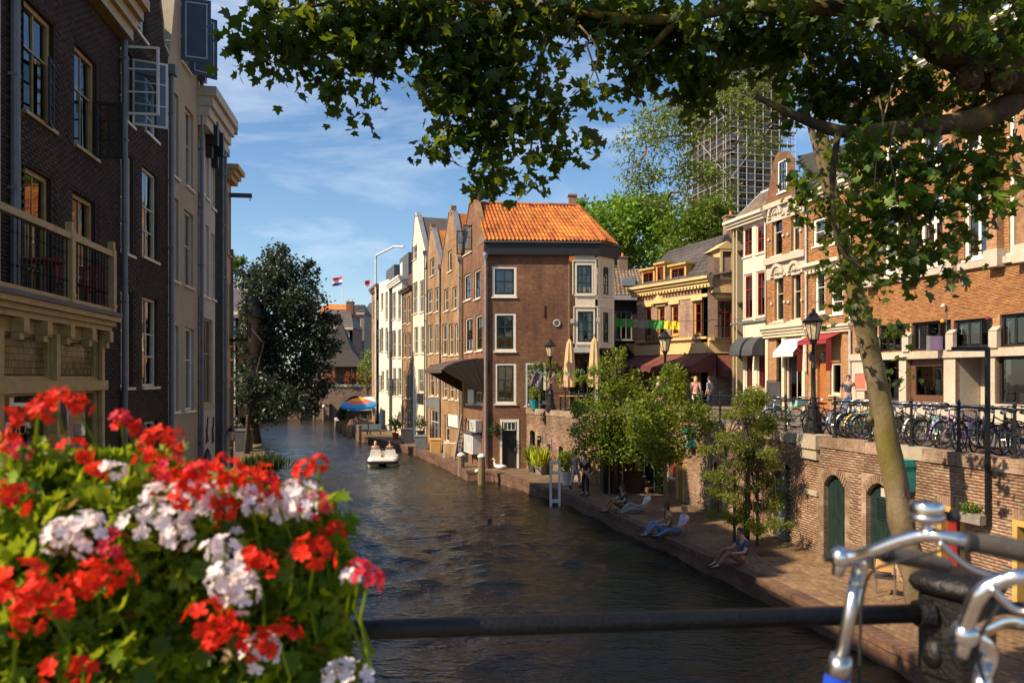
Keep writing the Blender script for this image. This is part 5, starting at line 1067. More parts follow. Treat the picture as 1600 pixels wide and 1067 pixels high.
m.build('balcony_rail', 'iron', yb)
for i, (px, py, yy) in enumerate(((1027, 525, 548), (1088, 522, 548))): m = MB(); u = FY.u(px); FY.frame(m, u-.8, u+.8, .32, .36, FY.z(px, 533), FY.z(px, 512), .04); [FY.box(m, u-.7+.14*j, u-.68+.14*j, .325, .35, FY.z(px, 533), FY.z(px, 512)) for j in range(11)]; m.build('window_rail', 'iron', yb) if i == 0 else None
def slope_awning(par, F, a, b, zt, zb, prj, mat):
    m = MB(); q = [F.pt(a, .03, zt), F.pt(b, .03, zt), F.pt(b, prj, zb), F.pt(a, prj, zb)]; m.prism(q, Z*-.04); m.poly([q[3], q[2], q[2]-Z*.35, q[3]-Z*.35]); m.poly([q[0], q[3], q[3]-Z*.35, F.pt(a, .03, zb-.35)]); m.poly([q[1], q[2], q[2]-Z*.35, F.pt(b, .03, zb-.35)]); m.build('awning', mat, par)
slope_awning(yb, FY, .1, FY.len*.5, FY.z(1050, 553), FY.z(1050, 572), 1.8, 'canvas_maroon'); slope_awning(yb, FY, FY.len*.5+.1, FY.len+.6, FY.z(1050, 553), FY.z(1050, 574), 2.0, 'canvas_maroon'); slope_awning(yb, FY2, .5, FY2.len, FY2.z(1125, 552), FY2.z(1125, 580), 1.6, 'canvas_maroon')
zr1 = FY.z(1080, 393); A = FY.pt(-.3, .1, zc+.28); B = FY.pt(FY.len+.2, .1, zc+.28); C1 = FY.pt(FY.len-1.0, -2.6, zc+3.3); D1 = FY.pt(.4, -2.6, zc+3.0)
m = MB(); m.poly([A, B, C1, D1]); m.poly([A, D1, FY.pt(.4, -9, zc+3), FY.pt(-.2, -9, zc)]); m.poly([D1, C1, FY.pt(FY.len, -9, zc+3.4), FY.pt(.4, -9, zc+3.1)]); m.poly([B, FY2.pt(6, .1, zc+1.5), FY2.pt(6, -4, zc+4), C1]); rf_ = m.build('roof', 't_dark', yb); tiles(rf_, A, B, C1, D1, .26, .36, 't_dark', amp=.04)
for px0, px1, yt, yb_, mt in ((1001, 1021, 422, 450, 'p_yellow'), (1023, 1037, 413, 449, 'p_yellow'), (1045, 1070, 415, 446, 'p_yellow')):
    r = FY.rect(px0, px1, yt, yb_); m = MB(); FY.frame(m, r[0], r[1], -.25, -.1, r[2], r[3], .14); FY.box(m, r[0], r[1], -2.2, -.3, r[2], r[3]); FY.box(m, r[0]-.12, r[1]+.12, -2.3, .05, r[3]+.002, r[3]+.13); dm = m.build('dormer', mt, yb); window(FY, yb, (r[0]+.14, r[1]-.14, r[2]+.14, r[3]-.14), 2, 1, 'p_red', fr=.07, rec=.14, sill=False, name='dormer_window', curt='net')
r = FY2.rect(1125, 1147, 389, 437); m = MB(); FY2.frame(m, r[0], r[1], -.2, .05, r[2], r[3], .16); FY2.box(m, r[0], r[1], -2.6, -.25, r[2], r[3]); m.prism([FY2.pt(r[0]-.25, .08, r[3]+.002), FY2.pt(r[1]+.25, .08, r[3]+.002), FY2.pt((r[0]+r[1])/2, .08, r[3]+.5)], -FY2.n*2.6); m.build('dormer', 'yellow', yb); window(FY2, yb, (r[0]+.16, r[1]-.16, r[2]+.16, r[3]-.16), 2, 1, 'p_red', fr=.08, rec=.06, sill=False, name='dormer_window')
chimney(yb, FY.pt(FY.len-1.2, -3.2, zc+3.6), .8, .9, 'b_pink', 1)
# dark house with brown tiles in the gap, wall behind
FG = Fac((6.2, 57), (10.2, 57.5)); zt = FG.z(975, 462)
h = house('gap_house', 'dark brown house with brown tiled roof in the gap by the corner house', FG, 0, FG.len, ST-.1, zt, 6, 'b_dark2', [dict(W(FG, 962, 988, 486, 531, 3, 1), fm='p_lgrey', curt='net')], roof=False)
e2 = [FG.pt(-.4, .3, zt), FG.pt(FG.len+.4, .3, zt), FG.pt(FG.len+.4, -2.6, zt+2.4), FG.pt(.5, -2.6, zt+2.4)]; m = MB(); m.poly(e2); m.poly([e2[3], e2[2], FG.pt(FG.len, -6, zt), FG.pt(0, -6, zt)]); m.poly([e2[0], e2[3], FG.pt(-.4, -6, zt)]); rf_ = m.build('roof', 't_brown', h); tiles(rf_, *e2, .3, .36, 't_brown', amp=.05)
m = MB(); FG.box(m, -.3, FG.len+.3, .002, .35, zt-.35, zt-.002); m.build('fascia', 'p_lgrey', h); chimney(h, FG.pt(2.8, -2.7, zt+2.3), .7, .9, 'b_far', 1)
m = MB(); q = FG.pt(2.7, -.9, zt+1.3); m.box(q.x-.5, q.x+.5, q.y-.5, q.y+.4, q.z-.5, q.z+.15); m.build('roof_hatch', 'zinc', h)
# far house on the right behind the yellow building (closes the street)
# ------------------------------------------------------------ far bridge and beyond
fb = thing('arched_bridge', 'brick arch bridge across the canal in the distance with flower boxes', 'bridge', (-26, 101, 0))
FZ = Fac((-44, 101), (-8, 100)); ua, ub_ = FZ.u(524), FZ.u(590)
mb = MB(); top = 4.25; wallmesh(mb, FZ, [(0, top), (FZ.len, top)], -.5, [(ua, ub_, -.6, 3.1, 2.6)], 5.5); mb.build('wall', 'b_far', fb)
m = MB(); FZ.box(m, 0, FZ.len, -6, .12, top+.003, top+.28); m.build('parapet_stone', 'stone', fb)
m = MB(); m.tube([FZ.pt(0, 0, top+1.3), FZ.pt(FZ.len, 0, top+1.3)], .05, 5); m.tube([FZ.pt(0, 0, top+.8), FZ.pt(FZ.len, 0, top+.8)], .04, 5); m.build('rail', 'iron', fb)
u = .5
while u < FZ.len: m = MB(); FZ.box(m, u-.05, u+.05, -.05, .05, top+.28, top+1.4); m.build('rail_post', 'iron', fb); u += 1.9
m = MB(); FZ.box(m, ua-2.6, ua-.7, .01, .5, -.4, 1.9); FZ.box(m, ua-2.7, ua-.6, .0, .6, 1.9, 2.1); m.build('pier', 'b_far', fb)
for du in (-2.4, -1.2): m = MB(); m.tube([FZ.pt(ua+du, 1.2, -.5), FZ.pt(ua+du, 1.2, 1.6)], .2, 8); m.build('mooring_pole', 'wood', fb); m = MB(); m.lathe([(.22, 0), (.24, .2), (.1, .35)], 8, FZ.pt(ua+du, 1.2, 1.6)); m.build('pole_cap', 'p_white', fb)
for i, (xa, xb) in enumerate(((540, 553), (556, 571), (572, 580), (505, 525))):
    n = 500; c0, c1 = FZ.pt(FZ.u(xa), .15, top+1.15), FZ.pt(FZ.u(xb), .15, top+1.15); t_ = npr.random(n); cen = np.array(c0)[None]*(1-t_[:, None])+np.array(c1)[None]*t_[:, None]+npr.normal(size=(n, 3))*np.array([.1, .25, .38])
    b_ = thing('flower_box', ('red flower box on the far bridge, left of the kiosk post', 'red flower box on the far bridge, under the kiosk roof', 'red flower box on the far bridge at its right end', 'red flower box on the far bridge next to the dark tree')[i], 'flower box', (c0+c1)/2, 'flower boxes on the far bridge'); nr, d = rot_rand(n)
    leaves('flowers', 'f_crim', b_, cen[:200], np.full(200, .2), nr[:200], d[:200], T_DIA); leaves('greenery', 'l_low', b_, cen[200:], np.full(n-200, .24), nr[200:], d[200:], T_DIA)
ks = thing('pavilion', 'dark pyramid roofed pavilion standing on the far bridge', 'pavilion', (-21, 106, top)); zt = EYE+(590-573)/1200*105; zp = EYE+(590-498)/1200*105; kx0, kx1 = (505-800)/1200*105, (574-800)/1200*105; kc = (kx0+kx1)/2-.6
m = MB(); r0 = [V((kx0-.4, 102.5, zt)), V((kx1+.2, 102.5, zt)), V((kx1+.2, 109, zt)), V((kx0-.4, 109, zt))]; md = [V((kc-1.6, 104.3, zt+2.3)), V((kc+1.6, 104.3, zt+2.3)), V((kc+1.6, 107.3, zt+2.3)), V((kc-1.6, 107.3, zt+2.3))]; tp = [V((kc-.25, 105.6, zp))]*1
for i in range(4): m.poly([r0[i], r0[(i+1) % 4], md[(i+1) % 4], md[i]]); m.poly([md[i], md[(i+1) % 4], tp[0]])
m.poly(r0[::-1]); m.build('roof', 'roof_shaded', ks)  # roof coloured near black to stand in for the shade on it
for x in (kx0+.5, kc-.5, kx1-.9): 
    for y in (103, 108): m = MB(); m.box(x-.15, x+.15, y-.15, y+.15, top, zt); m.build('post', 'wood', ks)
m = MB(); m.box(kx0+.6, kx1-.8, 105, 105.2, top, zt); m.build('back_wall', 'dark_in', ks)
# houses beyond the bridge
def backhouse(label, x0, x1, D, ytop, yb, mat, rows, cols, roofm='t_dark', rh=0, gable=False, group='houses beyond the far bridge', fm='p_ivory', xr=0):
    F_ = Fac(((x0-800)/1200*D, D), ((x1-800)/1200*(D+xr), D+xr)); z1 = F_.z((x0+x1)/2, ytop); z0 = F_.z((x0+x1)/2, yb); ws = []
    for i in range(cols):
        for j in range(rows):
            a = F_.len*(i+.25)/cols; b = F_.len*(i+.75)/cols; hgt = (z1-z0)/rows; ws.append(dict(r=(a, b, z0+hgt*(j+.22), z0+hgt*(j+.78)), cols=1, rows=2, fm=fm, fr=.12, curt='net' if rnd.random() < .3 else None))
    h = house('distant_house', label, F_, 0, F_.len, ST-1, z1, 8, mat, ws, group=group, roof=rh == 0, roofm=roofm)
    cornice(F_, h, 0, F_.len, z1-.3, z1+.1, .4, 'p_ivory', 2)
    if rh:
        m = MB(); p = F_.pt
        m.poly([p(-.2, .3, z1), p(F_.len+.2, .3, z1), p(F_.len*.85, -3, z1+rh), p(F_.len*.15, -3, z1+rh)]); m.poly([p(-.2, .3, z1), p(F_.len*.15, -3, z1+rh), p(-.2, -8, z1)]); m.poly([p(F_.len+.2, .3, z1), p(F_.len+.2, -8, z1), p(F_.len*.85, -3, z1+rh)]); m.poly([p(-.2, -8, z1), p(F_.len*.15, -3, z1+rh), p(F_.len*.85, -3, z1+rh), p(F_.len+.2, -8, z1)]); m.build('roof', roofm, h)
    return h, F_, z1
h, F_, z1 = backhouse('brown brick house with dark roof beyond the bridge, behind the pavilion', 490, 551, 128, 513, 590, 'b_far', 3, 3, rh=3.4); chimney(h, F_.pt(5.5, -3, z1+3.4), 1.2, 1.2, 'b_red', 2)
h, F_, z1 = backhouse('brown house with an orange tiled roof ridge behind the pavilion house', 495, 547, 140, 492, 560, 'b_far', 2, 3, 't_orange', rh=2.2)
h, F_, z1 = backhouse('grey white house edge beyond the bridge', 547, 569, 150, 490, 580, 'greywall', 3, 1, rh=2); 
h, F_, z1 = backhouse('yellow stone building with tall roof and flags far down the canal', 562, 640, 165, 500, 590, 'yellow', 3, 4, 'lead', rh=4); m = MB(); F_.box(m, -.5, F_.len, .003, .9, z1+.1, z1+.8); m.build('cornice', 'yellow', h)
def flag(label, px, pyb, pyt, D, w_, hgt, mats, side=-1):
    t = thing('flag', label, 'flag', P(px, pyb, D)); b = P(px, pyb, D); tt = P(px, pyt, D); m = MB(); m.tube([b, tt], [.09, .05], 6); m.build('flagpole', 'p_white', t); n = len(mats)
    for i, mt in enumerate(mats):
        m = MB(); k = 8; vs = []
        for j in range(k+1):
            s = j/k; x = tt.x+side*s*w_; y = tt.y+.35*math.sin(s*5+.4)*s; dz = -.28*s*hgt
            for e in (0, 1): vs.append((x, y, tt.z-.1+dz-hgt*(i+e)/n))
        m.add(vs, [(2*j, 2*j+2, 2*j+3, 2*j+1) for j in range(k)]); m.build('flag_stripe', mt, t)
flag('dutch red white and blue flag on a white pole far beyond the bridge', 535, 470, 431, 150, 1.9, 1.6, ('flag_red', 'flag_white', 'flag_blue')); flag('red and white flag on a pole next to the white gabled row', 579, 470, 436, 150, 1.1, 1.2, ('flag_red', 'flag_red', 'flag_white')); flag('small blue flag beside the dark tree top', 499, 480, 450, 130, .9, .8, ('flag_blue',))
# houses set back on the left wharf
backhouse('brown house behind the left wharf trees beside the ochre row', 322, 372, 52, 490, 640, 'b_far', 3, 3, rh=2.0, group='houses on the far left wharf'); backhouse('red shuttered brick house behind the large dark tree', 384, 430, 66, 500, 640, 'b_far', 2, 4, 't_orange', rh=2.6, group='houses on the far left wharf', xr=10)
m = MB(); m.box(-34.5, -34, 100, 101, 0, 1)
lwq = thing('far_quay_wall', 'far left quay wall with small dark windows beside the arched bridge', 'quay wall', (-29, 96, 0)); FL2 = Fac((-34, 88), (-28.5, 101)); ops = [(2.2+3.2*i, 3.0+3.2*i, 1.1, 2.6, .2) for i in range(4)]
mb = MB(); wallmesh(mb, FL2, [(0, 3.9), (FL2.len, 3.9)], -.4, ops, .3); mb.build('wall', 'b_quay', lwq)
for o in ops: m = MB(); FL2.box(m, o[0], o[1], -.35, -.3, o[2], o[3]); m.build('shutter', 'p_red', lwq)
# church tower in scaffolding
tw = thing('scaffolded_tower', 'tall church tower wrapped in grey scaffolding behind the houses', 'tower', (30, 118, ST)); D = 118; tx = (1141-800)/1200*D; dv = V((-.26, .966, 0)).normalized(); dr2 = V((.966, .26, 0)).normalized(); oc = V((tx, D, 0)); Lw, Rw, Ht = 16, 11.5, 58
m = MB(); a = oc+dv*1.35+dr2*1.35; m.prism([(a+Z*ST), (a+dr2*(Rw-3)+Z*ST), (a+dr2*(Rw-3)+dv*(Lw-3)+Z*ST), (a+dv*(Lw-3)+Z*ST)], Z*(Ht-4)); m.build('tower_core', 'greywall', tw)
for k in range(3):
    z = 18+k*13
    for dd, oo in ((dr2, -dv), (dv, -dr2)): 
        for i in (0, 1, 2): m = MB(); p_ = a+dd*(1.0+2.8*i)+oo*.02; m.prism([p_+Z*z, p_+dd*1.6+Z*z, p_+dd*1.6+Z*(z+7), p_+dd*.8+Z*(z+9), p_+Z*(z+7)], -oo*.02+oo*-.6+oo*.65); m.build('lancet', 'dark_in', tw)
sm = MB(); dk = []
def lerp(p_, q_, t_): return p_+(q_-p_)*t_
for st_, dd, Ln in ((oc, dr2, Rw), (oc, dv, Lw)):
    for off in (0, 1):
        inn = (dv if dd is dr2 else dr2)*1.3*off; n = 8
        for i in range(n+1): p_ = st_+dd*Ln*i/n+inn; sm.tube([p_+Z*ST, p_+Z*Ht], .055, 4, cap=False)
        z = 6.
        while z < Ht:
            for e in (0, 1.0): sm.tube([st_+inn+Z*(z+e), st_+dd*Ln+inn+Z*(z+e)], .05, 4, cap=False)
            z += 2.0
    for i in range(14): z = 8+3.5*i; j = i % 4; sm.tube([st_+dd*Ln*(j/4)+Z*z, st_+dd*Ln*((j+1)/4)+Z*(z+3.5)], .045, 4, cap=False)
    z = 6.
    while z < Ht:
        m = MB(); inn = (dv if dd is dr2 else dr2)*1.2; m.prism([st_+Z*z, st_+dd*Ln+Z*z, st_+dd*Ln+inn+Z*z, st_+inn+Z*z], Z*.1); m.build('platform', 'wood_grey', tw); z += 2.0
tag(sm.build('scaffold_tubes', 'scaff', tw, uv=False), kind='stuff')
m = MB(); q = oc+dr2*8-dv*.4; m.prism([q+Z*47, q+dr2*3.2+Z*47, q+dr2*3.2+Z*50, q+Z*50], dv*.1); m.build('green_net', 'b_green', tw)
# ------------------------------------------------------------ street furniture
def street_lamp(label, base, sc=1.0):
    t = thing('street_lamp', label, 'street lamp', base, 'old black street lamps on the terrace and quay wall'); o = V(base); s = sc
    m = MB(); m.lathe([(.30*s, 0), (.30*s, .10*s), (.25*s, .13*s), (.24*s, .30*s), (.18*s, .36*s), (.155*s, .75*s), (.19*s, .80*s), (.13*s, .86*s), (.085*s, .98*s)], 12, o); m.build('base', 'iron', t, smooth=False)
    m = MB(); m.lathe([(.085*s, .98*s), (.10*s, 1.02*s), (.07*s, 1.1*s), (.06*s, 1.9*s), (.08*s, 1.93*s), (.055*s, 1.98*s), (.048*s, 2.62*s), (.10*s, 2.66*s), (.10*s, 2.72*s), (.06*s, 2.76*s)], 12, o); m.build('post', 'iron', t, smooth=True)
    m = MB(); m.lathe([(.13*s, 2.76*s), (.245*s, 3.26*s)], 8, o); m.build('lamp_glass', 'lampglass', t)
    m = MB(); m.lathe([(.30*s, 3.262*s), (.33*s, 3.31*s), (.26*s, 3.36*s), (.13*s, 3.47*s), (.13*s, 3.52*s), (.045*s, 3.58*s), (.05*s, 3.63*s), (.0, 3.70*s)], 12, o); m.build('lamp_cap', 'iron', t)
    m = MB()
    for k in range(8): a = math.pi*2*k/8; c, q = math.cos(a), math.sin(a); m.tube([o+V((.135*c*s, .135*q*s, 2.76*s)), o+V((.25*c*s, .25*q*s, 3.26*s))], .012*s, 4)
    m.lathe([(.15*s, 2.74*s), (.15*s, 2.78*s)], 8, o); m.build('lamp_frame', 'iron', t); return t
def wallpt(F, D, w, z): u = onD(F, D); return F.pt(u, w, z)
street_lamp('black street lamp on the stone pier between the parked bicycles', (8.87, 22.6, ST+.05))
street_lamp('black street lamp behind the wharf trees in front of the cafe building', (6.3, 31.6, ST+.03))
street_lamp('black street lamp on the terrace wall by the corner house', (1.98, 39.5, ST+.03))
# green wall lanterns
def wall_lantern(px, py, F, label):
    u, z = F.uz(px, py); t = thing('quay_lantern', label, 'lantern', F.pt(u, .2, z), 'teal lanterns on the quay wall'); k = .30
    m = MB(); F.box(m, u-k*.75, u+k*.75, .02, .42, z+.27, z+.36); F.box(m, u-k*.6, u+k*.6, .04, .38, z+.361, z+.42); m.build('lamp_cap', 'p_teal', t)
    m = MB(); F.frame(m, u-.2, u+.2, .30, .36, z-.32, z+.268, .05); F.box(m, u-.2, u-.16, .02, .3, z-.32, z+.268); F.box(m, u+.16, u+.2, .02, .3, z-.32, z+.268); m.build('lamp_frame', 'p_teal', t)
    m = MB(); F.box(m, u-.155, u+.155, .06, .33, z-.28, z+.26); m.build('lamp_glass', 'lampglass', t)
wall_lantern(1422, 745, FA, 'teal framed wall lantern beside the leaning plane trunk'); wall_lantern(1190, 703, FB, 'teal wall lantern half hidden by the feathery tree, right one'); wall_lantern(1085, 686, FB, 'teal wall lantern between the two right hand wharf trees')
# iron railings
def railing(F, u0, u1, label, step=1.45, top=ST, h=1.02, w=-.17):
    t = thing('iron_railing', label, 'railing', F.pt((u0+u1)/2, w, top), 'black iron railings of the upper street'); n = max(1, round((u1-u0)/step))
    for i in range(n+1):
        u = u0+(u1-u0)*i/n; o = F.pt(u, w, top+.03); m = MB(); m.lathe([(.075, 0), (.07, .06), (.04, .10), (.036, .45), (.05, .48), (.036, .52), (.032, h-.06), (.05, h-.02), (.03, h+.03), (.045, h+.09), (.03, h+.13), (0, h+.17)], 8, o)
        m.tube([F.pt(u, w, top+.5), F.pt(u, w-.22, top+.06)], .014, 5); m.build('post', 'iron', t)
    for k, r in ((h, .028), (.52, .02), (.2, .016)):
        m = MB(); m.tube([F.pt(u0, w, top+k+.03), F.pt(u1, w, top+k+.03)], r, 6); m.build('rail', 'iron', t)
railing(FA, .5, FA.len-3, 'black iron railing along the sunlit quay wall in front of the bicycles')
railing(FB, 3.2, FB.len-.5, 'black iron railing behind the feathery wharf tree, left of the big lamp')
railing(FT, 2.6, FT.len-.2, 'black iron terrace railing behind the leafy tree', h=.9)
m_ = FT.pt(.3, -.1, 0); gp = thing('glass_screen', 'frameless glass screen on the terrace wall left of the lamp', 'glass screen', FT.pt(1.2, -.1, ST))
for i in range(2): m = MB(); FT.box(m, .15+1.15*i, 1.22+1.15*i, -.11, -.09, ST+.08, ST+1.05); m.build('pane', 'glass_clear', gp)
for u in (.15, 1.25, 2.38): m = MB(); m.tube([FT.pt(u, -.1, ST), FT.pt(u, -.1, ST+1.06)], .022, 6); m.build('post', 'zinc', gp)
# dark arm pole on the quay wall
t = thing('bracket_pole', 'thin black pole with a horizontal arm rising in front of the railing', 'pole', P(1543, 818, 15.7)); b = P(1543, 820, 15.7); u, _ = FA.uz(1543, 700); 
Dp = FA.D(1543)[1]-.12; b = P(1543, 820, Dp); tp_ = P(1543, 543, Dp); t.location = b; OFF[t.name] = tuple(b)
m = MB(); m.beam(b, tp_, .075); m.build('post', 'iron', t); e = P(1487, 543, Dp+.1); m = MB(); m.beam(tp_-Z*.03+V((.03, 0, 0)), e-Z*.03, .05, .09); m.build('arm', 'iron', t)
m = MB(); m.beam(b+Z*.6, b+Z*.6+V((.25, .05, 0)), .04); m.beam(b+Z*1.6, b+Z*1.6+V((.25, .05, 0)), .04); m.build('wall_clamp', 'iron', t)
# iron brackets on the terrace wall
q = FT.uz(853, 652); t = thing('iron_bracket', 'scrolled dark iron bracket on the terrace wall below the lamp', 'bracket', FT.pt(q[0], .1, q[1])); m = MB(); FT.box(m, q[0]-.05, q[0]+.05, .003, .1, q[1]-.35, q[1]+.35)
for dz in (-.12, .14): m.tube([FT.pt(q[0]-.05-.35*s, .06+.05*math.sin(s*9), q[1]+dz+.1*math.sin(s*11)) for s in (0, .15, .3, .45, .6, .75, .9, 1)], .025, 5)
m.build('scroll', 'iron', t)
for px, py in ((848, 682), (862, 695)):
    q = FT.uz(px, py); m = MB(); FT.box(m, q[0]-.03, q[0]+.03, .003, .05, q[1]-.35, q[1]+.3); FT.box(m, q[0]-.3, q[0]-.031, .003, .3, q[1]-.06, q[1]+.05); tag(m.build('wall_ledge', 'wood_grey'), 'small stone ledge on the terrace wall, '+('upper one' if px == 848 else 'lower one'), 'ledge')
# closed parasols, garland, tables on the terrace
def closed_parasol(px, yt, yb, D, label):
    b = P(px, yb, D); b.z = ST; tp_ = P(px, yt, D); t = thing('closed_parasol', label, 'parasol', b, 'closed beige parasols on the terrace'); H = tp_.z-ST
    m = MB(); m.tube([b, tp_], .035, 6); m.build('pole', 'wood', t); m = MB(); m.lathe([(.3, 0), (.3, .08), (.06, .12)], 10, b); m.build('base', 'p_grey', t)
    rings = []; zz = [H*.32, H*.42, H*.6, H*.8, H*.93, H*.985]; rr = [.24, .27, .24, .19, .13, .03]
    for z, r in zip(zz, rr): rings.append([b+V((r*(1+.28*(k % 2))*math.cos(2*math.pi*k/16), r*(1+.28*(k % 2))*math.sin(2*math.pi*k/16), z)) for k in range(16)])
    m = MB(); m.loft(rings, cap=False); m.build('canopy', 'canvas_beige', t); m = MB(); m.lathe([(.30, H*.5), (.30, H*.52)], 12, b); m.build('strap', 'wood', t); m = MB(); m.ball(tp_+Z*.06, .05, 8, 5); m.build('finial', 'wood', t)
closed_parasol(890, 528, 640, 40.4, 'closed beige parasol on the terrace nearer the lamp'); closed_parasol(929, 525, 640, 39.5, 'closed beige parasol on the terrace beside the leafy tree')
g = thing('flower_garland', 'garland of lilac, lime and teal flowers strung along the terrace', 'garland', P(860, 584, 39.6)); p0, p1 = P(821, 578, 40.6), P(912, 580, 38.2); nG = 40; pts = []
for i in range(nG+1): s = i/nG; pts.append(p0*(1-s)+p1*s-Z*(.35*math.sin(math.pi*s)*.5+.06*math.sin(s*25)))
m = MB(); m.tube(pts, .025, 5); m.build('cord', 'l_low', g)
def fuzz(par, name, mat, pts, n, spread, size, T=T_DIA):
    pts = np.array([tuple(p) for p in pts]); i = npr.integers(0, len(pts)-1, n); f = npr.random(n)[:, None]; c = pts[i]*(1-f)+pts[i+1]*f+npr.normal(size=(n, 3))*spread; nr, d = rot_rand(n, .2); return leaves(name, mat, par, c, np.full(n, size)*npr.uniform(.7, 1.2, n), nr, d, T, kind='stuff')
fuzz(g, 'greenery', 'f_teal', pts, 150, .045, .09); fuzz(g, 'greenery', 'f_lime', pts, 150, .06, .09)
for i, (px, mt) in enumerate(((826, 'f_lime'), (836, 'f_lilac'), (848, 'f_lilac'), (858, 'f_lime'), (866, 'f_lilac'), (877, 'f_lime'), (889, 'f_lilac'), (897, 'f_lime'))):
    s = (px-821)/91; a = p0*(1-s)+p1*s-Z*(.17*math.sin(math.pi*s)); fuzz(g, 'tassel', mt, [a, a-Z*.35+V((-.12 if mt == 'f_lilac' else 0, 0, 0)), a-Z*.7+V((-.28 if mt == 'f_lilac' else 0, 0, 0))], 70, .035, .085)
def simple_table(label, loc, w_, d_, h, mat, leg='iron', name='table'):
    t = thing(name, label, 'table', loc); o = V(loc); m = MB(); m.box(o.x-w_/2, o.x+w_/2, o.y-d_/2, o.y+d_/2, o.z+h-.04, o.z+h); m.build('tabletop', mat, t)
    for sx in (-1, 1):
        for sy in (-1, 1): m = MB(); m.box(o.x+sx*(w_/2-.06)-.025, o.x+sx*(w_/2-.06)+.025, o.y+sy*(d_/2-.06)-.025, o.y+sy*(d_/2-.06)+.025, o.z, o.z+h-.041); m.build('leg', leg, t)
simple_table('yellow topped terrace table behind the iron railing', (3.05, 39.6, ST), 1.2, .7, .78, 'wood_pale')
def pot(o, r, h, mat, par, n=12): m = MB(); m.lathe([(r*.72, 0), (r, h*.92), (r*1.08, h*.92), (r*1.08, h), (r*.9, h), (r*.85, h*.9)], n, o); return m.build('pot', mat, par, smooth=False)
def potted(label, base, r, h, pm, n, rad, ht, lm, size, T=T_DIA, up=.5, cat='potted plant', name='potted_plant', group=None):
    t = thing(name, label, cat, base, group); o = V(base); pot(o, r, h, pm, t); c = blob((o.x, o.y, o.z+h+ht*.5), (rad, rad, ht*.55), n, .2); nr, d = rot_rand(n, up); leaves('foliage', lm, t, c, np.full(n, size)*npr.uniform(.7, 1.3, n), nr, d, T)
    m = MB(); [m.tube([o+Z*h*.9, o+V((rnd.uniform(-1, 1)*rad*.6, rnd.uniform(-1, 1)*rad*.6, h+ht*.7))], [.018, .006], 5) for _ in range(5)]; m.build('stem', 'bark', t); return t
def wp(px, py, z=WH): D = (EYE-z)*FPX/(py-HY); return P(px, py, D)
potted('green potted shrub on the terrace behind the glass screen', (1.2, 40.9, ST), .25, .5, 'p_teal', 260, .35, .8, 'l_bush', .13)
potted('leafy shrub in a white pot beside the white ladder posts', wp(886, 757), .3, .62, 'pot_white', 520, .52, .95, 'l_bush', .17)
def grasspot(label, base, r, h, pm, n, ht, lm='l_bush'):
    t = thing('planter', label, 'planter', base, 'planters below the terrace wall'); o = V(base); pot(o, r, h, pm, t, 4); m = MB()
    c = np.array([(o.x, o.y, o.z+h)])+npr.normal(size=(n, 3))*np.array([r*.5, r*.5, .02]); nr = npr.normal(size=(n, 3)); nr[:, 2] *= .2; nr /= np.linalg.norm(nr, axis=1)[:, None]; d = npr.normal(size=(n, 3))*.28; d[:, 2] = 1; d -= nr*(d*nr).sum(1)[:, None]; d /= np.linalg.norm(d, axis=1)[:, None]
    leaves('foliage', lm, t, c, npr.uniform(.5, 1.1, n)*ht, nr, d, (np.array([(0, 0, 0), (.06, .5, .0), (.03, 1, .1), (-.06, .5, 0)]), np.array([(0, 1, 2), (0, 2, 3)])))
grasspot('dark square planter of tall grass beside the yellow sign', wp(833, 737), .3, .5, 'pot_dark', 150, .95); grasspot('grey square planter of yellowish grass under the terrace wall', wp(845, 741), .32, .4, 'wood_grey', 160, 1.0, 'f_lime'); grasspot('small planter with reddish plants next to the grey planter', wp(853, 738), .28, .45, 'p_grey', 120, .8)
# yellow notice stand
b = wp(815, 729); t = thing('notice_stand', 'yellow, white and blue notice stand with flowers beside the black door', 'notice stand', b)
m = MB(); m.box(b.x-.22, b.x+.3, b.y-.06, b.y, b.z+.62, b.z+1.3); m.build('yellow_panel', 'p_yellow', t); m = MB(); m.box(b.x-.18, b.x+.34, b.y-.1, b.y-.02, b.z+.1, b.z+.6); m.build('white_panel', 'pot_white', t); m = MB(); m.box(b.x-.3, b.x-.2, b.y-.1, b.y, b.z, b.z+.62); m.build('blue_panel', 'c_blue', t); m = MB(); m.box(b.x+.04, b.x+.1, b.y, b.y+.06, b.z, b.z+1.9); m.build('post', 'p_orange', t); fuzz(t, 'flowers', 'f_lilac', [b+Z*1.85+V((-.3, 0, 0)), b+Z*2.0, b+Z*1.9+V((.35, 0, 0))], 80, .12, .13); fuzz(t, 'greenery', 'l_bush', [b+Z*1.8+V((-.3, 0, 0)), b+Z*1.9, b+Z*1.8+V((.35, 0, 0))], 120, .13, .14)
# white ladder posts
b = wp(866, 772, WH); t = thing('quay_ladder', 'white ladder frame standing on the quay corner', 'ladder', b)
for dx in (-.15, .22): m = MB(); m.box(b.x+dx-.05, b.x+dx+.05, b.y-.05+dx*.1, b.y+.05+dx*.1, -.2, WH+1.35); m.build('post', 'p_white', t)
for z in (.15, WH+.85, WH+1.28): m = MB(); m.box(b.x-.2, b.x+.27, b.y-.055, b.y+.055, z, z+.13); m.build('rung', 'p_white', t)
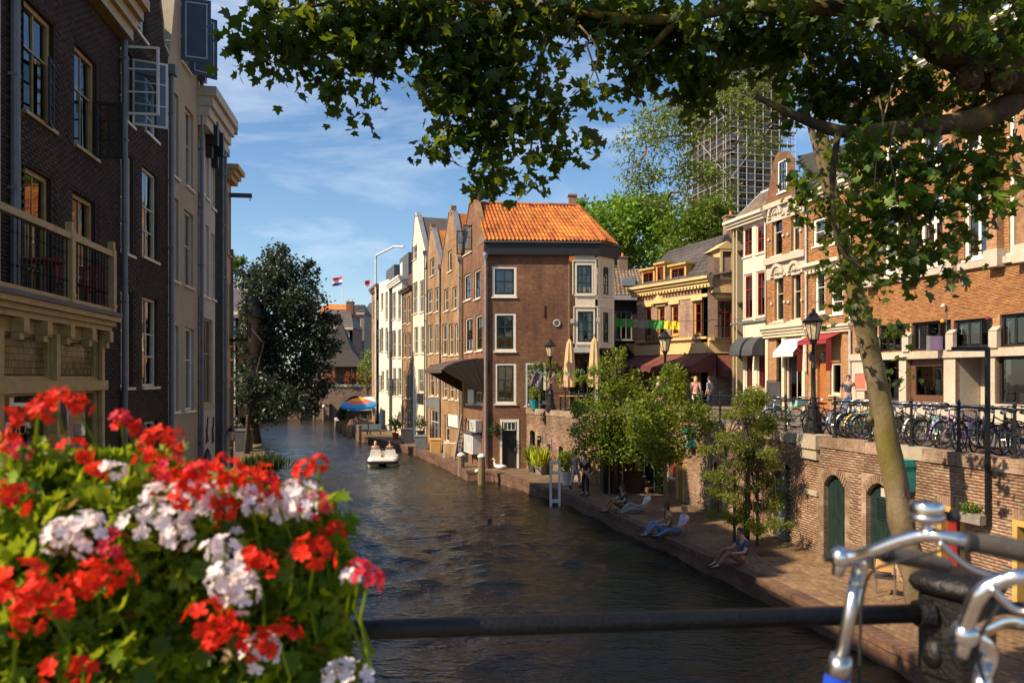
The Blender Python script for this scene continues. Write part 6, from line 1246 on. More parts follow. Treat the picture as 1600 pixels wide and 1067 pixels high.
# mooring posts
def mooring(px, yt, yb, label, r=.14, cap=True, group='mooring posts in the canal'):
    b = wp(px, yb, 0); zt = EYE+(HY-yt)/FPX*b.y; t = thing('mooring_post', label, 'mooring post', (b.x, b.y, 0), group); m = MB(); m.tube([(b.x, b.y, -1), (b.x+.02, b.y, zt)], [r*1.05, r], 10); m.build('pile', 'wood', t)
    if cap: m = MB(); m.lathe([(r*1.15, 0), (r*1.15, .06), (r*.8, .14), (0, .2)], 10, (b.x+.02, b.y, zt)); m.build('pile_cap', 'pot_white', t)
mooring(752, 714, 757, 'wooden mooring post with white cap in front of the drainpipe, nearest one', .19); mooring(720, 712, 744, 'wooden mooring post with white cap in front of the black bins', .19)
for i, (px, yt, yb) in enumerate(((561, 664, 690), (546, 666, 683), (539, 665, 679), (531, 661, 675), (527, 658, 671), (525, 655, 667))): mooring(px, yt, yb, ('thick dark mooring post in front of the far terrace, nearest of the row', 'second dark mooring post of the far row, counted from the nearest', 'third dark mooring post of the far row, counted from the nearest', 'fourth dark mooring post of the far row, counted from the nearest', 'fifth post of the far row with a white cap', 'farthest post of the far row with a white cap')[i], .2, i > 3)
# clutter on the quay of the gabled row
def bx(name, label, cat, px0, px1, yb, yt, mat, dp=.6, top=None, topm=None, group=None):
    a, b = wp(px0, yb), wp(px1, yb); zt = EYE+(HY-yt)/FPX*a.y; t = thing(name, label, cat, (a+b)/2, group); m = MB(); m.hexa([(a.x, a.y, WH), (b.x, b.y, WH), (b.x-.1, b.y+dp, WH), (a.x-.1, a.y+dp, WH), (a.x-.03, a.y-.03, zt), (b.x+.03, b.y-.03, zt), (b.x-.07, b.y+dp+.03, zt), (a.x-.13, a.y+dp+.03, zt)]); m.build('body', mat, t)
    m = MB(); m.hexa([(a.x-.06, a.y-.07, zt+.002), (b.x+.06, b.y-.07, zt+.002), (b.x-.04, b.y+dp+.06, zt+.002), (a.x-.16, a.y+dp+.06, zt+.002), (a.x-.03, a.y, zt+.09), (b.x+.03, b.y, zt+.09), (b.x-.07, b.y+dp, zt+.09), (a.x-.13, a.y+dp, zt+.09)]); m.build('lid', topm or mat, t)
    for x in (a.x+.08, b.x-.16): m = MB(); m.tube([(x-.03, a.y+.12, WH+.07), (x+.03, a.y+.12, WH+.07)], .07, 8); m.build('wheel', 'rubber', t)
    return t
bx('wheelie_bin', 'black container with a yellow lid corner by the brown house', 'bin', 627, 644, 693, 671, 'pot_dark'); bx('wheelie_bin', 'large dark planter bin under the cream gabled house', 'bin', 649, 666, 702, 682, 'p_grey'); bx('wooden_crate', 'yellowish wooden crate on the quay between bin and white table', 'crate', 673, 688, 707, 687, 'wood_pale', .45); bx('wheelie_bin', 'black bin behind the capped mooring post on the quay', 'bin', 722, 738, 722, 700, 'pot_dark'); bx('wheelie_bin', 'dark green bin at the foot of the corner house drainpipe', 'bin', 739, 752, 725, 706, 'p_green', .4)
b = wp(747, 727); t = thing('utility_cabinet', 'grey white utility cabinet hung on the corner house', 'cabinet', b); q = FC.rect(738, 753, 677, 707); m = MB(); FC.box(m, q[0], q[1]-.1, .02, .5, q[2], q[3]); m.build('body', 'pot_white', t); m = MB(); FC.box(m, q[0]+.08, q[1]-.25, .501, .52, q[2]+.1, q[3]-.12); m.build('door', 'p_lgrey', t); m = MB(); FC.box(m, q[0]-.08, q[1]-.02, .01, .6, q[3]+.002, q[3]+.1); m.build('cap', 'lead', t)
q = FC.rect(744, 754, 656, 674); t = thing('air_conditioner', 'grey air conditioner unit on the corner house wall', 'air conditioner', FC.pt(q[0], .2, q[2])); m = MB(); FC.box(m, q[0], q[1], .05, .4, q[2], q[3]); m.build('casing', 'p_lgrey', t); m = MB(); m.torus((0, 0, 0), .2, .02, 'y', 14, 4); c = FC.pt((q[0]+q[1])/2, .41, (q[2]+q[3])/2); m.v = [c+FC.d*v.x+FC.n*v.y+Z*v.z for v in m.v]; m.build('fan_ring', 'p_grey', t)
a, c = wp(714, 718), FC.uz(726, 650); t = thing('leaning_ladder', 'grey wooden plank ladder leaning against the corner house', 'ladder', a); top_ = FC.pt(FC.u(727), .05, FC.z(727, 648)); 
for s in (-.28, .28): m = MB(); m.beam(a+V((s*.5, s*.86, 0)), top_+V((s*.5, s*.86, 0)), .08, .12); m.build('rail', 'wood_grey', t)
for i in range(9): p_ = a+(top_-a)*(.08+.1*i); m = MB(); m.beam(p_+V((-.14, -.24, 0)), p_+V((.14, .24, 0)), .05); m.build('rung', 'wood_grey', t)
simple_table('white wooden table on the quay left of the leaning ladder', tuple(wp(703, 716)), .85, .6, .95, 'pot_white', 'pot_white', 'quay_table')
pt_ = wp(618, 685); potted('spiky palm in a red pot on the far quay', pt_, .28, .45, 'pot_red', 120, .5, 1.3, 'l_bush', .45, T_NAR); potted('tall plant in the dark planter on the quay with a teal can', wp(657, 699)+Z*.9, .3, .3, 'pot_dark', 220, .45, 1.1, 'l_low', .18)
q = FF.uz(774, 672); t = thing('hanging_plant', 'green plant hanging on the corner house beside the black door', 'hanging plant', FF.pt(q[0], .25, q[1])); pot(FF.pt(q[0], .25, q[1]-.15), .13, .2, 'terracotta', t); c = blob(tuple(FF.pt(q[0], .3, q[1]+.05)), (.38, .25, .4), 260, .1); nr, d = rot_rand(260, .4); leaves('foliage', 'l_low', t, c, np.full(260, .13), nr, d, T_DIA)
q = FF.uz(850, 572); t = thing('climbing_plant', 'climbing vine on the corner house above the terrace window', 'plant', FF.pt(q[0], .1, q[1])); vp = [FF.pt(FF.u(px), .12, FF.z(px, py)) for px, py in ((826, 574), (838, 568), (852, 571), (866, 566), (872, 580), (874, 605))]; m = MB(); m.tube(vp, .02, 5); m.build('stem', 'bark', t); fuzz(t, 'foliage', 'l_bush', vp, 260, .10, .13)
# vine hedge in the quay wall niche (dark ivy) and small tufts
q = FB.rect(1019, 1040, 700, 765); t = thing('ivy', 'dark ivy covering the quay wall between the slate door and red shutter', 'plant', FB.pt(q[0], .1, q[2])); n = 1500; uu = npr.uniform(q[0], q[1], n); zz = npr.uniform(WH, q[3]+.3, n); c = np.array([tuple(FB.pt(float(a), float(b), float(z))) for a, b, z in zip(uu, npr.uniform(.02, .3, n), zz)]); nr, d = rot_rand(n, .1); leaves('foliage', 'l_low', t, c, np.full(n, .13), nr, d, T_DIA); m = MB(); [m.tube([FB.pt(q[0]+.3*i, .05, WH), FB.pt(q[0]+.3*i+.1, .05, q[3])], .02, 5) for i in range(3)]; m.build('stem', 'bark', t)
q = FA.uz(1525, 800); t = thing('wall_planter', 'small dark planter with a bright green plant on the quay wall', 'planter', FA.pt(q[0], .2, q[1])); m = MB(); FA.box(m, q[0]-.4, q[0]+.4, .02, .3, q[1]-.2, q[1]); m.build('trough', 'wood_grey', t); c = blob(tuple(FA.pt(q[0]+.05, .17, q[1]+.1)), (.22, .2, .16), 160, .1); nr, d = rot_rand(160, .4); leaves('foliage', 'l_bright', t, c, np.full(160, .08), nr, d, T_DIA)
# silver chair on the wharf
t = thing('metal_chair', 'silver cafe chair with dark seat standing on the sunny wharf', 'chair', (0, 0, 0), local=True); b = wp(1383, 932); t.location = b; t.rotation_euler = (0, 0, 2.6)
m = MB(); m.box(-.21, .21, -.2, .2, .44, .475); m.build('seat', 'pot_dark', t); m = MB(); k = 8; m.loft([[V((-.2+.4*j/k, .2+.05*math.cos((j/k-.5)*3)-.03*h_, .62+.26*h_)) for j in range(k+1)] for h_ in (0, 1)], close=False); m.build('backrest', 'wood_pale', t)
for x in (-.2, .2): m = MB(); m.tube([(x, -.22, 0), (x, -.2, .62), (x, -.05, .65)], .014, 6); m.build('leg', 'alu', t); m = MB(); m.tube([(x, .24, 0), (x, .2, .45), (x, .21, .9)], .014, 6); m.build('leg', 'alu', t)
m = MB(); m.torus((0, .22, .75), .045, .01, 'y', 14, 5); m.build('emblem', 'p_lgrey', t)
t = thing('wharf_bench', 'dark cafe bench and table in the shade under the second handlebar', 'bench', wp(1580, 975)); o = wp(1590, 985)
for i in range(4): m = MB(); m.box(o.x-.8, o.x+.9, o.y+.1*i, o.y+.1*i+.08, WH+.42, WH+.45); m.build('slat', 'wood', t)
for x in (-.7, .8): m = MB(); m.box(o.x+x-.03, o.x+x+.03, o.y, o.y+.38, WH, WH+.42); m.build('leg', 'iron', t)
# street side board and street clutter
q = FRs.pt(ur(1283), 2.6, ST); t = thing('menu_board', 'black standing board on the pavement beside the big street lamp', 'board', q); m = MB(); m.hexa([q+V((-.35, -.1, 0)), q+V((.35, .1, 0)), q+V((.3, .3, 0)), q+V((-.4, .1, 0)), q+V((-.35, .05, 1.5)), q+V((.35, .25, 1.5)), q+V((.34, .3, 1.5)), q+V((-.36, .1, 1.5))]); m.build('panel', 'p_grey', t); m = MB(); m.tube([q+V((-.35, .0, 0)), q+V((-.35, .08, 1.55)), q+V((.35, .28, 1.55)), q+V((.35, .1, 0))], .03, 6); m.build('frame', 'iron', t)
# bunting banner over the street
t = thing('banner', 'green, grey and yellow banner strung across the street by the cafe', 'banner', P(1010, 498, 43)); a0, a1 = P(955, 497, 44.5), P(1062, 502, 43.0); m = MB(); m.tube([a0-V((4, 0, -.15)), a0, a1, a1+V((5, 2, .3))], .012, 4); m.build('cord', 'iron', t); cs = ['b_green', 'b_green', 'b_green', 'b_grey', 'b_grey', 'b_green', 'b_green', 'b_yellow', 'b_yellow']
for i in range(9):
    p_, q = a0+(a1-a0)*i/9, a0+(a1-a0)*(i+.985)/9; m = MB(); k = 4; vs = []
    for j in range(k+1):
        s = p_+(q-p_)*j/k
        for e in range(3): vs.append(s-Z*(.24*e)+V((0, .06*math.sin(j*1.6+i+e), 0)))
    m.add(vs, [(3*j+e, 3*j+3+e, 3*j+4+e, 3*j+1+e) for j in range(k) for e in (0, 1)]); m.build('panel', cs[i], t)

# ------------------------------------------------------------ bicycles
def bicycle(name='parked_bicycle', spokes=14, crate=False):
    t = thing(name, 'parked bicycle', 'bicycle', (0, 0, 0), local=True); R = .34
    for x in (-.53, .53):
        m = MB(); m.torus((x, 0, R), R-.02, .021, 'y', 24, 5); wl = m.build('wheel', 'rubber', t, smooth=True)
        m = MB(); m.torus((x, 0, R), R-.046, .012, 'y', 24, 4); m.lathe([(.02, -.04), (.02, .04)], 8, (x, 0, R), 'y'); m.build('rim', 'alu', wl)
        m = MB()
        for k in range(spokes): a = 2*math.pi*k/spokes; m.tube([(x, .02*(-1)**k, R), (x+(R-.05)*math.cos(a), 0, R+(R-.05)*math.sin(a))], .0022, 3, cap=False)
        m.build('spokes', 'alu', wl)
        m = MB(); n = 12; a0, a1 = ((-.2, math.pi*.95) if x < 0 else (.1, math.pi*1.05)); prof = [[V((x+(R+.025)*math.cos(a0+(a1-a0)*i/n), s, R+(R+.025)*math.sin(a0+(a1-a0)*i/n))) for s in (-.027, 0, .027)] for i in range(n+1)]
        for r in prof: r[1] += (r[1]-V((x, 0, R))).normalized()*.012
        m.loft(prof, close=False); m.build('mudguard', 'bk_black', t)
    m = MB(); bb = V((-.08, 0, .30)); st_ = V((-.26, 0, .78)); hd0, hd1 = V((.33, 0, .86)), V((.38, 0, .64)); ra = V((-.53, 0, R)); fa = V((.53, 0, R))
    m.tube([bb, st_], .017, 7); m.tube([hd0, hd1], .021, 7); m.tube([bb, hd1+V((-.01, 0, .03))], .018, 7); m.tube([st_-V((-.04, 0, .1)), hd0-V((0, 0, .04))], .016, 7)
    for s in (-.05, .05): m.tube([bb+V((0, s*.6, 0)), ra+V((0, s, 0))], .010, 5); m.tube([st_+V((0, s*.3, 0)), ra+V((0, s, 0))], .009, 5); m.tube([hd1+V((0, s*.8, 0)), hd1+V((.06, s, -.12)), fa+V((0, s, 0))], .011, 5)
    m.build('frame', 'bk_black', t, smooth=True)
    m = MB(); m.tube([st_, st_+V((-.035, 0, .12))], .013, 6); m.build('seat_post', 'chrome', t)
    c = st_+V((-.05, 0, .15)); m = MB(); m.loft([[c+V((x, w_*math.cos(a), .035*math.sin(a)*(1 if x < .05 else .7)+(.02 if x < -.08 else 0))) for a in [2*math.pi*k/8 for k in range(8)]] for x, w_ in ((-.14, .05), (-.12, .10), (-.04, .095), (.06, .04), (.15, .02))]); m.build('saddle', 'saddle', t, smooth=True)
    m = MB(); q = hd0+V((-.03, 0, .16)); m.tube([hd0, q], .013, 6); m.tube([q+V((-.22, -.28, .02)), q+V((-.08, -.27, .05)), q+V((.06, -.14, .04)), q+V((.06, 0, .0)), q+V((.06, .14, .04)), q+V((-.08, .27, .05)), q+V((-.22, .28, .02))], .012, 6); m.build('handlebar', 'chrome', t, smooth=True)
    for s in (-1, 1): m = MB(); m.tube([q+V((-.24, s*.282, .018)), q+V((-.12, s*.275, .04))], .019, 6); m.build('grip', 'rubber', t)
    m = MB(); m.ball(q+V((.10, 0, -.08)), .05, 8, 6); m.build('headlight', 'chrome', t)
    m = MB(); [m.tube([(-.30, s, .72), (-.80, s, .70), (-.82, s, .68)], .007, 4) for s in (-.06, 0, .06)]; [m.tube([(-.74, s, .7), (-.53, s, R)], .006, 4) for s in (-.07, .07)]; m.build('rack', 'bk_black', t)
    m = MB(); m.lathe([(.09, -.012), (.09, .012)], 12, bb, 'y'); m.tube([bb+V((0, -.05, 0)), bb+V((.12, -.06, -.11)), bb+V((.12, -.14, -.11))], .01, 5); m.tube([bb+V((0, .05, 0)), bb+V((-.12, .06, .11)), bb+V((-.12, .14, .11))], .01, 5); m.build('crank', 'alu', t)
    if crate: m = MB(); m.box(-.86, -.42, -.2, .2, .74, .98); m.build('crate', 'bk_mint', t)
    else: m = MB(); m.prism([(-.08, .045, .24), (-.08, .045, .37), (-.55, .05, .40), (-.58, .05, .30)], (0, .02, 0)); m.build('chain_guard', 'bk_black', t)
    return t
bike0 = bicycle(); bkc = bicycle(crate=True)
GB = 'bicycles parked along the quay railing'
spec = [(1200, 'bk_black', 1), (1222, 'bk_mint', 0), (1243, 'bk_black', 1), (1290, 'bk_black', 1), (1302, 'bk_black', 1), (1313, 'bk_grey', 1), (1325, 'bk_blue', 1), (1336, 'bk_white', 1), (1346, 'bk_black', 1), (1356, 'bk_yellow', 1), (1366, 'bk_mint', 1), (1378, 'bk_black', 1), (1400, 'bk_black', 1), (1411, 'bk_grey', 1), (1421, 'bk_black', 1), (1443, 'bk_white', 1), (1456, 'bk_black', 1), (1466, 'bk_mint', 1), (1478, 'bk_black', 1), (1502, 'bk_purple', 1), (1519, 'bk_black', 1), (1532, 'bk_grey', 1), (1562, 'bk_black', 1), (1580, 'bk_black', 1), (1596, 'bk_black', 1), (1612, 'bk_black', 1)]
bl = {1200: 'black bicycle by the railing behind the feathery tree', 1222: 'mint bicycle with a mint crate left of the big lamp', 1243: 'black bicycle just left of the big street lamp', 1290: 'black bicycle just right of the big street lamp', 1325: 'blue bicycle below the walking man', 1336: 'white bicycle right of the walking man', 1346: 'black bicycle next to the yellow one', 1356: 'yellow bicycle beside the leaning trunk', 1366: 'mint framed bicycle touching the leaning trunk', 1378: 'black bicycle behind the leaning trunk', 1313: 'grey bicycle left of the blue bicycle', 1302: 'black bicycle between the lamp and a grey bicycle', 1400: 'black bicycle just right of the leaning trunk', 1411: 'grey bicycle below the dark framed shop window', 1421: 'black bicycle beside the braced railing post', 1443: 'white bicycle under the wide shop window', 1456: 'black bicycle between a white and a mint bicycle', 1466: 'mint bicycle with a dark saddle under the shop window', 1478: 'black bicycle left of the entrance recess', 1502: 'purple bicycle with a brown saddle by the entrance', 1519: 'black bicycle behind the purple bicycle', 1532: 'grey bicycle left of the black arm pole', 1562: 'black bicycle just right of the black arm pole', 1580: 'black bicycle under the right shop window, inner one', 1596: 'black bicycle at the right edge of the photo', 1612: 'black bicycle cut by the right edge of the photo'}
perp = -FA.n
first = True
for i, (px, colr, _) in enumerate(spec):
    F_ = FA if px > 1268 else FB; w_ = -1.05-rnd.uniform(0, .35); u = F_.shift(w_).u(px); loc = F_.pt(u, w_, ST+.005); rz = math.atan2(F_.n.y, F_.n.x)+rnd.choice((0, 0, math.pi))+rnd.uniform(-.5, .5)+.25
    src = bkc if px == 1222 else bike0; mats = {'bk_black': colr} if colr != 'bk_black' else None
    if px == 1502: mats = {'bk_black': colr, 'saddle': 'saddle_br'}
    b = dup(src, loc, rz, bl[px], GB, mats=mats); b.rotation_euler.x = rnd.uniform(-.09, .09)
def kill(o):
    for c_ in list(o.children): kill(c_)
    bpy.data.objects.remove(o)
kill(bkc)
bike0.location = FRs.pt(ur(1252), 2.0, ST); bike0.rotation_euler = (0, 0, 2.2); bike0['label'] = 'black bicycle parked by the shop window of the arched house'; bike0['group'] = 'bicycles by the house fronts'

# ------------------------------------------------------------ people and animals
def skin_mesh(V_, E_, R_, sub=1):
    me = bpy.data.meshes.new('tmp'); me.from_pydata([tuple(v) for v in V_], E_, []); ob = bpy.data.objects.new('tmp', me); C.objects.link(ob)
    md = ob.modifiers.new('s', 'SKIN'); md.use_smooth_shade = True; md.branch_smoothing = .4
    for i, r in enumerate(R_):
        sv = me.skin_vertices[0].data[i]; sv.radius = r if hasattr(r, '__len__') else (r, r); sv.use_root = (i == 0)
    if sub: s_ = ob.modifiers.new('b', 'SUBSURF'); s_.levels = sub; s_.render_levels = sub
    dg = bpy.context.evaluated_depsgraph_get(); r = bpy.data.meshes.new_from_object(ob.evaluated_get(dg)); bpy.data.objects.remove(ob); bpy.data.meshes.remove(me); return r
POSES = {
 'walk': dict(pel=(0, 0, .95), che=(0, .03, 1.35), neck=(0, .03, 1.50), head=(0, .06, 1.64), top=(0, .05, 1.76), sh=(.19, .03, 1.43), el=(.25, -.06, 1.16), wr=(.27, .06, .93), el2=(.24, .12, 1.18), wr2=(.24, .28, 1.0), hp=(.10, 0, .92), kn=(.10, .2, .52), an=(.10, .22, .09), toe=(.11, .38, .04), kn2=(.10, -.05, .5), an2=(.10, -.32, .14), toe2=(.10, -.2, .03)),
 'stand': dict(pel=(0, 0, .95), che=(0, .02, 1.35), neck=(0, .02, 1.50), head=(0, .06, 1.64), top=(0, .05, 1.76), sh=(.19, .02, 1.43), el=(.25, -.03, 1.15), wr=(.2, .16, 1.05), el2=(.25, .0, 1.15), wr2=(.26, .08, .9), hp=(.10, 0, .92), kn=(.11, .04, .5), an=(.12, .0, .09), toe=(.14, .16, .04), kn2=(.11, .02, .5), an2=(.12, -.02, .09), toe2=(.14, .14, .04)),
 'edge': dict(pel=(0, 0, .14), che=(0, -.08, .55), neck=(0, -.04, .70), head=(0, .04, .83), top=(0, .06, .95), sh=(.19, -.07, .62), el=(.26, .08, .40), wr=(.17, .34, .40), el2=(.25, .05, .38), wr2=(.16, .32, .36), hp=(.10, .02, .13), kn=(.13, .42, .42), an=(.12, .66, .06), toe=(.12, .82, .0), kn2=(.12, .42, .38), an2=(.12, .74, .04), toe2=(.12, .88, .02)),
 'lean': dict(pel=(0, 0, .14), che=(0, -.22, .50), neck=(0, -.22, .66), head=(0, -.16, .80), top=(0, -.16, .92), sh=(.19, -.22, .58), el=(.28, -.4, .34), wr=(.26, -.48, .07), el2=(.27, -.05, .36), wr2=(.2, .2, .3), hp=(.10, .02, .13), kn=(.12, .44, .34), an=(.11, .8, .05), toe=(.11, .95, .05), kn2=(.11, .46, .20), an2=(.11, .88, .03), toe2=(.11, 1.03, .05)),
 'chair': dict(pel=(0, 0, .55), che=(0, -.05, .96), neck=(0, -.03, 1.11), head=(0, .03, 1.25), top=(0, .03, 1.37), sh=(.19, -.04, 1.03), el=(.25, .1, .82), wr=(.14, .32, .82), el2=(.25, .06, .8), wr2=(.15, .3, .76), hp=(.1, .0, .54), kn=(.12, .42, .56), an=(.12, .44, .1), toe=(.12, .6, .05), kn2=(.12, .42, .56), an2=(.12, .40, .1), toe2=(.12, .56, .05)),
}
def person(label, loc, rz, pose, shirt, trou, hair, longhair=False, sc=1., long_sleeve=False, bag=None, group=None):
    j = {k: V(v) for k, v in POSES[pose].items()}; mir = lambda v: V((-v.x, v.y, v.z))
    t = thing('person', label, 'person', (0, 0, 0), group, local=True); t.location = loc; t.rotation_euler = (0, 0, rz); t.scale = (sc,)*3
    vs = []; es = []; rs = []
    def v(p, r, par=None):
        vs.append(p); rs.append(r); i = len(vs)-1
        if par is not None: es.append((par, i))
        return i
    mid = (j['pel']+j['che'])/2
    pe = v(j['pel'], (.14, .11)); mi = v(mid, (.125, .10), pe); ch = v(j['che'], (.15, .11), mi); ne = v(j['neck'], .052, ch); fc_ = (j['head']-j['neck']).normalized(); he = v(j['head']-fc_*.03, (.07, .082), ne); v(j['top']-fc_*.015, (.062, .07), he)
    for s in (0, 1):
        f = (lambda p: p) if s == 0 else mir; a = '' if s == 0 else '2'; wr_, el_ = f(j['wr'+a]), f(j['el'+a])
        sh = v(f(j['sh']), .062, ch); el = v(el_, .043, sh); wr = v(wr_, .028, el); hd_ = (wr_-el_).normalized(); v(wr_+hd_*.09, (.032, .018), wr)
        hp = v(f(j['hp']), .088, pe); kn = v(f(j['kn'+a]), .058, hp); an = v(f(j['an'+a]), .038, kn); v(f(j['toe'+a]), (.036, .028), an)
    me = skin_mesh(vs, es, rs); bm2 = bmesh.new(); bm2.from_mesh(me); fm = MB()
    for s in (0, 1):    # five fingers on each hand
        f = (lambda p: p) if s == 0 else mir; a = '' if s == 0 else '2'; wr_, el_ = f(j['wr'+a]), f(j['el'+a]); d = (wr_-el_).normalized(); sd = d.cross(Z); sd = sd.normalized() if sd.length > .1 else V((1, 0, 0)); up = sd.cross(d)
        for k, ln in enumerate((.07, .08, .075, .06)): b = wr_+d*.085+sd*(.018*(k-1.5)); fm.tube([b, b+d*ln*.5, b+d*ln*.85-up*ln*.35], [.009, .008, .006], 5)
        fm.tube([wr_+d*.04+sd*.02, wr_+d*.07+sd*.05, wr_+d*.1+sd*.055-up*.01], [.010, .009, .007], 5)
    nose = j['head']+V((0, .085, -.01)); fm.loft([[nose+V((x, -.025, z)) for x, z in ((-.014, -.02), (.014, -.02), (.004, .03), (-.004, .03))], [nose+V((x, .012, z-.008)) for x, z in ((-.008, -.008), (.008, -.008), (.003, .0), (-.003, .0))]])
    for sx in (-1, 1): fm.ball(j['head']+V((sx*.082, .0, -.005)), .028, 6, 4, (.4, .7, 1))
    m2 = bpy.data.meshes.new('x'); fm_v = [tuple(p) for p in fm.v]; m2.from_pydata(fm_v, [], fm.f); bm2.from_mesh(m2); bm2.to_mesh(me); bm2.free(); bpy.data.meshes.remove(m2); me.name = 'body'; me.materials.clear()
    link('body', me, 'skin', t)
    eye = MB(); [eye.ball(j['head']+V((sx*.03, .078, .015)), .011, 6, 4) for sx in (-1, 1)]; eye.build('eyes', 'h_dark', t)
    # shirt
    vs.clear(); es.clear(); rs.clear(); pe = v(j['pel']+Z*.03, (.152, .122)); mi = v(mid, (.142, .117), pe); ch = v(j['che'], (.165, .125), mi); v(j['neck']-(j['neck']-j['che'])*.35, .075, ch)
    for s in (0, 1):
        f = (lambda p: p) if s == 0 else mir; a = '' if s == 0 else '2'; sh = v(f(j['sh']), .078, ch); e_ = f(j['el'+a]); el = v(e_ if long_sleeve else f(j['sh'])+(e_-f(j['sh']))*.62, .060, sh)
        if long_sleeve: v(e_+(f(j['wr'+a])-e_)*.9, .045, el)
    link('shirt', skin_mesh(vs, es, rs), shirt, t)
    vs.clear(); es.clear(); rs.clear(); pe = v(j['pel'], (.155, .125)); v(j['pel']+(j['che']-j['pel'])*.2, (.148, .118), pe)
    for s in (0, 1):
        f = (lambda p: p) if s == 0 else mir; a = '' if s == 0 else '2'; hp = v(f(j['hp']), .102, pe); kn = v(f(j['kn'+a]), .073, hp); v(f(j['kn'+a])+(f(j['an'+a])-f(j['kn'+a]))*.9, .056, kn)
    link('trousers', skin_mesh(vs, es, rs), trou, t)
    m = MB(); c = j['head']+V((0, -.018, .035)); m.ball(c, .103, 12, 8, (.88, 1.0, 1.0)); m.v = [p if p.y < c.y+.055 or p.z > c.z+.035 else V((p.x*.92, c.y+.04, max(p.z, c.z+.03))) for p in m.v]
    if longhair: m.loft([[c+V((.085*math.cos(a)*k, -.035+.06*math.sin(a)*k-.02, z)) for a in [2*math.pi*q/8 for q in range(8)]] for z, k in ((.02, 1), (-.12, 1.05), (-.26, .9), (-.36, .4))])
    m.build('hair', hair, t, smooth=True)
    sm_ = MB()
    for s in (0, 1):
        f = (lambda p: p) if s == 0 else mir; a = '' if s == 0 else '2'; A, T_ = f(j['an'+a]), f(j['toe'+a]); d = (T_-A).normalized(); sm_.loft([[A-d*.07+V((x, 0, z)) for x, z in ((-.04, -.06), (.04, -.06), (.04, .02), (-.04, .02))], [T_+d*.06+V((x, 0, z)) for x, z in ((-.04, -.03), (.04, -.03), (.03, .02), (-.03, .02))]])
    sm_.build('shoes', 'cl_black', t)
    if bag: m = MB(); o = mir(j['wr2']); m.loft([[o+V((x*k, y*k, z)) for x, y in ((-.07, -.16), (.07, -.16), (.07, .16), (-.07, .16))] for z, k in ((-.42, .9), (-.38, 1), (-.14, .9), (-.11, .75))]); m.tube([o+V((0, -.1, -.12)), o+V((0, 0, -.0)), o+V((0, .1, -.12))], .01, 5); m.build('bag', bag, t)
    return t
GP = 'people sitting on the quay edge'
def qe(px, py, zoff=0): p_ = wp(px, py); return (p_.x, p_.y, WH+zoff)
person('person standing on the wharf in dark clothes beside the white ladder', qe(915, 774), 2.4, 'stand', 'cl_black', 'cl_black', 'h_dark', long_sleeve=True)
person('person in light clothes with a pink bag beside the white planter pot', qe(899, 763), -.6, 'walk', 'cl_grey', 'cl_lilac', 'h_brown', bag='cl_pink', sc=.95)
sq = 1.15
person('dark haired person in black sitting on the quay edge nearest the ladder', qe(972, 797), 1.75+.2, 'edge', 'cl_black', 'cl_brown', 'h_dark', True, group=GP)
person('person in a white top and pale trousers sitting with legs towards the water', qe(1004, 801), 1.75, 'lean', 'cl_white', 'cl_grey', 'h_brown', group=GP)
person('person in jeans and brown top sitting by the second tree', qe(1042, 836), 1.7, 'edge', 'cl_brown', 'cl_jeans', 'h_dark', group=GP)
person('blonde person in jeans sitting by the second tree', qe(1061, 835), 1.9, 'lean', 'cl_lilac', 'cl_jeans', 'h_blond', True, group=GP)
person('lone person in navy sitting on the quay by the feathery tree', qe(1158, 883), 1.8, 'edge', 'cl_navy', 'cl_brown', 'h_dark', sc=1.05, group=GP)
person('man in a navy shirt walking past the brick house with the orange door', FRs.pt(FRs.shift(3.0).u(1325), 3.0, ST), 2.9, 'walk', 'cl_navy', 'cl_jeans', 'h_brown', sc=1.03)
person('woman with fair hair in a lilac top on the street above the leafy trees', (7.0, 36.5, ST), 1.2, 'walk', 'cl_lilac', 'cl_pink', 'h_blond', True)
person('person with fair hair in a pink top near the cafe awnings', (9.2, 38.5, ST), -.4, 'walk', 'cl_pink', 'cl_white', 'h_blond', True)
person('person in a blue shirt near the cafe awnings', (10.1, 39.2, ST), .8, 'stand', 'cl_blue', 'cl_navy', 'h_dark')
# swans on the quay
def bird(label, loc, rz, sc, name='goose', body='feather', neck=True, cat='goose', group='white geese on the quay'):
    t = thing(name, label, cat, (0, 0, 0), group, local=True); t.location = V(loc)-Z*(.10 if neck else 0); t.rotation_euler = (0, 0, rz); t.scale = (sc,)*3
    vs = [(-.34, 0, .24), (-.16, 0, .22), (.08, 0, .22), (.24, 0, .27), (.30, 0, .42), (.27, 0, .56), (.33, 0, .63), (.40, 0, .61)] if neck else [(-.3, 0, .12), (-.14, 0, .1), (.08, 0, .1), (.2, 0, .14), (.24, 0, .22), (.26, 0, .26), (.3, 0, .27), (.34, 0, .26)]
    rs = [.03, .13, .145, .09, .042, .035, .048, .022]; me = skin_mesh(vs, [(i, i+1) for i in range(7)], rs, 2); me.name = 'body'; link('body', me, body, t); e = V(vs[-1])
    m = MB(); m.loft([[e+V((0, y, z)) for y, z in ((-.02, -.015), (.02, -.015), (.015, .015), (-.015, .015))], [e+V((.09, y, z-.015)) for y, z in ((-.012, -.006), (.012, -.006), (.01, .006), (-.01, .006))]]); m.build('beak', 'beak', t)
    for s in (-1, 1):
        m = MB(); m.loft([[V((x, s*(.115+.03*math.sin(a))*k, .24+.09*math.cos(a)*k)) for a in [2*math.pi*q/8 for q in range(8)]] for x, k in ((.14, .5), (.05, 1), (-.15, .95), (-.36, .3))]); m.build('wing', body, t, smooth=True)
    for s in (-.06, .06): m = MB(); m.tube([(0.0, s, .12), (0.02, s, 0)], .012, 5); m.box(0, .09, s-.03, s+.03, 0, .012); m.build('leg', 'beak', t)
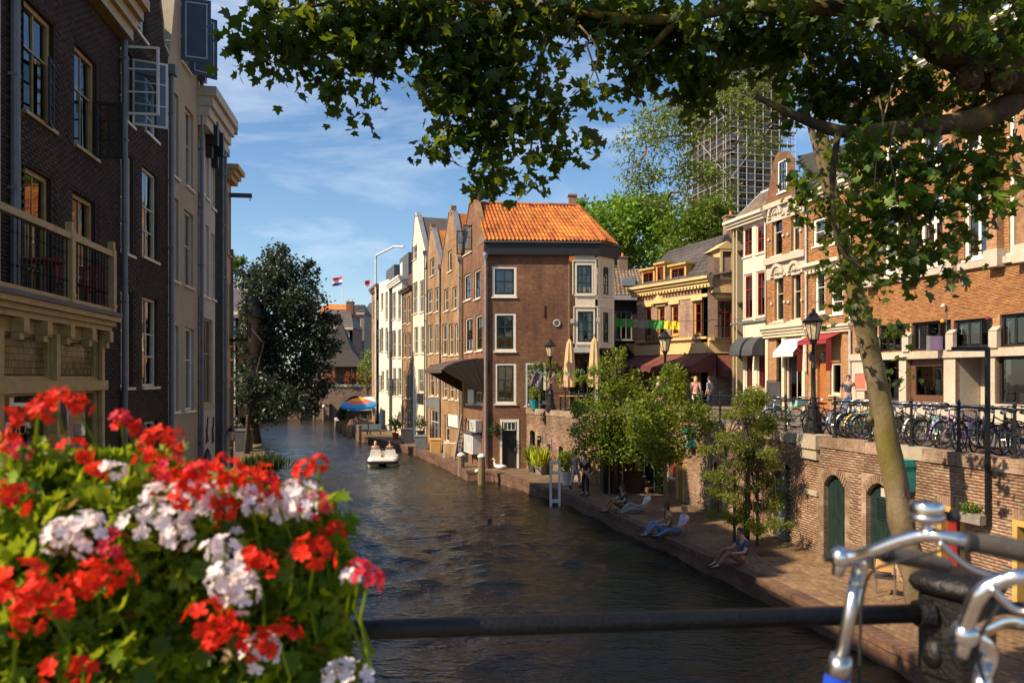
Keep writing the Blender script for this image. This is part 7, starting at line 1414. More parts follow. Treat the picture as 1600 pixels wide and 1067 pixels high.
bird('white goose lying on the quay, left of the pair', qe(771, 731), 2.7, 1.0); bird('white goose on the quay nearest the black door', qe(781, 733), 2.9, 1.05); b = wp(747, 741); bird('white goose half hidden behind the nearest mooring post', (b.x, b.y+.3, WH), 1.2, 1.0)
b = wp(765, 815, 0); bird('small dark duck swimming in the middle of the canal', (b.x, b.y, -.03), 2.0, .5, 'duck', 'h_brown', False, 'duck', None)
# ------------------------------------------------------------ boat
def rrect(a, b, r, n=5, z=0):
    pts = []
    for sx, sy, a0 in ((1, 1, 0), (-1, 1, 90), (-1, -1, 180), (1, -1, 270)):
        for i in range(n+1): t = math.radians(a0+90*i/n); pts.append(V((sx*(a-r)+r*math.cos(t), sy*(b-r)+r*math.sin(t), z)))
    return pts
bt = thing('pedal_boat', 'white pedal boat with two people on the canal', 'boat', (0, 0, 0), local=True); b = wp(594, 729, 0); bt.location = (b.x, b.y+1.2, 0); bt.rotation_euler = (0, 0, .12)
for s in (-1, 1): m = MB(); m.loft([[p+V((s*.55, 0, 0)) for p in rrect(a, c, .2, 4, z)] for z, a, c in ((-.2, .22, 1.1), (.0, .33, 1.3), (.22, .36, 1.38))]); m.build('float', 'boat_cream', bt, smooth=False)
m = MB(); m.loft([rrect(a, c, .3, 5, z) for z, a, c in ((.2, .93, 1.42), (.24, .98, 1.47), (.33, .98, 1.47), (.37, .93, 1.42))]); m.build('bumper', 'rubber', bt)
m = MB(); m.loft([rrect(a, c, .3, 5, z) for z, a, c in ((.371, .92, 1.4), (.5, .88, 1.34), (.52, .84, 1.3))]); m.build('deck', 'boat_white', bt)
for s in (-1, 1):
    m = MB(); m.loft([[V((s*.45+x*k, -.62+y, z)) for x, y in ((-.34, -.14), (.34, -.14), (.34, .1), (-.34, .1))] for z, k, in ((.52, 1), (.8, 1), (.98, .85))]); m.build('seat_back', 'boat_white', bt); m = MB(); m.box(s*.45-.32, s*.45+.32, -.5, .05, .521, .66); m.build('seat', 'boat_white', bt)
m = MB(); m.box(-.12, .12, -.3, .6, .522, .8); m.build('console', 'boat_cream', bt)
for s, hr, sh_ in ((-1, 'h_blond', 'cl_pink'), (1, 'h_brown', 'cl_brown')):
    o = V((b.x+s*.45, b.y+1.2-.28, .20)); person('person on the left seat of the pedal boat' if s < 0 else 'person on the right seat of the pedal boat', o, .12, 'chair', sh_, 'cl_jeans', hr, s < 0, sc=.95)
# ------------------------------------------------------------ far terrace
for i, (px, py, D, w_, mats, yt) in enumerate(((560, 637, 76, 1.75, ('c_orange', 'c_salmon', 'c_blue'), 620), (578, 628, 82, 1.3, ('canvas_white',), 619))):
    zt = EYE+(HY-yt)/FPX*D; ze = EYE+(HY-py)/FPX*D+.25; x = (px-800)/FPX*D; t = thing('open_parasol', ('orange, red and blue striped parasol on the far terrace', 'white parasol behind the striped one on the far terrace')[i], 'parasol', (x, D, .5)); m = MB(); m.tube([(x, D, .5), (x, D, zt+.1)], .04, 6); m.build('pole', 'wood', t); n = len(mats); kk = 12
    def ring(s): return [V((x+w_*s*math.cos(2*math.pi*k/kk), D+w_*s*math.sin(2*math.pi*k/kk)*.9, zt-.05-(zt-ze)*.8*s**1.3+w_*s*math.sin(2*math.pi*k/kk)*.2)) for k in range(kk)]
    for j in range(n): m = MB(); m.loft([ring(max(.001, (j/n)**.8)), ring(((j+1)/n)**.8)], cap=False); m.build('canopy_ring', mats[j], t)
    m = MB(); r0 = ring(1); m.loft([r0, [p-Z*(.2+.08*(k % 2)) for k, p in enumerate(r0)]], cap=False); m.build('valance', mats[-1], t)
for i, (px, D, c_, hr) in enumerate(((556, 75, 'cl_pink', 'h_brown'), (563, 77, 'cl_white', 'h_blond'), (568, 73, 'cl_brown', 'h_dark'), (574, 79, 'cl_lilac', 'h_brown'))):
    x = (px-800)/FPX*D; tt = garden_chair('terrace_chair', ('leftmost chair with a diner under the striped parasol', 'second chair with a diner under the striped parasol', 'chair on the far terrace nearest the moored post', 'rightmost chair of the far terrace diners')[i], (x, D, .5), 1+i*1.3, 'wood', 'chairs on the far terrace'); person(('diner in pink under the striped parasol', 'diner in white under the striped parasol', 'diner in brown on the far terrace', 'diner in lilac at the right of the far terrace')[i], (x, D, .42), 1+i*1.3+math.pi, 'chair', c_, 'cl_navy', hr, group='diners on the far terrace')
simple_table('wooden table under the striped parasol on the far terrace', (-15.1, 75.8, .5), 1.4, .9, .75, 'wood', 'wood'); m = MB(); m.box(-14.2, -12.9, 71.6, 71.9, .5, 1.3); tag(m.build('planter_box', 'wood'), 'low wooden planter screen at the front of the far terrace', 'planter'); 
for i in range(2):
    o = V((-13.1+i*1.15, 67.2, .5)); t = thing('deck_seat', ('teal bench seat on the far quay, left one', 'teal bench seat on the far quay, right one')[i], 'bench', o); m = MB(); m.box(o.x-.5, o.x+.5, o.y-.2, o.y+.2, .85, .92); m.build('seat', 'p_slate', t); m = MB(); m.box(o.x-.5, o.x+.5, o.y-.25, o.y-.2, .95, 1.4); m.build('backrest', 'p_slate', t)
    for x in (-.45, .45): m = MB(); m.box(o.x+x-.03, o.x+x+.03, o.y-.25, o.y+.2, .5, .85); m.build('leg', 'iron', t)
potted('green climbing shrub at the right end of the far bridge', (-18.6, 98.5, ST), .4, .5, 'wood', 420, 1.2, 5.0, 'l_bush', .35)
# bins on the left wharf
b = wp(381, 705); t = thing('wheelie_bin', 'black rubbish bin under the dark tree on the left wharf', 'bin', b); m = MB(); m.box(b.x-.45, b.x+.45, b.y-.4, b.y+.4, WH, WH+1.4); m.build('body', 'pot_dark', t); m = MB(); m.box(b.x-.5, b.x+.5, b.y-.45, b.y+.45, WH+1.4, WH+1.5); m.build('lid', 'p_grey', t)
# ------------------------------------------------------------ trees
def limb(m, a, b, r0, r1, n=5, wob=.15, k=7):
    a, b = V(a), V(b); L_ = (b-a).length; pts = []
    for i in range(n+1): s = i/n; pts.append(a+(b-a)*s+V((rnd.uniform(-1, 1), rnd.uniform(-1, 1), rnd.uniform(-1, 1)))*wob*L_*.25*(0 < i < n)+Z*(.08*L_*math.sin(math.pi*s)))
    m.tube(pts, [r0+(r1-r0)*i/n for i in range(n+1)], k); return pts
def tree(name, label, base, trunk, rad, blobs, lm, size, T=T_DIA, group=None, bark='bark', cat='tree', up=.5, droop=0., shell=.35, limbs=True, dens=1., twigs=2):
    """trunk: list of points; blobs: (x,y,z,rx,ry,rz,n) crown masses each fed by a limb"""
    t = thing(name, label, cat, base, group); m = MB(); n = len(trunk); m.tube(trunk, [rad*(1-.62*i/(n-1)) for i in range(n)], 9); m.build('trunk', bark, t, smooth=True)
    m = MB(); cs = []
    for (x, y, z, rx, ry, rz, k) in blobs:
        c = V((x, y, z)); s = max(.25, min(.98, rnd.uniform(.45, 1))); i = min(n-2, int(s*(n-1))); a = V(trunk[i])+(V(trunk[i+1])-V(trunk[i]))*rnd.random()
        if limbs:
            limb(m, a, c, rad*.32, rad*.08, 5, .35, 6)
            for _ in range(twigs): limb(m, a+(c-a)*rnd.uniform(.5, .9), c+V((rnd.uniform(-1, 1)*rx, rnd.uniform(-1, 1)*ry, rnd.uniform(-.8, .9)*rz))*.85, rad*.10, rad*.03, 3, .4, 4)
        k = int(k*dens); nc = max(3, k//45); cc = blob((x, y, z), (rx, ry, rz), nc, shell); per = -(-k//nc)
        off = npr.normal(size=(nc, per, 3))*np.array([rx, ry, rz]).mean()*.17; cs.append((cc[:, None, :]+off).reshape(-1, 3)[:k])
    if m.v: m.build('limbs', bark, t, smooth=True, uv=False)
    cen = np.concatenate(cs); N_ = len(cen); nr, d = rot_rand(N_, up, droop); leaves('crown', lm, t, cen, size*npr.uniform(.65, 1.3, N_), nr, d, T); return t
def pb(px, py, D, rx, ry, n, dz=None):
    c = P(px, py, D); k = D/FPX; return (c.x, c.y, c.z, rx*k, (dz or rx)*k, ry*k, n)
GW = 'young trees on the right wharf'
b = wp(962, 772); D = b.y
tree('leafy_tree', 'bushy green tree on the wharf nearest the terrace wall', b, [b, b+Z*1.2, P(962, 690, D), P(960, 640, D), P(962, 575, D)], .10, [pb(930, 705, D, 34, 32, 1300), pb(915, 670, D, 26, 28, 700), pb(970, 700, D, 42, 34, 1700), pb(945, 650, D, 42, 40, 1900), pb(985, 640, D, 42, 38, 1900), pb(958, 590, D, 32, 36, 1300), pb(990, 600, D, 22, 24, 600), pb(965, 556, D, 14, 16, 300), pb(905, 640, D, 22, 16, 350), pb(1005, 680, D, 32, 30, 900), pb(918, 588, D, 18, 14, 260)], 'l_bush', .135, group=GW, bark='bark_dark')
m = MB(); tp_ = thing('tree_stakes', 'wooden stakes propping the bushy tree by the terrace wall', 'stakes', b)
for dx in (-.28, .27): m = MB(); m.tube([b+V((dx, -.1, 0)), b+V((dx, -.1, 2.0))], .035, 6); m.build('stake', 'wood', tp_)
b = wp(1043, 808); D = b.y
tree('leafy_tree', 'rounded green tree with a pale slanting trunk in the middle of the wharf', b, [b, b+V((-.05, 0, .9)), P(1038, 730, D), P(1036, 690, D), P(1045, 620, D)], .11, [pb(1015, 660, D, 34, 32, 1500), pb(1060, 650, D, 44, 36, 2200), pb(1048, 605, D, 34, 30, 1500), pb(1050, 582, D, 20, 14, 500), pb(1092, 668, D, 26, 24, 700), pb(1030, 705, D, 40, 22, 1200), pb(1000, 628, D, 22, 22, 500), pb(1075, 700, D, 30, 16, 500), pb(1005, 700, D, 22, 24, 500)], 'l_bush', .125, group=GW)
b = wp(1166, 852); D = b.y; bl_ = []
for i in range(46):
    s = i/45; y = 612+s*215; rx = (14+84*math.sin(min(1, s*1.25)*math.pi*.5)*(1-.25*s))*rnd.uniform(.5, 1); x = 1168+rnd.uniform(-1, 1)*rx; bl_.append(pb(x, y, D+rnd.uniform(-.8, .8), 26, 8, 520, 26))
tree('feathery_tree', 'feathery needle leaved tree with drooping sprays in front of the quay wall', b, [b, P(1168, 780, D), P(1166, 700, D), P(1165, 615, D)], .10, bl_, 'l_cyp', .095, T_NAR, group=GW, bark='bark_dark', up=.3, droop=.5, shell=.1, twigs=1)
ts = thing('tree_stakes', 'pair of dark stakes beside the feathery tree', 'stakes', b)
for dx in (-.32, .36): m = MB(); m.tube([b+V((dx, .1, 0)), b+V((dx, .1, 2.2))], .045, 6); m.build('stake', 'bark_dark', ts)
# dark copper tree and neighbours on the left wharf
D = 58; b = P(402, 692, D); b.z = WH
tree('dark_tree', 'large dark copper leaved tree overhanging the canal on the left', b, [b, P(398, 660, D), P(402, 600, D), P(425, 520, D), P(440, 430, D)], .34, [pb(440, 425, D, 44, 32, 1900), pb(420, 455, D, 42, 40, 1900), pb(470, 470, D, 44, 38, 1900), pb(440, 505, D, 58, 44, 2600), pb(492, 515, D, 34, 40, 1500), pb(405, 545, D, 34, 50, 1600), pb(455, 560, D, 56, 40, 2500), pb(500, 560, D, 26, 34, 1000), pb(415, 600, D, 44, 30, 1500), pb(470, 605, D, 40, 26, 1100), pb(400, 490, D, 26, 30, 800), pb(437, 398, D, 22, 14, 350), pb(388, 560, D, 22, 60, 1100), pb(385, 620, D, 22, 40, 900), pb(440, 630, D, 60, 20, 1300), pb(395, 440, D, 22, 26, 500), pb(480, 635, D, 34, 14, 500), pb(515, 500, D, 18, 20, 400), pb(520, 548, D, 18, 22, 420), pb(398, 425, D, 20, 16, 300), pb(478, 420, D, 18, 14, 260), pb(503, 602, D, 22, 18, 380), pb(385, 660, D, 24, 18, 400)], 'l_dark', .30, bark='bark_dark', shell=.2, dens=1.0)
b = P(386, 700, 50); b.z = WH; D = 50
tree('low_tree', 'low green tree under the dark tree beside the left wharf', b, [b, P(388, 650, D), P(400, 620, D), P(430, 600, D)], .18, [pb(420, 620, D, 46, 28, 1500), pb(390, 600, D, 24, 40, 900), pb(455, 632, D, 38, 18, 800), pb(378, 530, D, 16, 36, 500), pb(380, 470, D, 14, 30, 400), pb(405, 650, D, 26, 12, 300)], 'l_dark', .26, bark='bark_dark')
b = P(368, 600, 60); b.z = WH
tree('distant_tree', 'small green tree top peeking over the end of the left row', b, [b, P(368, 500, 60), P(368, 420, 60)], .2, [pb(367, 408, 60, 13, 22, 500)], 'l_bg2', .3)
c = wp(410, 735); t = thing('reed_clump', 'clump of tall dry reeds at the edge of the left wharf', 'plant', (c.x, c.y, WH-.2)); n = 700; cen = np.array([tuple(c)])+npr.normal(size=(n, 3))*np.array([.5, .4, .05]); nr = npr.normal(size=(n, 3)); nr[:, 2] *= .1; nr /= np.linalg.norm(nr, axis=1)[:, None]; d = npr.normal(size=(n, 3))*.35; d[:, 2] = 1; d -= nr*(d*nr).sum(1)[:, None]; d /= np.linalg.norm(d, axis=1)[:, None]; leaves('blades', 'l_low', t, cen, npr.uniform(.4, 1.0, n), nr, d, (np.array([(0, 0, 0), (.05, .5, 0), (.0, 1, .1), (-.05, .5, 0)]), np.array([(0, 1, 2), (0, 2, 3)])))
# trees behind the houses on the right
D = 85; GBk = 'trees behind the right hand houses'
for lb, px, bl_, lm in (('bright green spreading tree behind the corner house', 985, [(985, 335, 60, 22), (940, 360, 50, 40), (1000, 370, 60, 36), (1040, 350, 40, 26), (960, 330, 30, 16), (1020, 325, 40, 18), (930, 395, 50, 34), (1000, 410, 60, 26), (915, 330, 24, 20)], 'l_bg'), ('dense rounded green tree below the scaffolded tower', 1095, [(1100, 330, 44, 26), (1075, 365, 40, 36), (1120, 360, 40, 40), (1060, 400, 40, 30), (1105, 400, 50, 30), (1145, 390, 34, 30), (1140, 350, 22, 30)], 'l_bg2')):
    b = P(px, 500, D); b.z = ST
    tree('garden_tree', lb, b, [b, P(px, 480, D), P(px, 420, D), P(px+4, 350, D)], .5, [pb(x, y, D+rnd.uniform(-3, 3), rx, ry, int(rx*ry*1.15)) for x, y, rx, ry in bl_], lm, .5 if lm == 'l_bg' else .42, group=GBk, bark='bark_dark', shell=.45); D = 78
# fine leaved ash behind the plane tree, trunk hidden behind the leaning trunk
D = 21; tr_ = [P(1388, 690, D+.6), P(1366, 560, D+.5), P(1344, 470, D), P(1300, 330, D), P(1262, 180, D), P(1225, 60, D)]; tr_[0].z = ST
ash = tree('ash_tree', 'light fine leaved ash tree growing behind the leaning plane trunk', tr_[0], tr_, .13, [], 'l_ash', .1) if False else None
t = thing('ash_tree', 'light fine leaved ash tree growing behind the leaning plane trunk', 'tree', tr_[0]); m = MB(); m.tube(tr_, [.15, .14, .13, .11, .08, .05], 8); m.build('trunk', 'bark', t, smooth=True)
spr = [(1225, 100, 1150, 150), (1150, 150, 1085, 215), (1085, 215, 1010, 230), (1150, 150, 1090, 110), (1085, 215, 1060, 300), (1060, 300, 1030, 330), (1090, 160, 1000, 180), (1190, 120, 1150, 230), (1150, 230, 1110, 280), (1010, 230, 985, 290), (1240, 130, 1200, 210)]
m = MB(); cen = []
for a, b_, c_, d_ in spr:
    da, db = D+rnd.uniform(-.5, .8), D+rnd.uniform(-1, 1); limb(m, P(a, b_, da), P(c_, d_, db), .035, .014, 5, .25, 5)
for x, y, rx, ry, n in ((1010, 215, 38, 40, 750), (1045, 180, 44, 36, 800), (990, 270, 26, 38, 420), (1020, 285, 34, 34, 520), (1075, 205, 40, 40, 800), (1070, 270, 38, 30, 560), (1110, 265, 34, 30, 480), (1100, 150, 50, 40, 900), (1150, 170, 50, 44, 950), (1130, 105, 60, 40, 900), (1040, 325, 22, 16, 160), (1185, 225, 36, 34, 420), (1200, 130, 50, 50, 800), (970, 225, 12, 12, 60), (1075, 310, 16, 12, 90), (1140, 300, 20, 16, 120)):
    q = pb(x, y, D, rx, ry, n); nc = n//14; cc = blob(q[:3], q[3:6], nc, .1); cen.append((cc[:, None, :]+npr.normal(size=(nc, 14, 3))*.10).reshape(-1, 3))
    for _ in range(3): limb(m, P(x+rx*.4, y-ry*.3, D), P(x+rnd.uniform(-1, 1)*rx, y+rnd.uniform(-1, 1)*ry, D), .014, .005, 4, .4, 4)
m.build('limbs', 'bark', t, smooth=True, uv=False); cen = np.concatenate(cen); N_ = len(cen); nr, d = rot_rand(N_, .3, .6); leaves('crown', 'l_ash', t, cen, .135*npr.uniform(.7, 1.3, N_), nr, d, T_NAR)
# ------------------------------------------------------------ the leaning plane tree and the great overhanging plane
pl = thing('plane_tree', 'leaning plane tree with a mossy trunk rising from the wharf past the bicycles', 'tree', P(1440, 961, 16)); D = 16
tk = [(1442, 962, .42), (1432, 905, .36), (1412, 830, .33), (1400, 760, .32), (1388, 700, .31), (1378, 640, .29), (1366, 580, .27), (1352, 520, .25), (1338, 460, .22), (1322, 400, .19), (1306, 330, .17), (1292, 250, .15), (1280, 170, .13), (1262, 80, .10), (1250, -20, .08)]
pts = [P(x, y, D-.02*i) for i, (x, y, r) in enumerate(tk)]; pts[0].z = WH-.1
def trunkmat():
    m_, t_, b_ = newmat('plane_bark'); f = ramp(t_, noise(t_, 2.2, 7, .65, mscale=(1, 1, .6)), [(.36, 0), (.62, 1)]); c = mixc(t_, f, (.085, .062, .038), (.24, .18, .11)); f2 = ramp(t_, noise(t_, .9, 5, .6, mscale=(1, 1, .5)), [(.45, 0), (.64, .85)]); c = mixc(t_, f2, c, (.16, .13, .015)); t_.links.new(c, b_.inputs['Base Color']); b_.inputs['Roughness'].default_value = .9; bump(t_, b_, noise(t_, 16, 7, .7), .7, .03); M['plane_bark'] = m_
    m_, t_, b_ = newmat('bough_bark_shaded'); f = ramp(t_, noise(t_, 3.5, 7, .65, mscale=(1, 1, .6)), [(.40, 0), (.60, 1)]); c = mixc(t_, f, (.035, .024, .013), (.12, .082, .045)); f2 = ramp(t_, noise(t_, 1.4, 5, .6), [(.52, 0), (.66, .9)]); c = mixc(t_, f2, c, (.26, .19, .03)); t_.links.new(c, b_.inputs['Base Color']); b_.inputs['Roughness'].default_value = .9; bump(t_, b_, noise(t_, 14, 7, .7), .9, .04); M['bough_bark_shaded'] = m_  # darker copy of the plane bark: canopy shade put into the colour, plus moss
trunkmat()
def rough_tube(pts, rr, n=14, amp=.10, sub=4):
    P2 = []; R2 = []
    for i in range(len(pts)-1):
        for k in range(sub):
            s = k/sub; a = pts[max(i-1, 0)]; b = pts[i]; c = pts[i+1]; d = pts[min(i+2, len(pts)-1)]
            P2.append(.5*((2*b)+(c-a)*s+(2*a-5*b+4*c-d)*s*s+(3*b-a-3*c+d)*s**3)); R2.append((rr[i]*(1-s)+rr[i+1]*s)*(1+rnd.uniform(-amp, amp)*.45))
    P2.append(pts[-1]); R2.append(rr[-1]); m = MB(); m.tube(P2, R2, n); k = len(P2)
    for i in range(k):
        for j in range(n): v = m.v[i*n+j]; m.v[i*n+j] = P2[i]+(v-P2[i])*(1+amp*math.sin(j*2.2+i*.5)*.5+rnd.uniform(-1, 1)*amp*.3)
    return m
m = rough_tube(pts, [r*.76 for *_, r in tk]); tr_o = m.build('trunk', 'plane_bark', pl, smooth=True)
for x, y, r in ((1373, 655, .07), (1355, 545, .08)): m = MB(); c = P(x-14, y, D-.1); m.ball(c, r, 10, 7, (1, .8, 1.2)); m.build('knot', 'plane_bark', pl, smooth=True)
gp_ = thing('great_plane_tree', 'huge plane tree whose boughs and dark leaves hang in from the upper right', 'tree', (11.3, 8.6, WH)); Dg = 8.6
trunk_g = [V((11.3, 8.6, WH)), V((11.1, 8.6, 3)), V((10.4, 8.5, 6.5)), V((9.3, 8.5, 9.0)), P(1750, 60, 8.5), P(1640, 95, 8.5)]
m = rough_tube(trunk_g, [.75, .65, .58, .5, .44, .40], 18, .12); m.build('trunk', 'bough_bark_shaded', gp_, smooth=True)
bough = [([(1660, 95), (1570, 105), (1490, 70), (1420, 40), (1380, 15), (1330, -40), (1240, -80)], [.36, .29, .24, .20, .17, .15, .12], 8.5), ([(1640, 120), (1600, 150), (1540, 182), (1470, 196), (1420, 200), (1370, 205), (1310, 205), (1240, 180), (1180, 150)], [.18, .14, .12, .105, .095, .08, .07, .05, .03], 8.6), ([(1400, 20), (1280, 12), (1160, 10), (1060, 30), (960, 28), (880, 10), (760, 0), (620, -6), (500, 8), (420, 20)], [.10, .09, .075, .06, .05, .045, .035, .03, .02, .01], 8.9), ([(1240, -80), (1000, -120), (760, -60), (700, 20), (720, 110), (760, 200), (778, 270)], [.15, .11, .08, .045, .03, .018, .008], 9.2), ([(880, 10), (850, 70), (840, 150), (830, 230), (822, 290)], [.05, .03, .02, .012, .006], 9.0), ([(620, -6), (600, 60), (585, 120), (580, 170)], [.035, .02, .012, .006], 9.0), ([(520, 6), (480, 60), (400, 60), (355, 66)], [.02, .014, .009, .005], 9.1), ([(1060, 30), (1000, 90), (960, 110)], [.05, .03, .012], 9), ([(1310, 205), (1300, 300), (1320, 400), (1420, 440)], [.04, .025, .015, .008], 8.4), ([(1470, 196), (1440, 270), (1420, 340), (1450, 400)], [.03, .02, .012, .006], 8.4), ([(960, 28), (935, 60), (905, 75), (885, 95)], [.02, .012, .008, .004], 9)]
for pts_, rr, Db in bough: m = rough_tube([P(x, y, Db+rnd.uniform(-.15, .15)) for x, y in pts_], rr, 12, .14 if rr[0] > .1 else .08, 4); m.build('bough', 'bough_bark_shaded', gp_, smooth=True)
for x, y, s in ((1515, 108, .16), (1565, 110, .15), (1545, 85, .12)):   # burrs
    m = MB(); c = P(x, y+14, 8.35)
    for _ in range(26): v_ = V((rnd.gauss(0, 1), rnd.gauss(0, 1), rnd.gauss(0, 1))).normalized()*s*.8; m.ball(c+v_, .035, 6, 4)
    m.ball(c, s*.85, 10, 7); m.build('burr', 'bough_bark_shaded', gp_, smooth=True)
# pale dangling twigs
for pts_ in ([(1395, 130), (1385, 170), (1372, 220), (1366, 300)], [(1400, 190), (1390, 240), (1400, 290), (1385, 330)], [(1372, 150), (1380, 200), (1362, 260)], [(905, 40), (935, 80), (920, 130)], [(915, 65), (930, 110), (936, 128)]):
    m = rough_tube([P(x, y, 8.2) for x, y in pts_], [.012, .009, .006, .004][:len(pts_)], 6, .1, 3); m.build('twig', 'wood', gp_, smooth=True)
def canopy(par, blobs, lm, size, nparts=300, T=T_PLANE, up=.35, droop=1.1, spread=.30):
    cs = []; tw = MB()
    for x, y, rx, ry, D_, n in blobs:
        q = pb(x, y, D_, rx, ry, n, max(rx, ry)*.9); nc = max(2, n//10); cc = blob(q[:3], q[3:6], nc, .08)
        cs.append((cc[:, None, :]+npr.normal(size=(nc, 10, 3))*np.array([spread*.45, spread*.45, spread*.42])).reshape(-1, 3)[:n])
        for _ in range(max(2, nc//5)):
            e = cc[npr.integers(nc)]; limb(tw, P(x+rnd.uniform(-.3, .3)*rx, y-ry*.8, D_), V(e)+V((0, 0, .1)), .010, .004, 4, .35, 4)
    tag(tw.build('twigs', 'bark_dark', par, uv=False), kind='stuff'); cen = np.concatenate(cs); n = len(cen); nr, d = rot_rand(n, up, droop); sz = size*npr.uniform(.6, 1.25, n)
    order = np.argsort(cen[:, 1])
    if nparts:   # the leaves that show largest are objects, the others one mass
        a = order[:nparts]; leaf_parts(one_leaf(lm, T), par, cen[a], sz[a], nr[a], d[a]); order = order[nparts:]
    leaves('foliage', lm, par, cen[order], sz[order], nr[order], d[order], T, kind='stuff')
top_ = [(400, 60, 50, 22, 9.1, 60), (370, 62, 24, 10, 9.1, 24), (430, 25, 60, 30, 9.1, 130), (420, 95, 40, 20, 9, 50), (460, 110, 36, 22, 9, 55), (480, 60, 60, 40, 9, 190), (540, 40, 60, 45, 9, 220), (515, 150, 22, 13, 9, 28), (545, 110, 40, 30, 9, 90), (600, 30, 70, 45, 9, 260), (585, 100, 40, 34, 9, 110), (582, 165, 17, 22, 9, 30), (660, 30, 70, 50, 8.8, 290), (690, 95, 50, 45, 8.8, 190), (740, 50, 70, 60, 9, 330), (730, 140, 55, 45, 9, 210), (780, 120, 70, 60, 9.1, 330), (800, 40, 80, 50, 9.2, 330), (780, 200, 70, 50, 9.1, 260), (710, 215, 45, 22, 9, 80), (670, 236, 16, 9, 9, 14), (760, 265, 36, 30, 9.1, 90), (778, 298, 12, 14, 9.1, 18), (840, 170, 45, 40, 9, 110), (850, 240, 34, 30, 9, 60), (826, 295, 16, 18, 9, 20), (895, 150, 34, 26, 9, 50), (905, 235, 26, 22, 9, 36), (870, 30, 70, 34, 9.2, 240), (940, 20, 60, 34, 9.2, 200), (1000, 30, 60, 44, 9.2, 240), (960, 90, 30, 44, 9, 80), (990, 110, 34, 40, 9, 110), (1050, 60, 60, 60, 9.2, 300), (1090, 130, 45, 50, 9.2, 170), (1120, 60, 70, 60, 9.4, 300), (1115, 205, 26, 30, 9.2, 60), (1190, 50, 70, 60, 9.4, 300), (1250, 60, 70, 70, 9.4, 330), (1210, 150, 60, 50, 9.5, 200), (1270, 160, 60, 50, 9.5, 230), (1330, 80, 70, 60, 9.5, 270), (1340, 170, 60, 46, 9.5, 200), (1400, 110, 60, 50, 9.5, 180), (1410, 180, 60, 40, 9.4, 130), (1450, 130, 60, 40, 9.5, 130), (1500, 160, 60, 40, 9.4, 110), (1560, 190, 50, 40, 9.2, 110), (1520, 30, 90, 26, 9.4, 160), (1585, 35, 40, 40, 8.2, 70)]
low_ = [(1350, 250, 60, 40, 8.7, 130), (1420, 260, 60, 40, 8.6, 120), (1480, 250, 50, 40, 8.6, 100), (1400, 320, 60, 36, 8.5, 110), (1460, 330, 50, 44, 8.5, 120), (1350, 330, 30, 40, 8.5, 60), (1440, 400, 50, 34, 8.4, 100), (1475, 420, 18, 26, 8.4, 26), (1380, 400, 36, 30, 8.4, 60), (1530, 280, 60, 50, 8.5, 110), (1585, 250, 30, 60, 8.3, 80), (1540, 340, 34, 26, 8.4, 40), (1505, 385, 26, 20, 8.4, 28), (1420, 440, 24, 18, 8.4, 26)]
low_ = [(a, b, c, d, e, int(n*.85)) for a, b, c, d, e, n in low_]
over_ = [(x, y, 120, 80, Dd, 190) for x, y, Dd in ((480, -80, 8.5), (650, -90, 8.3), (820, -100, 8.4), (1000, -100, 8.4), (1160, -90, 8.6), (1320, -80, 8.4), (1480, -70, 8.2), (1600, -60, 8), (700, -190, 7.6), (900, -210, 7.6), (1100, -210, 7.6), (1300, -200, 7.6), (1500, -200, 7.4), (1250, -60, 7.4), (1420, -60, 7.3), (1560, -40, 7.2), (1050, -60, 7.6), (1700, 0, 8), (1650, -180, 8))]  # out-of-view leaves added above the frame to shade the boughs
over_ += [(1360, 20, 40, 26, 8.0, 40), (1420, 55, 36, 24, 7.9, 36), (1480, 40, 40, 24, 7.9, 44), (1540, 60, 36, 20, 7.9, 36), (1590, 70, 24, 30, 7.8, 26), (1120, 25, 60, 20, 8.5, 60), (1240, 20, 50, 20, 8.5, 50), (1350, 215, 40, 18, 8.2, 30), (1450, 200, 40, 16, 8.2, 26)]
top_ = [(a, b, c, d, e, int(n*1.12)) for a, b, c, d, e, n in top_ if not (1100 < a < 1215 and 140 < b < 230)]
canopy(gp_, top_+low_+over_, 'l_plane', .125, spread=.25)
canopy(gp_, [(660, 120, 50, 24, 9.4, 26), (700, 135, 30, 20, 9.4, 20), (800, 150, 60, 40, 9.4, 16), (460, 45, 40, 20, 9.3, 10), (1370, 300, 30, 16, 8.2, 24), (1430, 290, 26, 24, 8.2, 22), (1545, 300, 26, 22, 8.2, 20), (1380, 270, 20, 16, 8.2, 14), (850, 110, 60, 50, 9.3, 60), (680, 60, 60, 30, 9.3, 40), (1080, 110, 60, 60, 9.4, 70), (1250, 110, 60, 60, 9.4, 60), (560, 60, 50, 30, 9.3, 30)], 'l_bright', .13, nparts=0)  # lighter leaves stand in for backlit ones, the glow is in their colour
canopy(pl, [(a_, b_, c_, d_, e_, int(n_*.62)) for a_, b_, c_, d_, e_, n_ in [(1275, 300, 34, 40, 15.3, 130), (1262, 330, 26, 20, 15.3, 60), (1300, 360, 40, 40, 15.3, 130), (1330, 420, 46, 44, 15.2, 150), (1290, 440, 34, 34, 15.3, 60), (1370, 440, 34, 30, 15, 70), (1345, 480, 30, 26, 14.8, 50), (1385, 510, 24, 14, 14.6, 24), (1390, 545, 12, 30, 14.6, 26), (1400, 585, 12, 14, 14.6, 16), (1300, 250, 46, 44, 15.4, 190), (1250, 280, 28, 36, 15.4, 80), (1330, 300, 50, 50, 15.3, 140), (1280, 480, 26, 12, 15.4, 16), (1385, 380, 40, 40, 15, 90)]], 'l_plane', .15, nparts=120)
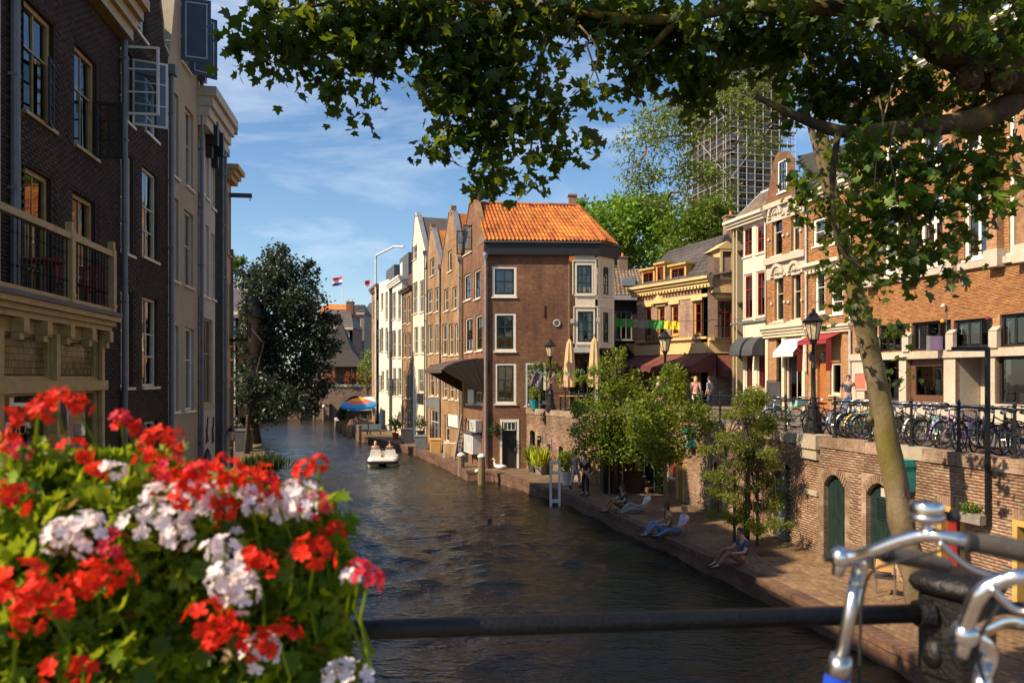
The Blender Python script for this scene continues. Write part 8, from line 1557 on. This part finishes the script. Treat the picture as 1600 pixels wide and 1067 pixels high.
# ------------------------------------------------------------ bridge railing in the foreground
rl = thing('bridge_railing', 'worn black iron bridge railing with a square capped post in the foreground', 'railing', P(1465, 990, 1.95)); a, b = P(-400, 1012, 1.66), P(1462, 957, 1.90); dr_v = (b-a).normalized(); c = b+dr_v*.055; pw = .078
m = MB(); m.tube([a, b], .023, 16); m.build('rail', 'iron_near', rl, smooth=True); e2_ = P(2300, 935, 2.1); m = MB(); m.tube([c+V((.08, 0, 0)), e2_], .023, 16); m.build('rail', 'iron_near', rl, smooth=True)
ax = dr_v.copy(); ax.z = 0; ax.normalize(); ay = V((-ax.y, ax.x, 0)); rotp = Matrix.Rotation(.45, 4, 'Z'); ax = rotp @ ax; ay = rotp @ ay; cz = EYE-(925-590)/1200*1.93
def sq(z, h, k=.018): 
    o = V((c.x, c.y, z)); r = []
    for sx, sy in ((1, 1), (-1, 1), (-1, -1), (1, -1)):
        for q in ((1, 1-k/h), (1-k/h, 1)) if sx*sy > 0 else ((1-k/h, 1), (1, 1-k/h)): r.append(o+ax*h*sx*q[0]+ay*h*sy*q[1])
    return r
m = MB(); m.loft([sq(z, h) for z, h in ((3.8, .09), (cz-.34, .09), (cz-.33, .062), (cz-.20, .062), (cz-.19, .068), (cz, .068), (cz+.003, .062))]); m.build('post', 'iron_near', rl)
m = MB(); m.loft([sq(z, h, .02) for z, h in ((cz+.002, .064), (cz+.012, .080), (cz+.026, .086), (cz+.042, .082), (cz+.056, .066), (cz+.062, .045))]); m.build('post_cap', 'iron_near', rl, smooth=True)
for s in (-1, 1): m = MB(); k = c+dr_v*.075*s; k2 = c+dr_v*.105*s; m.tube([k, k2], [.038, .032], 14); m.build('collar', 'iron_near', rl)
m = MB(); k = c-dr_v*.06-Z*.10; m.ball(k, .034, 12, 8, (.8, 1, 1.2)); m.build('bracket', 'iron_near', rl, smooth=True)
for pxx in (-350, 2250):
    q = P(pxx, 1000, 1.8); m = MB(); m.box(q.x-.07, q.x+.07, q.y-.07, q.y+.07, 3.8, q.z+.06); m.build('post', 'iron_near', rl)
m = MB(); m.tube([a-Z*.55, e2_-Z*.55], .025, 10); m.build('rail', 'iron_near', rl)
# ------------------------------------------------------------ two bicycles leaning at the railing
def bez(pts, n=6):
    o = []
    for i in range(len(pts)-1):
        a, b, c_, d = pts[max(i-1, 0)], pts[i], pts[i+1], pts[min(i+2, len(pts)-1)]
        for k in range(n): s = k/n; o.append(.5*((2*b)+(c_-a)*s+(2*a-5*b+4*c_-d)*s*s+(3*b-a-3*c_+d)*s**3))
    o.append(pts[-1]); return o
def near_bike(label, clampP, near, far, gripn, gripf, stem0, stem1, headc, bell=None, D=1.45):
    t = thing('leaning_bicycle', label, 'bicycle', (stem1.x, stem1.y, 3.8), 'bicycles leaning on the bridge railing')
    m = MB(); m.tube(bez(near), .0118, 14); m.build('handlebar', 'chrome', t, smooth=True); m = MB(); m.tube(bez(far), .0118, 14); m.build('handlebar', 'chrome', t, smooth=True)
    for g_ in (gripn, gripf):
        if g_: p_ = bez(g_); n = len(p_); m = MB(); m.tube(p_, [.0155+.0035*math.sin(math.pi*min(1, i/(n-1)*1.1)) for i in range(n)], 14); m.build('grip', 'grip', t, smooth=True); m = MB(); d = (p_[1]-p_[0]).normalized(); m.tube([p_[0]-d*.008, p_[0]+d*.006], .0175, 14); m.build('grip_ring', 'rubber', t)
    m = MB(); d = (stem0-stem1).normalized(); m.tube([stem1, stem0-d*.02], .0128, 14); m.build('stem', 'alu', t, smooth=True)
    m = MB(); sd = (near[1]-near[0]).normalized(); m.tube(bez([stem0-d*.045, stem0-d*.005, clampP]), [.0135]*6+[.013]*6+[.015], 12); m.ball(clampP, .021, 14, 9); m.tube([clampP-d*.035, clampP+d*.0], [.010, .014], 10); m.build('clamp', 'chrome', t, smooth=True)
    m = MB(); m.tube([clampP-V((.03, 0, 0)), clampP-V((.012, 0, 0))], .009, 8); m.build('clamp_bolt', 'rubber', t)
    hd_ = stem1-d*.25; m = MB(); m.tube([stem1+d*.008, stem1-d*.03], [.019, .024], 16); m.build('headset', 'alu', t, smooth=True); m = MB(); m.tube([stem1-d*.03, hd_], .023, 16); m.build('head_tube', headc, t, smooth=True)
    # rest of the machine: frame, fork, wheels, saddle
    ay_ = V((.99, .13, 0)); R = .35; gz = 3.8; fw = V((hd_.x, hd_.y, 0))-ay_*.20; fwc = V((fw.x, fw.y, gz+R)); rwc = fwc+ay_*1.12; sn = V((-ay_.y, ay_.x, 0))
    m = MB(); [m.tube([hd_+sn*s, fwc+sn*s], .011, 8) for s in (-.05, .05)]; bb = fwc+ay_*.55-Z*.05; stp = bb+ay_*.18+Z*.5; m.tube([hd_+d*.05, bb], .018, 10); m.tube([stem1-d*.05, stp-Z*.08], .017, 10); m.tube([bb, stp], .017, 10); [m.tube([bb+sn*s, rwc+sn*s], .010, 6) for s in (-.05, .05)]; [m.tube([stp+sn*s*.3, rwc+sn*s], .009, 6) for s in (-.05, .05)]; m.build('frame', headc, t, smooth=True)
    for wc_ in (fwc, rwc):
        def wr_(mb_): mb_.v = [wc_+ay_*v.x+sn*v.y+Z*v.z for v in mb_.v]; return mb_
        m = MB(); m.torus((0, 0, 0), R-.02, .021, 'y', 30, 7); w_ = wr_(m).build('wheel', 'rubber', t, smooth=True); m = MB(); m.torus((0, 0, 0), R-.045, .012, 'y', 30, 5); [m.tube([(0, .02*(-1)**k, 0), ((R-.05)*math.cos(k*.3491), 0, (R-.05)*math.sin(k*.3491))], .0018, 4) for k in range(18)]; wr_(m).build('rim', 'alu', w_)
    m = MB(); sc_ = stp+Z*.1; m.tube([stp, sc_], .013, 8); m.loft([[sc_+ay_*x+sn*(q*math.cos(a_))+Z*(.035*math.sin(a_)+.03) for a_ in [2*math.pi*k/10 for k in range(10)]] for x, q in ((.16, .05), (.13, .10), (.04, .095), (-.06, .04), (-.15, .02))]); m.build('saddle', 'saddle', t, smooth=True)
    cb = MB(); q0 = near[-3]-Z*.02; cb.tube(bez([q0, near[3]-Z*.035, near[1]-Z*.05+V((.02, .01, 0)), stem1+V((.035, .0, -.02)), stem1+V((.05, .02, -.3))]), .0028, 6); cb.build('brake_cable', 'rubber', t, smooth=True)
    lv = MB(); lv.tube(bez([near[-3]+V((-.02, -.012, -.006)), near[-3]+V((.01, -.02, -.035)), near[-2]+V((.0, -.02, -.045)), near[-2]+V((.05, -.02, -.05))]), [.008]+[.0055]*18, 8); lv.build('brake_lever', 'alu', t, smooth=True)
    if bell:
        o = bell; m = MB(); m.lathe([(.004, -.012), (.024, -.010), (.0285, -.004), (.0285, .002), (.026, .004)], 24, o); m.build('bell_base', 'alu', t, smooth=True); m = MB(); m.lathe([(.027, .006), (.0275, .008), (.0275, .020), (.025, .024), (.018, .026), (.0, .027)], 24, o); m.build('bell', 'chrome', t, smooth=True); m = MB(); m.tube([o-Z*.012, o-Z*.028], [.006, .012], 10); m.build('bell_bracket', 'alu', t); m = MB(); m.ball(o+V((.045, 0, -.002)), .009, 8, 6, (1.6, 1, 1)); m.build('bell_lever', 'rubber', t)
    return t
Q = P
near_bike('chrome handlebar bicycle with a blue head tube and a bell, leaning at the railing', Q(1314, 870, 1.42), [Q(1314, 870, 1.42), Q(1340, 868, 1.40), Q(1368, 859, 1.37), Q(1405, 845, 1.34), Q(1445, 836, 1.31), Q(1480, 839, 1.29), Q(1525, 848, 1.28), Q(1660, 878, 1.28)], [Q(1316, 870, 1.43), Q(1335, 862, 1.50), Q(1362, 862, 1.60), Q(1385, 866, 1.68), Q(1420, 872, 1.71), Q(1480, 882, 1.72)], [Q(1514, 846, 1.28), Q(1560, 853, 1.28), Q(1610, 864, 1.28), Q(1660, 876, 1.28)], [Q(1385, 866, 1.68), Q(1420, 871, 1.70), Q(1450, 876, 1.71), Q(1480, 883, 1.72)], Q(1344, 878, 1.44), Q(1314, 1030, 1.44), 'bk_nearblue', Q(1448, 806, 1.305))
near_bike('second chrome handlebar bicycle at the right frame edge, nearer the camera', Q(1508, 990, 1.16), [Q(1508, 990, 1.16), Q(1512, 968, 1.15), Q(1530, 930, 1.13), Q(1562, 908, 1.12), Q(1620, 900, 1.10), Q(1800, 915, 1.08)], [Q(1510, 990, 1.17), Q(1535, 984, 1.22), Q(1566, 972, 1.28), Q(1610, 976, 1.32), Q(1760, 992, 1.36)], None, None, Q(1545, 1010, 1.18), Q(1522, 1130, 1.18), 'bk_grey')
# ------------------------------------------------------------ geraniums
gz_ = thing('geranium_box', 'overflowing geranium box with red and white flowers on the bridge railing', 'flower box', P(240, 1040, 1.6)); o = P(150, 1100, 1.62)
m = MB(); m.hexa([(-1.35, 1.50, 4.55), (-.42, 1.50, 4.55), (-.42, 1.72, 4.55), (-1.35, 1.72, 4.55), (-1.4, 1.46, 4.78), (-.38, 1.46, 4.78), (-.38, 1.76, 4.78), (-1.4, 1.76, 4.78)]); m.build('trough', 'pot_dark', gz_)
cl = []
for x, y, rx, ry, D_, n in ((60, 900, 120, 140, 1.45, 620), (60, 760, 90, 70, 1.55, 260), (180, 880, 130, 140, 1.5, 720), (200, 760, 110, 60, 1.6, 330), (320, 880, 130, 120, 1.55, 720), (330, 790, 110, 50, 1.65, 300), (430, 880, 90, 100, 1.6, 480), (460, 820, 60, 60, 1.65, 220), (500, 900, 46, 70, 1.65, 190), (120, 1030, 160, 80, 1.45, 480), (320, 1020, 170, 80, 1.55, 560), (470, 990, 80, 70, 1.65, 240), (520, 950, 36, 40, 1.68, 70), (0, 980, 80, 120, 1.4, 300), (500, 1040, 60, 40, 1.7, 90), (450, 1060, 60, 40, 1.6, 120), (505, 795, 22, 14, 1.7, 22), (525, 830, 18, 20, 1.7, 26)):
    q = pb(x, y, D_, rx, ry, n, 90); cl.append(blob(q[:3], q[3:6], int(n*1.7), .2))
cen = np.concatenate(cl); n = len(cen); nr, d = rot_rand(n, .45, .3); nr[:, 1] -= .25; nr[:, 0] -= .15; nr /= np.linalg.norm(nr, axis=1)[:, None]; d -= nr*(d*nr).sum(1)[:, None]; d /= np.linalg.norm(d, axis=1)[:, None]; sz = .034*npr.uniform(.4, 1.45, n); order = np.argsort(cen[:, 1]); lf = one_leaf('l_ger', T_GER); a = order[:300]; leaf_parts(lf, gz_, cen[a], sz[a], nr[a], d[a]); a = order[300:]; leaves('foliage', 'l_ger', gz_, cen[a], sz[a], nr[a], d[a], T_GER, kind='stuff')
k = 90; i_ = npr.integers(0, n, k); leaves('dry_leaves', 'l_dry', gz_, cen[i_]+npr.normal(size=(k, 3))*.02, np.full(k, .045), nr[i_], d[i_], T_GER, kind='stuff')
m = MB()
for _ in range(110): e = V(cen[npr.integers(n)]); s = V((e.x*.9-.05, 1.6, 4.75)); m.tube([s, s+(e-s)*.5+Z*.04, e], [.005, .004, .003], 5)
m.build('stems', 'l_ger', gz_, uv=False)
def head_mesh(mat, nf, rad, fl):
    vs = []; fs = []; T = T_ROUND
    for i in range(nf):
        th = math.acos(1-1.25*(i+.5)/nf); ph = i*2.399; dr = V((math.sin(th)*math.cos(ph), math.sin(th)*math.sin(ph), math.cos(th))); c_ = V((dr.x*rad+rnd.uniform(-.009, .009), dr.y*rad+rnd.uniform(-.009, .009), dr.z*rad*.7+rnd.uniform(-.008, .008))); x = dr.cross(V((.3, .2, .9))).normalized(); y = dr.cross(x); w0 = rnd.random()*6
        for p_ in range(5):
            a_ = w0+2*math.pi*p_/5; dd = (x*math.cos(a_)+y*math.sin(a_))*.94+dr*rnd.uniform(.05, .4); dd.normalize(); s = dd.cross(dr).normalized(); nn = s.cross(dd); z_ = fl*rnd.uniform(.75, 1.15); b0 = len(vs)
            for tx, ty, tz in T[0]: vs.append(c_+(s*tx*1.15+dd*ty+nn*tz)*z_)
            fs += [tuple(int(q)+b0 for q in f) for f in T[1]]
    st0 = len(vs); me = bpy.data.meshes.new('flower_head'); me.from_pydata([tuple(v) for v in vs], [], fs); me.materials.append(M[mat]); return me
HM = {(k, s): head_mesh(k, nf, .040 if s else .024, .0225 if s else .021) for k in ('f_red', 'f_crim', 'f_white') for s, nf in ((0, 5), (1, 8))}
st_m = MB(); FLW = []
for s in ('60,640 88,632 115,632 20,692 5,668 200,668 232,688 258,692 235,722 285,742 325,742 352,735 378,742 405,752 372,765 330,770 300,775 478,738 150,738 15,782 120,710 500,722 355,800 508,850 522,828 492,868 150,905 120,915 180,898 30,915 8,930 70,940 45,965 95,955 330,970 350,990 335,1002 398,1003 436,1000 130,1042 100,1060 408,885 395,870 262,760 415,775').split(): FLW.append(s.strip(',')) if s.strip(',') else None
red = [tuple(map(float, f.split(','))) for f in FLW]
wht = [(240, 770), (300, 775), (335, 770), (385, 775), (440, 800), (475, 790), (420, 790), (90, 835), (140, 838), (330, 860), (250, 830), (355, 905), (385, 910), (100, 828), (130, 822), (118, 845), (235, 795), (262, 805), (290, 818), (278, 835), (318, 792), (345, 800), (450, 780), (468, 772), (435, 788), (360, 845), (350, 862), (395, 790), (352, 915), (378, 925), (550, 900), (528, 1052), (548, 1060), (180, 735), (215, 815), (408, 1015)]
crim = [(190, 655), (270, 735), (495, 788), (562, 890), (310, 740), (420, 765), (30, 705), (575, 905), (170, 850)]
for lst, key in ((red, 'f_red'), (wht, 'f_white'), (crim, 'f_crim')):
    for i, (x, y) in enumerate(lst):
        D_ = (1.33+.20*min(1, x/500)+(.12 if y < 720 else 0)-(.1 if y > 850 else 0))*rnd.uniform(.97, 1.03); c_ = P(x, y, D_); ob = bpy.data.objects.new('flower_head', HM[(key, 1 if i % 3 else 0)]); C.objects.link(ob); ob.parent = gz_; ob.location = c_-V(OFF[gz_.name]); ob.rotation_euler = (rnd.uniform(.15, 1.0), rnd.uniform(-.6, .3), rnd.uniform(0, 6)); s = rnd.uniform(.58, .86); ob.scale = (s, s, s*.95)
        if (y < 740 and x < 300) or x > 460 or rnd.random() < .3: st_m.tube([c_-Z*.005, c_+V((rnd.uniform(-.03, .03), .03, -.08)), c_+V((rnd.uniform(-.05, .02), .06, -.18))], [.0025, .003, .004], 6)
st_m.build('flower_stalks', 'l_ger', gz_, uv=False)
